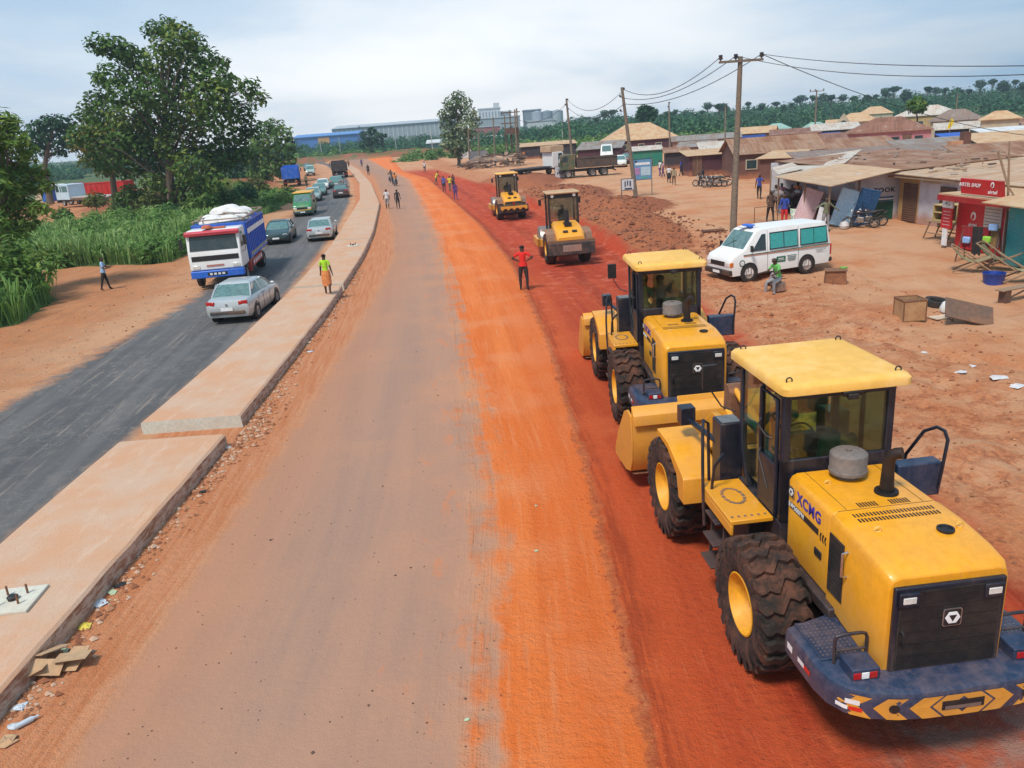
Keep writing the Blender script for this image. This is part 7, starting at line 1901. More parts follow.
for k in range(70): b.box((rs.uniform(-8, 2.2), rs.uniform(-2.5, 2), rs.uniform(.1, 2.3) * (1 if k % 3 else .5)), (rs.uniform(.6, 3), rs.uniform(.1, .3), rs.uniform(.1, .4)), rz=rs.uniform(-.6, .6), ry=rs.uniform(-.2, .2), m=k % 3)
o = b.build('lumber_heap', [M('lumber_a', (.24, .17, .13), .9, 0, .3), M('lumber_b', (.40, .32, .26), .9, 0, .3), M('dark_lumber')], None, loc=p); tag(o, 'jumbled heap of timber and scrap under the pole scaffold', 'lumber', kind='stuff')
def board(name, label, px, py, w_, h_, z0, face_m, rz=0, post=True, lines=()):
    c = thing(name, label, 'sign', on(px, py), R(rz))
    b = MB(); b.bb(-w_ / 2, w_ / 2, -.03, .03, z0, z0 + h_); bo = b.build('panel', face_m, c)
    b = MB(); b.tube([(-w_ / 2, 0, z0), (w_ / 2, 0, z0), (w_ / 2, 0, z0 + h_), (-w_ / 2, 0, z0 + h_)], .04, 6, closed=True); b.build('frame', BLACKP, c)
    if post:
        for x in (-w_ / 2, w_ / 2): b = MB(); b.tube([(x, 0, 0), (x, 0, z0 + h_)], .045, 6); b.build('post', STEEL, c)
    for (x0, x1, za, zb, mt) in lines:
        b = MB(); b.bb(x0 * w_ / 2, x1 * w_ / 2, -.042, -.031, z0 + za * h_, z0 + zb * h_); b.build('sign_marks', mt, bo)
    return c
SB = M('sign_blue', (.12, .30, .50), .5, 0, .1); SW = M('sign_white', (.60, .60, .62), .5, 0, .15); SD = M('sign_dark', (.04, .05, .09), .6, 0, 0)
board('sign_board', 'blue and white notice board on two posts right of the leaning pole', 643, 196, 1.55, 1.65, 1.35, SB, 4, True, ((-.8, .8, .72, .84, WLET), (-.2, .85, .2, .62, M('sign_pale', (.45, .58, .66), .5, 0, 0)), (-.9, -.3, .25, .6, M('sign_mauve', (.40, .22, .40), .5, 0, 0)), (-.85, -.6, .84, .95, SD), (-.2, .5, .06, .14, M('sign_green', (.1, .4, .3), .5, 0, 0))))
board('sign_board', 'small tilted white notice board left of the leaning pole', 628, 200, .95, .85, .75, SW, -6, True, ((-.5, -.3, .3, .8, SD), (-.1, .1, .4, .85, SD), (.3, .55, .35, .8, SD), (-.5, .7, .06, .2, SD)))
kc = board('booth_sign', 'white square booth board before the white-cab lorry', 560.5, 178, 1.25, 1.3, .05, SW, 3, False, ((-.6, -.4, .3, .5, SD), (.35, .55, .3, .5, SD), (-.5, .5, .72, .8, M('sign_blue_line', (.1, .2, .35), .6))))
for (x0, x1, y, lb) in ((491, 503, 162, 'left'), (505, 527, 163, 'right')): pass
board('billboard', 'small pale billboard left of the scaffold, the left of two', 467, 161, 2.4, 1.7, .6, SW, 0)
board('billboard', 'small pale billboard left of the scaffold, the right of two', 479, 163, 3.6, 1.9, .4, SW, 0)
# yellow flag
p = atd(949, 139, 92); c = thing('flag', 'small yellow flag on a stick among the roofs beside the blue tarpaulin', 'flag', (p.x, 92, gz(p.x, 92)))
b = MB(); b.tube([(0, 0, 0), (0, 0, 3.9)], .03, 5); b.build('staff', WOOD, c)
b = MB(); b.add([(0, 0, 3.9), (.2, .02, 2.9), (-.35, .05, 2.6), (.45, .1, 3.5)], [(0, 3, 1), (0, 1, 2)]); b.build('cloth', M('flag_yellow', (.8, .62, .02), .7, 0, 0), c)
p = atd(990, 150, 62); c = thing('brick_stack', 'dark stack of bricks standing on a tan base behind the shop row', 'chimney', (p.x - 2, 62, gz(p.x, 62)))
b = MB(); b.bb(-.28, .28, -.28, .28, 0, 3.5); b.build('stack', W_BROWN, c); b = MB(); b.bb(-1.2, -.29, -.3, .3, 0, 2.9); b.build('base', M('brick_tan', (.55, .28, .16), .9, 0, .2), c)
# blue hut at left
p = on(44, 202); o = house('blue_hut', 'blue and cream sheet hut by the pale truck on the left', 'hut', (p.x, p.y), 3.2, 3, 2.3, .3, 'shed', WHITER, M('hut_blue', (.01, .12, .55), .5, 0, .1), R(-20))
b = MB(); b.bb(-1.62, -.2, -.03, -.01, .0, 2.25); b.build('cream_panel', M('hut_cream', (.55, .45, .33), .7), o)
# clutter thrown on the roofs
rs = random.Random(31); b = MB()
for k in range(60):
    x, y = rs.uniform(21.5, 29), rs.uniform(38, 57); z = 2.68 + (x - 21) * .038
    b.box((x, y, z + .06), (rs.uniform(.1, .7), rs.uniform(.04, .14), rs.uniform(.03, .08)), rz=rs.uniform(0, 3), m=k % 3)
o = b.build('roof_clutter', [WOOD, M('dark_lumber2', (.08, .06, .05), .9, 0, .3), M('stone_grey', (.3, .24, .2), .9, 0, .3)], None); tag(o, 'sticks, stones and scraps weighing down the shop roofs', 'clutter', kind='stuff')
# ------------------------------------------------------------------ foliage
def leafmat(name, dark, mid, lite, trans=.25):
    m = bpy.data.materials.new(name); t = NT(m)
    a = t.new('ShaderNodeAttribute', attribute_name='tint').outputs['Fac']
    c = t.mix(t.step(a, 0, .5), dark, mid); c = t.mix(t.step(a, .5, 1.0), c, lite)
    d = t.new('ShaderNodeBsdfPrincipled'); t.set(d.inputs['Base Color'], c); d.inputs['Roughness'].default_value = .6; d.inputs['Specular IOR Level'].default_value = .25
    tr = t.new('ShaderNodeBsdfTranslucent'); t.set(tr.inputs[0], c)
    mx = t.new('ShaderNodeMixShader'); mx.inputs[0].default_value = trans; t.l.new(d.outputs[0], mx.inputs[1]); t.l.new(tr.outputs[0], mx.inputs[2]); t.l.new(mx.outputs[0], t.out.inputs[0])
    return m
LF_GREEN = leafmat('leaves_green', (.034, .080, .016), (.080, .160, .028), (.22, .27, .05))
LF_OLIVE = leafmat('leaves_olive', (.045, .075, .018), (.11, .14, .03), (.38, .27, .05))
LF_DARK = leafmat('leaves_dark', (.014, .055, .020), (.030, .095, .030), (.07, .15, .04))
LF_SILV = leafmat('leaves_silver', (.045, .085, .028), (.12, .175, .065), (.42, .45, .28))
LF_FRND = leafmat('leaves_frond', (.035, .085, .012), (.10, .19, .028), (.26, .34, .07))
LF_FAR = leafmat('leaves_far', (.020, .085, .040), (.045, .135, .055), (.11, .21, .08))
LF_GRASS = leafmat('blades_green', (.055, .13, .030), (.13, .26, .055), (.32, .42, .15), .35)
npr = np.random.default_rng(4)
def leaf_mesh(name, C, S, tint, mat, parent=None, elong=1.6, flat=.5, N=None, loc=(0, 0, 0)):
    """C (n,3) leaf centres, S (n,) sizes; each leaf is a small folded diamond"""
    n = len(C)
    nr = npr.normal(size=(n, 3)); nr[:, 2] = np.abs(nr[:, 2]) + flat
    if N is not None: nr = nr * .7 + N
    nr /= np.linalg.norm(nr, axis=1)[:, None]
    a = np.cross(nr, npr.normal(size=(n, 3))); a /= np.linalg.norm(a, axis=1)[:, None] + 1e-9
    b_ = np.cross(nr, a); S_ = S[:, None]
    v0 = C - a * S_ * elong * .5; v2 = C + a * S_ * elong * .5 - nr * S_ * .15
    v1 = C + b_ * S_ * .42 + nr * S_ * .1; v3 = C - b_ * S_ * .42 + nr * S_ * .1
    V = np.stack([v0, v1, v2, v3], 1).reshape(-1, 3)
    me = bpy.data.meshes.new(name); me.vertices.add(4 * n); me.vertices.foreach_set('co', V.ravel())
    me.loops.add(4 * n); me.loops.foreach_set('vertex_index', np.arange(4 * n, dtype=np.int32))
    me.polygons.add(n); me.polygons.foreach_set('loop_start', np.arange(0, 4 * n, 4, dtype=np.int32)); me.update(calc_edges=True)
    at_ = me.attributes.new('tint', 'FLOAT', 'POINT'); at_.data.foreach_set('value', np.repeat(np.clip(tint, 0, 1), 4).astype(np.float32))
    me.materials.append(mat); o = bpy.data.objects.new(name, me); COL.objects.link(o)
    if parent: o.parent = parent
    o.location = loc; return o
def clump_points(c, r, n):
    """points in the outer half of a lumpy flattened ball"""
    d = npr.normal(size=(n, 3)); d /= np.linalg.norm(d, axis=1)[:, None]
    rad = (.35 + .65 * npr.random(n) ** .5) * (1 + .25 * np.sin(d[:, 0] * 5 + c[0]) * np.cos(d[:, 1] * 4 + c[2]))
    P_ = np.array(c) + d * rad[:, None] * np.array(r); return P_, d
BARK = M('bark', (.13, .10, .075), .9, 0, .15, bump=.6, bscale=12); BARKL = M('bark_pale', (.26, .22, .17), .9, 0, .1, bump=.6)
def tree_px(name, label, base, Yd, clumps, mat, leaf=.35, dens=1.0, depth=.8, trunk=.35, bark=None, group=None, elong=1.6, tint0=.35, flat=.5, cat='tree', yellow=0, twigs=True, squash=.8):
    """crown laid out as clumps in metres at distance Yd; clumps given by where they show"""
    bx = atd(base[0], base[1], Yd); g = gz(bx.x, Yd); root = thing(name, label, cat, (bx.x, Yd, g), 0, group)
    mp = Yd / CF; Cs = []; b = MB()
    rr = random.Random(hash(label) % 1000 if False else len(label))
    PT, TT, SS, NN = [], [], [], []
    for (px, py, rp) in clumps:
        r = rp * mp; q = atd(px, py, Yd); dy = rr.uniform(-1, 1) * depth * 3.0
        q2 = atd(px, py, Yd + dy); r *= 1.4; c = Vector((q2.x - bx.x, dy, q2.z - g)); Cs.append((c, r))
        n = int(max(60, dens * 7.5 * (r / leaf) ** 2))
        P_, d = clump_points(tuple(c), (r * 1.05, r * 1.05, r * squash), n)
        PT.append(P_); NN.append(d * .8); tt = tint0 + npr.normal(size=n) * .13 + rr.uniform(-.13, .13)
        if yellow and rr.random() < yellow: tt = tt + (npr.random(n) < .5) * .45
        TT.append(tt); SS.append(leaf * (.7 + .6 * npr.random(n)))
    top = max(c.z for c, r in Cs)
    zs = sorted(c.z for c, r in Cs); fork = max(.8, zs[0] * .75 if zs[0] > 1 else 1.0)
    mx = sum(c.x for c, r in Cs) / len(Cs)
    b.tube([(0, 0, -.2), (.1, 0, fork * .5), (mx * .15, 0, fork), (mx * .6, 0, fork + (top - fork) * .45), (mx, 0, fork + (top - fork) * .8)], [trunk * 1.25, trunk, trunk * .85, trunk * .5, trunk * .15], 10)
    for c, r in Cs:
        u = min(.9, max(.0, (c.z - fork) / max(.1, top - fork) - .3)); st = Vector((mx * (.15 + .85 * u), 0, fork + (top - fork) * .8 * u))
        mid_ = st.lerp(c, .5) + Vector((0, 0, .12 * (c - st).length)); b.tube([st, mid_, c], [trunk * .20, trunk * .11, trunk * .03], 5)
        if twigs:
            for k in range(5):
                e_ = c + Vector((rr.uniform(-1, 1), rr.uniform(-1, 1), rr.uniform(-.5, 1))) * r * .85; b.tube([mid_.lerp(c, .6), e_], [trunk * .05, trunk * .018], 4)
    b.build('trunk', bark or BARK, root, smooth=True)
    leaf_mesh('crown', np.concatenate(PT), np.concatenate(SS), np.concatenate(TT), mat, root, elong, flat, np.concatenate(NN))
    return root
big = [(165, 28, 9), (178, 33, 10), (152, 29, 7), (193, 42, 9), (170, 44, 11), (185, 53, 10), (98, 45, 8), (112, 46, 9), (126, 52, 9), (136, 60, 10), (205, 58, 9), (221, 62, 6), (190, 66, 12), (160, 62, 13), (142, 72, 11), (112, 74, 11), (99, 79, 6), (228, 84, 9), (248, 88, 8), (258, 98, 7), (212, 78, 12), (208, 96, 15), (180, 88, 15), (150, 92, 14), (122, 92, 12), (96, 99, 8), (86, 114, 9), (106, 112, 13), (130, 116, 14), (158, 118, 15), (188, 116, 15), (218, 112, 14), (240, 112, 11), (80, 136, 9), (98, 138, 12), (120, 140, 13), (146, 144, 14), (174, 144, 14), (204, 140, 15), (232, 136, 12), (250, 130, 8), (104, 160, 11), (128, 166, 12), (160, 166, 13), (190, 166, 13), (218, 160, 12), (240, 154, 9), (168, 188, 10), (190, 190, 11), (210, 182, 10), (152, 182, 8), (178, 204, 9), (196, 206, 8)]
tree_px('broadleaf_tree', 'very tall broad tree with ragged layered crown, tallest in the picture', (172, 222), 82, big, LF_GREEN, .33, 1.5, 1.6, .55, tint0=.36, yellow=.3)
mid = [(84, 142, 9), (92, 128, 8), (104, 132, 9), (116, 128, 9), (128, 138, 10), (100, 150, 10), (118, 154, 10), (136, 154, 9), (90, 160, 8), (108, 168, 8), (142, 124, 8), (145, 140, 8)]
tree_px('broadleaf_tree', 'olive tree with yellowing leaves, against the left flank of the tallest tree', (118, 214), 92, mid, LF_OLIVE, .33, 1.5, 1.2, .35, tint0=.42, yellow=.6)
tree_px('frond_tree', 'feathery-leaved tree cut by the left picture edge', (2, 300), 41, [(-8, 128, 15), (8, 124, 8), (-2, 142, 12), (16, 140, 8), (28, 152, 7), (8, 158, 12), (26, 166, 9), (40, 172, 6), (-4, 178, 14), (14, 184, 12), (34, 186, 9), (48, 186, 5), (4, 205, 14), (26, 206, 10), (42, 208, 7), (-6, 222, 12), (14, 228, 10), (30, 222, 7)], LF_FRND, .15, 1.0, .5, .25, tint0=.66, elong=3.2, flat=.9)
tree_px('broadleaf_tree', 'dark round-crowned tree between the left edge and the tallest tree', (50, 200), 128, [(34, 132, 8), (44, 125, 7), (54, 122, 7), (64, 124, 7), (73, 130, 7), (40, 142, 8), (54, 136, 9), (68, 142, 8), (76, 144, 6), (30, 148, 6), (48, 150, 6), (62, 152, 5)], LF_DARK, .5, 1.5, 1.3, .45, tint0=.35)
tree_px('broadleaf_tree', 'bright green bushy tree at the right flank of the tallest tree', (268, 188), 140, [(262, 130, 7), (274, 126, 7), (284, 134, 7), (290, 146, 6), (268, 142, 9), (256, 142, 8), (280, 152, 8), (262, 158, 9), (250, 154, 7), (288, 162, 6), (272, 168, 8), (256, 172, 8), (284, 172, 6), (266, 178, 7)], LF_GREEN, .5, 1.6, 1.2, .4, tint0=.48)
tree_px('broadleaf_tree', 'dense green tree right behind the bright bushy one', (240, 186), 150, [(232, 160, 9), (246, 168, 8), (236, 174, 8), (224, 172, 8), (226, 150, 8), (242, 180, 7), (216, 178, 7)], LF_DARK, .5, 1.5, 1.2, .35, tint0=.5)
tree_px('lone_tree', 'lone pale-leaved tree standing at the end of the orange strip', (459, 166), 157, [(458, 96, 5), (451, 104, 6), (464, 104, 6), (446, 114, 6), (457, 112, 7), (469, 114, 6), (474, 121, 5), (445, 124, 5), (455, 124, 7), (466, 126, 7), (448, 134, 6), (460, 136, 8), (471, 134, 5), (453, 145, 6), (464, 146, 6), (446, 144, 4), (458, 153, 5)], LF_SILV, .42, 1.3, 1.0, .32, BARK, tint0=.36, yellow=.45)
tree_px('broadleaf_tree', 'dark spreading tree beyond the bend, alone among the far bushes', (372, 156), 262, [(372, 131, 3), (364, 135, 3.5), (380, 135, 3.5), (370, 140, 5), (378, 142, 4.5), (364, 144, 4)], LF_DARK, .8, 1.6, 1.0, .35, tint0=.15)
tree_px('small_tree', 'small round papaya-like tree in front of the beige-roofed house', (917, 128), 118, [(917, 101, 3.5), (911, 104, 3), (923, 104, 3), (914, 109, 3), (921, 109, 3)], LF_GREEN, .5, 1.4, .5, .14, BARK, tint0=.55)
tree_px('palm_tree', 'dark ragged palm behind the large tan hip roof', (645, 126), 210, [(643, 109, 3), (649, 111, 3), (646, 115, 3.5), (641, 114, 2.5), (652, 116, 2.5)], LF_DARK, .9, 1.3, .6, .25, BARK, elong=3.0, tint0=.2)
# shrubs below the trees
GSH = 'shrubs under the roadside trees'
for i, (x, y, Yd, r, m, lb) in enumerate(((205, 205, 78, 11, LF_GREEN, 'rounded green shrub nearest the blue truck cab'), (228, 200, 84, 11, LF_GREEN, 'green shrub between the tallest tree and the road bank'), (244, 192, 92, 9, LF_DARK, 'dark shrub right of the tallest tree'), (150, 203, 80, 12, LF_OLIVE, 'olive shrub at the left foot of the tallest tree'), (130, 196, 84, 11, LF_GREEN, 'shrub hiding the flatbed of the pale truck'), (62, 214, 78, 7, LF_GREEN, 'shrub in front of the pale truck cab'), (168, 212, 74, 10, LF_DARK, 'dark shrub at the foot of the tallest tree'), (256, 184, 110, 8, LF_OLIVE, 'olive shrub on the bank behind the blue-bodied truck'), (214, 222, 64, 9, LF_GREEN, 'low green shrub just behind the blue truck'), (95, 200, 88, 8, LF_OLIVE, 'low olive shrub beside the pale truck wheel'), (185, 220, 68, 10, LF_GREEN, 'leafy shrub in the tall grass left of the blue truck'))):
    tree_px('shrub', lb, (x, y + r * .8), Yd, [(x - r * .5, y + 1, r * .65), (x + r * .5, y + 1, r * .65), (x, y - r * .3, r * .7), (x - r * .9, y + r * .3, r * .45), (x + r * .9, y + r * .3, r * .45)], m, .26, 1.6, .5, .08, group=GSH, cat='shrub', tint0=.45, twigs=False)
# tall grass
def grass(name, label, poly, n, h0, h1, seed, mat=LF_GRASS, tint0=.45):
    g = np.random.default_rng(seed); xs = np.array([p[0] for p in poly]); ys = np.array([p[1] for p in poly])
    P_ = np.stack([g.uniform(xs.min(), xs.max(), n * 4), g.uniform(ys.min(), ys.max(), n * 4)], 1); P_ = P_[inpoly(P_[:, 0], P_[:, 1], poly)][:n]
    m_ = vnoise(P_[:, 0] * .45 + 9, P_[:, 1] * .45, seed); kp = (m_ + .35 * vnoise(P_[:, 0] * 1.6, P_[:, 1] * 1.6, seed + 4)) > .34; P_ = P_[kp]; m_ = m_[kp]; k = len(P_)
    z = height(P_[:, 0], P_[:, 1]); hh = (h0 + (h1 - h0) * g.random(k)) * (.55 + .8 * m_); an = g.uniform(0, 2 * np.pi, k); bend = g.uniform(.15, .65, k) * hh
    w_ = .022 + .028 * g.random(k); d = np.stack([np.cos(an), np.sin(an), np.zeros(k)], 1); s_ = np.stack([-np.sin(an), np.cos(an), np.zeros(k)], 1)
    B0 = np.stack([P_[:, 0], P_[:, 1], z - .03], 1); up_ = np.array([0, 0, 1.0])
    B1 = B0 + up_ * (hh * .62)[:, None] + d * (bend * .3)[:, None]; B2 = B0 + up_ * (hh * .93)[:, None] + d * (bend * .75)[:, None]; B3 = B0 + up_ * (hh * .88)[:, None] + d * (bend * 1.25)[:, None]
    W = w_[:, None]
    V = np.stack([B0 - s_ * W * .6, B0 + s_ * W * .6, B1 + s_ * W, B1 - s_ * W, B2 + s_ * W * .8, B2 - s_ * W * .8, B3], 1).reshape(-1, 3)
    i0 = np.arange(k) * 7; F4 = np.concatenate([np.stack([i0, i0 + 1, i0 + 2, i0 + 3], 1), np.stack([i0 + 3, i0 + 2, i0 + 4, i0 + 5], 1)]); F3 = np.stack([i0 + 5, i0 + 4, i0 + 6], 1)
    me = bpy.data.meshes.new(name); me.vertices.add(len(V)); me.vertices.foreach_set('co', V.ravel())
    li = np.concatenate([F4.ravel(), F3.ravel()]).astype(np.int32); me.loops.add(len(li)); me.loops.foreach_set('vertex_index', li)
    ls = np.concatenate([np.arange(0, F4.size, 4), F4.size + np.arange(0, F3.size, 3)]).astype(np.int32); me.polygons.add(len(ls)); me.polygons.foreach_set('loop_start', ls); me.update(calc_edges=True)
    tt = np.clip(tint0 + .25 * (m_ - .5) + g.normal(size=k) * .16, 0, 1); a = me.attributes.new('tint', 'FLOAT', 'POINT'); a.data.foreach_set('value', np.repeat(tt, 7).astype(np.float32))
    me.materials.append(mat); o = bpy.data.objects.new(name, me); COL.objects.link(o); return tag(o, label, 'grass', kind='stuff')
grass('tall_grass', 'tall green grass on the mound left of the blue truck', GP1, 15000, .7, 1.7, 5, tint0=.66)
grass('tall_grass', 'dense tall grass bank at the left picture edge', GP2, 14000, .9, 1.9, 6, tint0=.40)
grass('tall_grass', 'thinner grass under the trees on the left', GP3, 12000, .4, .9, 7, tint0=.55)
def weeds(name, label, poly, n, r0, r1, h0, h1, mat, leaf, per, tint, seed, elong=2.6):
    g = np.random.default_rng(seed); xs = np.array([q[0] for q in poly]); ys = np.array([q[1] for q in poly])
    P_ = np.stack([g.uniform(xs.min(), xs.max(), n * 4), g.uniform(ys.min(), ys.max(), n * 4)], 1); P_ = P_[inpoly(P_[:, 0], P_[:, 1], poly)][:n]
    PT, TT, SS, NN = [], [], [], []
    for x, y in P_:
        r = g.uniform(r0, r1); h_ = g.uniform(h0, h1) * (.6 + .8 * float(vnoise(np.array(x * .4), np.array(y * .4), seed))); c = (x, y, gz(x, y) + h_ - r * .6)
        A_, d = clump_points(c, (r, r, max(r * .8, h_ * .5)), per); A_[:, 2] = np.maximum(A_[:, 2], gz(x, y) + .03); PT.append(A_); NN.append(d * .9 + np.array([0, 0, .3])); TT.append(tint + g.normal(size=per) * .16 + g.uniform(-.22, .22)); SS.append(leaf * (.6 + .8 * g.random(per)))
    o = leaf_mesh(name, np.concatenate(PT), np.concatenate(SS), np.concatenate(TT), mat, None, elong, .5, np.concatenate(NN)); return tag(o, label, 'undergrowth', kind='stuff')
weeds('undergrowth', 'leafy weeds heaped over the mound left of the blue truck', GP1, 330, .45, 1.0, .6, 1.6, LF_GRASS, .17, 75, .5, 3)
weeds('undergrowth', 'dense weeds and bushes on the bank at the left edge', GP2, 300, .5, 1.2, 1.0, 2.3, LF_FRND, .17, 85, .5, 4)
weeds('undergrowth', 'bushes under the trees behind the left grass', GP3, 130, .6, 1.3, .5, 1.1, LF_GREEN, .28, 60, .5, 5, 1.8)
# far wood: one mass of crowns, low on the left, higher on the right
def wood(name, label, items, mat, leaf, per):
    PT, TT, SS, NN = [], [], [], []
    for (x, y, r, h_) in items:
        g = gz(x, y)
        for q in range(3):
            c = (x + npr.uniform(-.5, .5) * r, y + npr.uniform(-.5, .5) * r, g + h_ - r * (.5 + .5 * q * .8)); P_, d = clump_points(c, (r, r, r * .75), per)
            P_[:, 2] = np.maximum(P_[:, 2], g + .1); PT.append(P_); NN.append(d * .8); TT.append(.42 + npr.normal(size=per) * .15 + npr.uniform(-.3, .3)); SS.append(leaf * (.7 + .6 * npr.random(per)))
    o = leaf_mesh(name, np.concatenate(PT), np.concatenate(SS), np.concatenate(TT), mat, None, 1.4, .6, np.concatenate(NN)); return tag(o, label, 'woodland', kind='stuff')
it = []
for k in range(620):
    px = npr.uniform(-40, 640); Y_ = 235 + 330 * npr.random() ** 1.3
    p = atd(px, 150, Y_)
    if -80 < p.x - float(medL(Y_)) < 45 and Y_ < 290: continue
    it.append((p.x, Y_, npr.uniform(2.2, 3.8), npr.uniform(3.0, 5.6)))
wood('woodland', 'low far-off woodland behind the bend of the road', it, LF_FAR, .75, 46)
it = []
for k in range(560):
    px = npr.uniform(560, 1090); Y_ = (215 if px < 760 else 245) + 260 * npr.random() ** .9
    p = atd(px, 130, Y_)
    it.append((p.x, Y_, npr.uniform(2.6, 4.6), npr.uniform(3.4, 6.4) + (Y_ > 330) * npr.uniform(0, 2.6)))
wood('woodland', 'far-off woodland behind the settlement on the right', it, LF_FAR, .8, 46)
it = []
for k in range(150):
    px = npr.uniform(285, 620); Y_ = npr.uniform(200, 232)
    p = atd(px, 150, Y_)
    if p.x < -25: Y_ += 62; p = atd(px, 150, Y_)
    it.append((p.x, Y_, npr.uniform(1.2, 2.4), npr.uniform(1.2, 2.6)))
for k in range(70):
    px = npr.uniform(575, 760); Y_ = npr.uniform(150, 190); p = atd(px, 140, Y_); it.append((p.x, Y_, npr.uniform(1.2, 2.4), npr.uniform(1.2, 2.6)))
wood('scrubland', 'pale scrub along the near edge of the woodland', it, LF_GRASS, .55, 40)
# single trees standing out against the sky on the right
protos = []
for v_ in range(4):
    r_ = thing('skyline_tree', 'x', 'tree', (0, 0, 0)); b = MB(); hh = 1.0
    b.tube([(0, 0, 0), (.01, 0, .4), (.03 * (v_ - 1.5), 0, .8)], [.022, .016, .008], 6)
    cl = [((0, 0, .86), .13), ((.10, .02, .78), .11), ((-.11, 0, .76), .11), ((.03, -.06, .70), .12)] if v_ % 2 else [((0, 0, .90), .09), ((.07, 0, .86), .07), ((-.07, .02, .87), .07), ((0, .03, .80), .08)]
    if v_ == 3: cl += [((.16, 0, .66), .09), ((-.14, 0, .62), .10), ((0, 0, .58), .12)]
    P_ = []; D_ = []
    for c, r in cl:
        a_, d_ = clump_points(c, (r, r, r * .7), 95); P_.append(a_); D_.append(d_)
        b.tube([(0, 0, .5), c], [.012, .004], 4)
    b.build('trunk', BARK, r_, smooth=True)
    P_ = np.concatenate(P_); leaf_mesh('crown', P_, .045 * (.7 + .6 * npr.random(len(P_))), .35 + npr.normal(size=len(P_)) * .15, LF_DARK, r_, 1.6, .5, np.concatenate(D_)); protos.append(r_)
xs_ = sorted([596, 604, 612, 640, 655, 668, 676, 686, 702, 708, 719, 724, 748, 762, 776, 783, 792, 800, 812, 822, 831, 842, 853, 866, 875, 884, 893, 905, 926, 934, 944, 956, 967, 978, 990, 1001, 1012, 1020])
for i, px in enumerate(xs_):
    Y_ = 335 + (i * 37) % 90; hor = 127 - (px - 512) * .0752; up_px = 3 + (i * 7) % 8 + (2 if px > 820 else 0)
    h_ = 6.4 + up_px * Y_ / CF; p = atd(px, 110, Y_); src = protos[i % 4]
    o = src if i < 4 else copy_tree(src)
    o.location = (p.x, Y_, gz(p.x, Y_)); o.rotation_euler = (0, 0, i * 1.3); o.scale = (h_ * (1.15 + .3 * (i % 3)), h_ * 1.3, h_)
    o['label'] = 'tall thin tree in the row of trees standing above the right-hand woodland'; o['group'] = 'trees on the right skyline'

# ------------------------------------------------------------------ far works and sheds
def block(name, label, xl, xr, ytop, Yd, d, wm, rm, parts=(), roof='flat', cat='building'):
    a, b_ = atd(xl, ytop, Yd), atd(xr, ytop, Yd); g = gz((a.x + b_.x) / 2, Yd); H = (a.z + b_.z) / 2 - g; w_ = b_.x - a.x
    c = thing(name, label, cat, ((a.x + b_.x) / 2, Yd, g))
    b = MB(); b.bb(-w_ / 2, w_ / 2, 0, d, 0, H); b.build('wall', wm, c)
    b = MB()
    if roof == 'flat': b.bb(-w_ / 2 - .5, w_ / 2 + .5, -.5, d + .5, H, H + .8)
    else: b.prism([(-1.0, H - .3), (d / 2, H + roof), (d + 1.0, H - .3)], 'x', -w_ / 2 - 1, w_ / 2 + 1)
    b.build('roof', rm, c); return c, w_, H
W_FAC = M('factory_wall', (.30, .36, .40), .7, 0, .1); W_FACD = M('factory_wall_dark', (.18, .24, .28), .7, 0, .1); W_FACW = M('factory_white', (.52, .56, .58), .7, 0, .1); RF_FAC = M('factory_roof', (.42, .47, .50), .6, 0, .1)
c, w_, H = block('blue_warehouse', 'low far warehouse with a bright blue front, left on the skyline', 293, 357, 135.5, 500, 30, M('far_blue', (.05, .18, .50), .5, 0, .05), M('far_blue_roof', (.10, .27, .58), .5, 0, .05), roof=1.5)
b = MB(); b.bb(-w_ * .12, w_ * .06, -.3, -.1, H - 5, H - .8); b.build('orange_panel', M('far_orange', (.6, .3, .1), .6, 0, 0), c)
c, w_, H = block('long_warehouse', 'very long grey warehouse on the skyline behind the lone tree', 331, 452, 124.5, 560, 60, W_FAC, RF_FAC, roof=2.0)
b = MB()
for k in range(26): b.bb(-w_ / 2 + k * w_ / 26 + .3, -w_ / 2 + k * w_ / 26 + .9, -.3, -.05, 1, H - 1.5)
b.build('wall_rib', W_FACW, c)
b = MB(); b.bb(-w_ * .28, -w_ * .26, -.4, -.1, 1, H + .5); b.build('downpipe', W_FACD, c)
c, w_, H = block('factory_hall', 'white factory hall right of the lone tree, the taller of the far halls', 478, 500, 109, 600, 40, W_FACW, RF_FAC)
b = MB()
for k in range(7): b.bb(-w_ / 2 + (k + .3) * w_ / 7, -w_ / 2 + (k + .7) * w_ / 7, -.3, -.05, H - 9, H - 2)
b.build('window_band', W_FACD, c); b = MB(); b.bb(w_ * .2, w_ * .48, 5, 12, H, H + 4); b.build('roof_tower', W_FACW, c)
block('factory_hall', 'blue-grey factory block attached right of the white hall', 500, 511, 112, 602, 40, W_FACD, RF_FAC)
block('factory_hall', 'broad low factory building under the white hall', 470, 520, 118, 590, 30, W_FAC, W_FACW)
block('factory_hall', 'small red-fronted far building beside the lone tree', 474, 500, 127, 540, 12, M('far_red', (.40, .10, .10), .7, 0, 0), RF_FAC)
c, w_, H = block('silo_block', 'blue-grey silo block on the skyline above the pole scaffold', 524, 541, 110.5, 600, 30, W_FACD, W_FACD)
c2 = thing('silo', 'round pale silos at the right end of the silo block', 'silo', (atd(547, 112, 598).x, 598, gz(40, 598)))
for k in range(3):
    b = MB(); hh = atd(547, 110, 598).z - c2.location.z; b.lathe([(.001, 0), (4.2, 0), (4.2, hh - 1), (.001, hh)], ((k - 1) * 7.2, 0, 0), n=20); b.build('silo_drum', (W_FAC, W_FACD, W_FAC)[k], c2, smooth=True)
block('white_depot', 'low white depot under the silos', 527, 556, 121, 580, 20, W_FACW, RF_FAC)
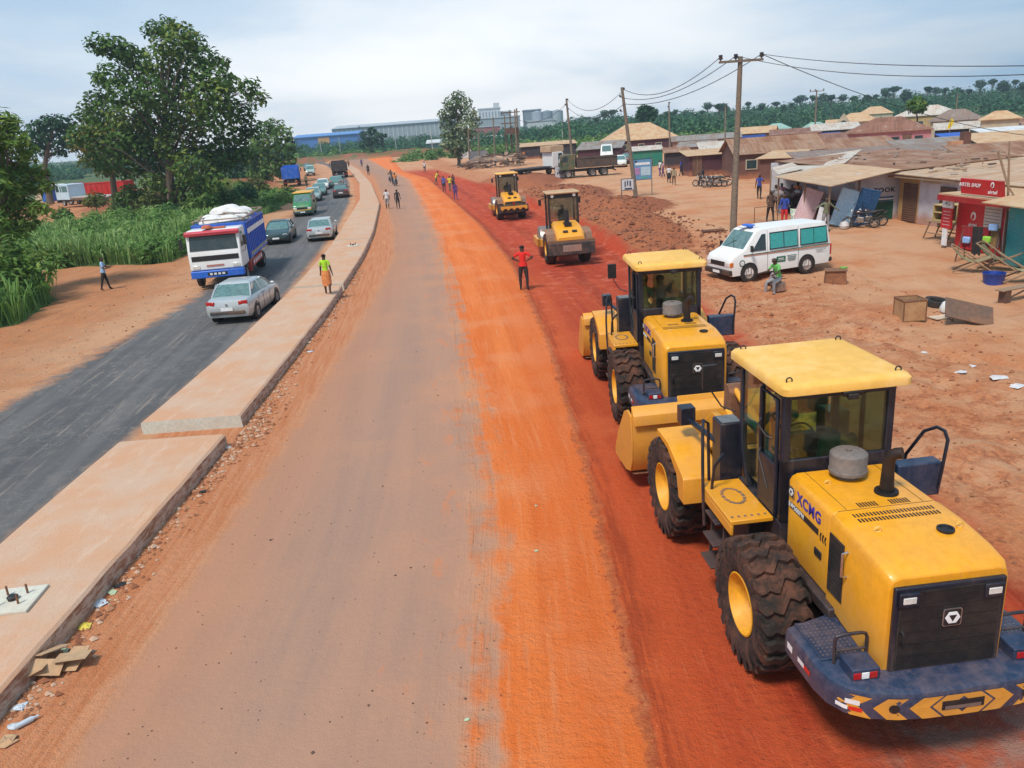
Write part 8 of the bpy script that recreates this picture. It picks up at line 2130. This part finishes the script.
c, w_, H = block('factory_hall', 'small pale building among trees, right of the silos', 578, 601, 118, 560, 20, W_FACW, RF_FAC)
b = MB()
for k in range(6): b.bb(-w_ / 2 + (k + .3) * w_ / 6, -w_ / 2 + (k + .7) * w_ / 6, -.3, -.05, H - 5, H - 3)
b.build('window', W_FACD, c)
block('white_shed', 'long pale-roofed shed half hidden in the woodland behind the lone tree', 428, 514, 139.5, 330, 12, W_FACD, WHITER, roof=1.0)
for i, (px, yb, Yd) in enumerate(((322, 156, 285), (341, 156, 285), (397, 155, 285), (433, 154, 250), (563, 146, 235))):
    p = atd(px, yb, Yd); c = thing('street_pole', 'slim pale pole at the near edge of the far woodland', 'pole', (p.x, Yd, gz(p.x, Yd)), 0, 'slim poles before the far woodland')
    b = MB(); b.tube([(0, 0, 0), (0, 0, 7)], [.14, .09], 6); b.build('shaft', M('pole_pale', (.42, .44, .42), .8, 0, .1), c); b = MB(); b.box((0, -.3, 6.9), (1.0, .1, .1)); b.build('cross_arm', M('pole_pale'), c)

# ------------------------------------------------------------------ median pads, litter, stones
def pad(px, py, label, w_=.62):
    p = at(px, py, .31); c = thing('anchor_pad', label, 'anchor pad', (p.x, p.y, .305), R(4), 'anchor pads for lamp posts on the median')
    b = MB(); b.bb(-w_ / 2, w_ / 2, -w_ / 2, w_ / 2, 0, .05); b.build('concrete_base', CONCG, c, bevel=.01)
    for x in (-.14, .14):
        for y in (-.14, .14): b = MB(); b.tube([(x, y, .03), (x + .005, y, .20)], .016, 6); b.build('bolt', RUSTY, c)
    b = MB(); b.lathe([(.001, 0), (.07, 0), (.08, .05), (.05, .07), (.001, .07)], (0, 0, .05), n=9); b.build('conduit_stub', BLACKP, c)
pad(14, 602, 'near concrete pad with four rusty bolts at the lower left', .70)
pad(353, 246, 'small bolted concrete pad farther up the median, beyond the woman')
rs = random.Random(21)
def scrap(name, label, px, py, s_, mat, cat='litter', flat=.35, z=0.0, group='litter along the foot of the median'):
    p = on(px, py); b = MB(); n = 7; rings = []
    for u in (0, .35, .7, 1.0):
        q = math.sin(math.pi * (.15 + .75 * u)); rings.append([(s_ * q * (1 + .5 * rs.uniform(-1, 1)) * math.cos(2 * math.pi * k / n), s_ * q * .8 * (1 + .5 * rs.uniform(-1, 1)) * math.sin(2 * math.pi * k / n), s_ * flat * u * (1 + .3 * rs.uniform(-1, 1)) + z) for k in range(n)])
    b.loft(rings); o = b.build(name, mat, None, loc=(p.x, p.y, p.z)); o.rotation_euler.z = rs.uniform(0, 6); return tag(o, label, cat, group)
PLB = M('plastic_clear', (.55, .62, .68), .3, 0, .2); PLY = M('plastic_yellow', (.72, .58, .08), .5, 0, .2); CRD = M('brown_paper', (.50, .32, .18), .85, 0, .3); BKP = M('plastic_black', (.02, .02, .02), .3, 0, .2); PLG = M('plastic_green', (.45, .55, .35), .5, 0, .2)
p = on(63, 670); 
b = MB()
for k in range(6):
    x0, y0 = rs.uniform(-.25, .2), rs.uniform(-.2, .2); a = rs.uniform(0, 3); b.box((x0, y0, .05 + .03 * k), (.42, .24, .008), rz=a, rx=rs.uniform(-.4, .4), ry=rs.uniform(-.4, .4))
o = b.build('cardboard_heap', CRD, None, loc=p); tag(o, 'crumpled brown paper and cardboard heap against the median kerb', 'litter', 'litter along the foot of the median')
for (nm, lb, x, y, s_, m) in (('black_bag', 'small black plastic bag beside the cardboard heap', 35, 673, .12, BKP), ('plastic_bag', 'greenish plastic wrapper just above the cardboard heap', 64, 652, .09, PLG), ('plastic_bag', 'yellow wrapper lying farther up the kerb from the cardboard heap', 86, 627, .10, PLY), ('plastic_bag', 'clear plastic bag crumpled near the yellow wrapper', 99, 604, .13, PLB), ('plastic_bag', 'greenish paper beside the topmost black bag', 112, 593, .09, PLG), ('black_bag', 'flat black bag, topmost litter by the near kerb', 119, 586, .11, BKP), ('plastic_bottle', 'crushed clear plastic at the lower left corner', 20, 708, .10, PLB), ('plastic_bag', 'pale bag near the picture corner below the crushed clear plastic', 8, 742, .14, CRD), ('plastic_bottle', 'blue-white wrapper in the lower left corner', 14, 727, .08, PLB), ('plastic_bag', 'light scrap on the clods beside the median gap', 228, 448, .10, PLB), ('black_bag', 'thin black strip lying below the median gap', 203, 492, .09, BKP), ('plastic_bag', 'white scrap in the gravel beside the second median block', 262, 398, .09, PLB), ('plastic_bag', 'white scrap far up along the kerb near the walking woman', 310, 352, .09, PLB)):
    scrap(nm, lb, x, y, s_, m)
p = on(28, 724); b = MB(); b.tube([(-.12, 0, .04), (.05, 0, .04), (.09, 0, .04), (.13, 0, .04)], [.035, .035, .014, .014], 10); o = b.build('plastic_bottle', PLB, None, smooth=True, loc=p, rz=.8); tag(o, 'empty plastic bottle lying on its side in the lower left corner', 'bottle')
for i, (x, y, s_) in enumerate(((928, 352, .16), (960, 372, .13), (1000, 378, .22), (1016, 386, .2), (941, 356, .14), (972, 366, .10))):
    scrap('plastic_bag', 'pale plastic rag caught in the gully at the right edge', x, y, s_ * 1.1, M('rag_pale', (.62, .60, .60), .5, 0, .25), 'litter', .15, group='rags caught in the gully')
for i, (x, y) in enumerate(((536, 506), (536, 551), (467, 720))):
    scrap('leaf_scrap', 'tiny pale green leaf scrap on the orange strip', x, y, .035, PLG, 'litter', .5, group='leaf scraps on the road')
# clods and stones
def stones(name, label, gen, n, s0, s1, mats, seed):
    g = random.Random(seed); b = MB(); 
    for k in range(n):
        x, y = gen(g); s_ = g.uniform(s0, s1) * (1 if g.random() < .9 else 1.8); z = gz(x, y)
        vs = []; 
        for (a, bb_, c_) in ((1, 0, 0), (-1, 0, 0), (0, 1, 0), (0, -1, 0), (0, 0, 1), (0, 0, -.6)): vs.append((x + a * s_ * g.uniform(.7, 1.3), y + bb_ * s_ * g.uniform(.7, 1.3), z + s_ * .2 + c_ * s_ * g.uniform(.5, .9)))
        b.add(vs, [(0, 2, 4), (2, 1, 4), (1, 3, 4), (3, 0, 4), (2, 0, 5), (1, 2, 5), (3, 1, 5), (0, 3, 5)], g.randrange(len(mats)))
    o = b.build(name, mats, None, fixn=False); return tag(o, label, 'stones', kind='stuff')
stones('road_grit', 'dark grit specks scattered on the dusty new road', lambda g: (-5 + 4.6 * g.random(), 6.5 + 24 * g.random() ** 1.3), 420, .006, .016, [M('grit_dark', (.09, .06, .05), .95, 0, .2)], 9)
CL1, CL2, CL3 = M('clod_dark', (.26, .10, .05), .95, 0, .3), M('clod_mid', (.44, .20, .10), .95, 0, .3), M('clod_pale', (.55, .38, .27), .95, 0, .3)
stones('loose_stones', 'small stones and clods strewn along the foot of the median kerb', lambda g: ((lambda y: (float(medR(y)) + .05 + abs(g.gauss(0, .22)), y))(8 + 32 * g.random() ** 1.2)), 1500, .012, .045, [CL1, CL2, CL3], 1)
stones('rubble', 'rubble lying at the gap between the median blocks', lambda g: (float(medR(17.5)) + .1 + abs(g.gauss(0, .35)), 17.5 + g.gauss(0, 1.2)), 320, .015, .06, [CL1, CL2, CL3], 2)
stones('loose_clods', 'loose earth clods over the broken ground right of the loaders', lambda g: ((lambda y: (float(redR(y)) + .1 + 7 * g.random() ** 1.4, y))(9 + 24 * g.random() ** 1.0)), 1500, .012, .045, [CL1, CL1, CL2], 3)
stones('spoil_clods', 'clods on the spoil heaps beside the cut', lambda g: ((lambda y: (float(redR(y)) + .3 + 6.5 * g.random(), y))(37 + 45 * g.random())), 1300, .03, .12, [M('clod_deep', (.14, .045, .025), .95, 0, .2), CL1], 4)
stones('gravel', 'stones scattered over the dirt shoulder on the left', lambda g: ((lambda y: (float(asphL(y)) - .3 - 7 * g.random() ** 1.3, y))(22 + 35 * g.random())), 900, .012, .04, [CL1, CL2, CL3], 5)
stones('edge_clods', 'crumbled ridge between the orange strip and the red cut', lambda g: ((lambda y: (float(redL(y)) + .03 + g.gauss(0, .10), y))(6.5 + 34 * g.random())), 1100, .006, .022, [M('clod_red', (.34, .06, .018), .95, 0, 0), M('clod_orange', (.5, .11, .03), .95, 0, 0)], 6)

# ------------------------------------------------------------------ haze
if True:
    b = MB(); b.bb(-520, 700, -28, 1000, -2.2, 46); hz = b.build('haze', [], None) if False else None
    me = bpy.data.meshes.new('haze'); me.from_pydata(b.v, [], b.f); hm = bpy.data.materials.new('haze_air'); hm.use_nodes = True; t = NT(hm)
    pv = t.new('ShaderNodeVolumePrincipled'); pv.inputs['Color'].default_value = (.72, .86, .96, 1); pv.inputs['Density'].default_value = .00045; pv.inputs['Anisotropy'].default_value = .2
    t.l.new(pv.outputs[0], t.out.inputs['Volume']); me.materials.append(hm); hz = bpy.data.objects.new('haze', me); COL.objects.link(hz); tag(hz, kind='stuff')
    hz['label'] = 'faint bluish haze over the whole place'; hz['category'] = 'haze'
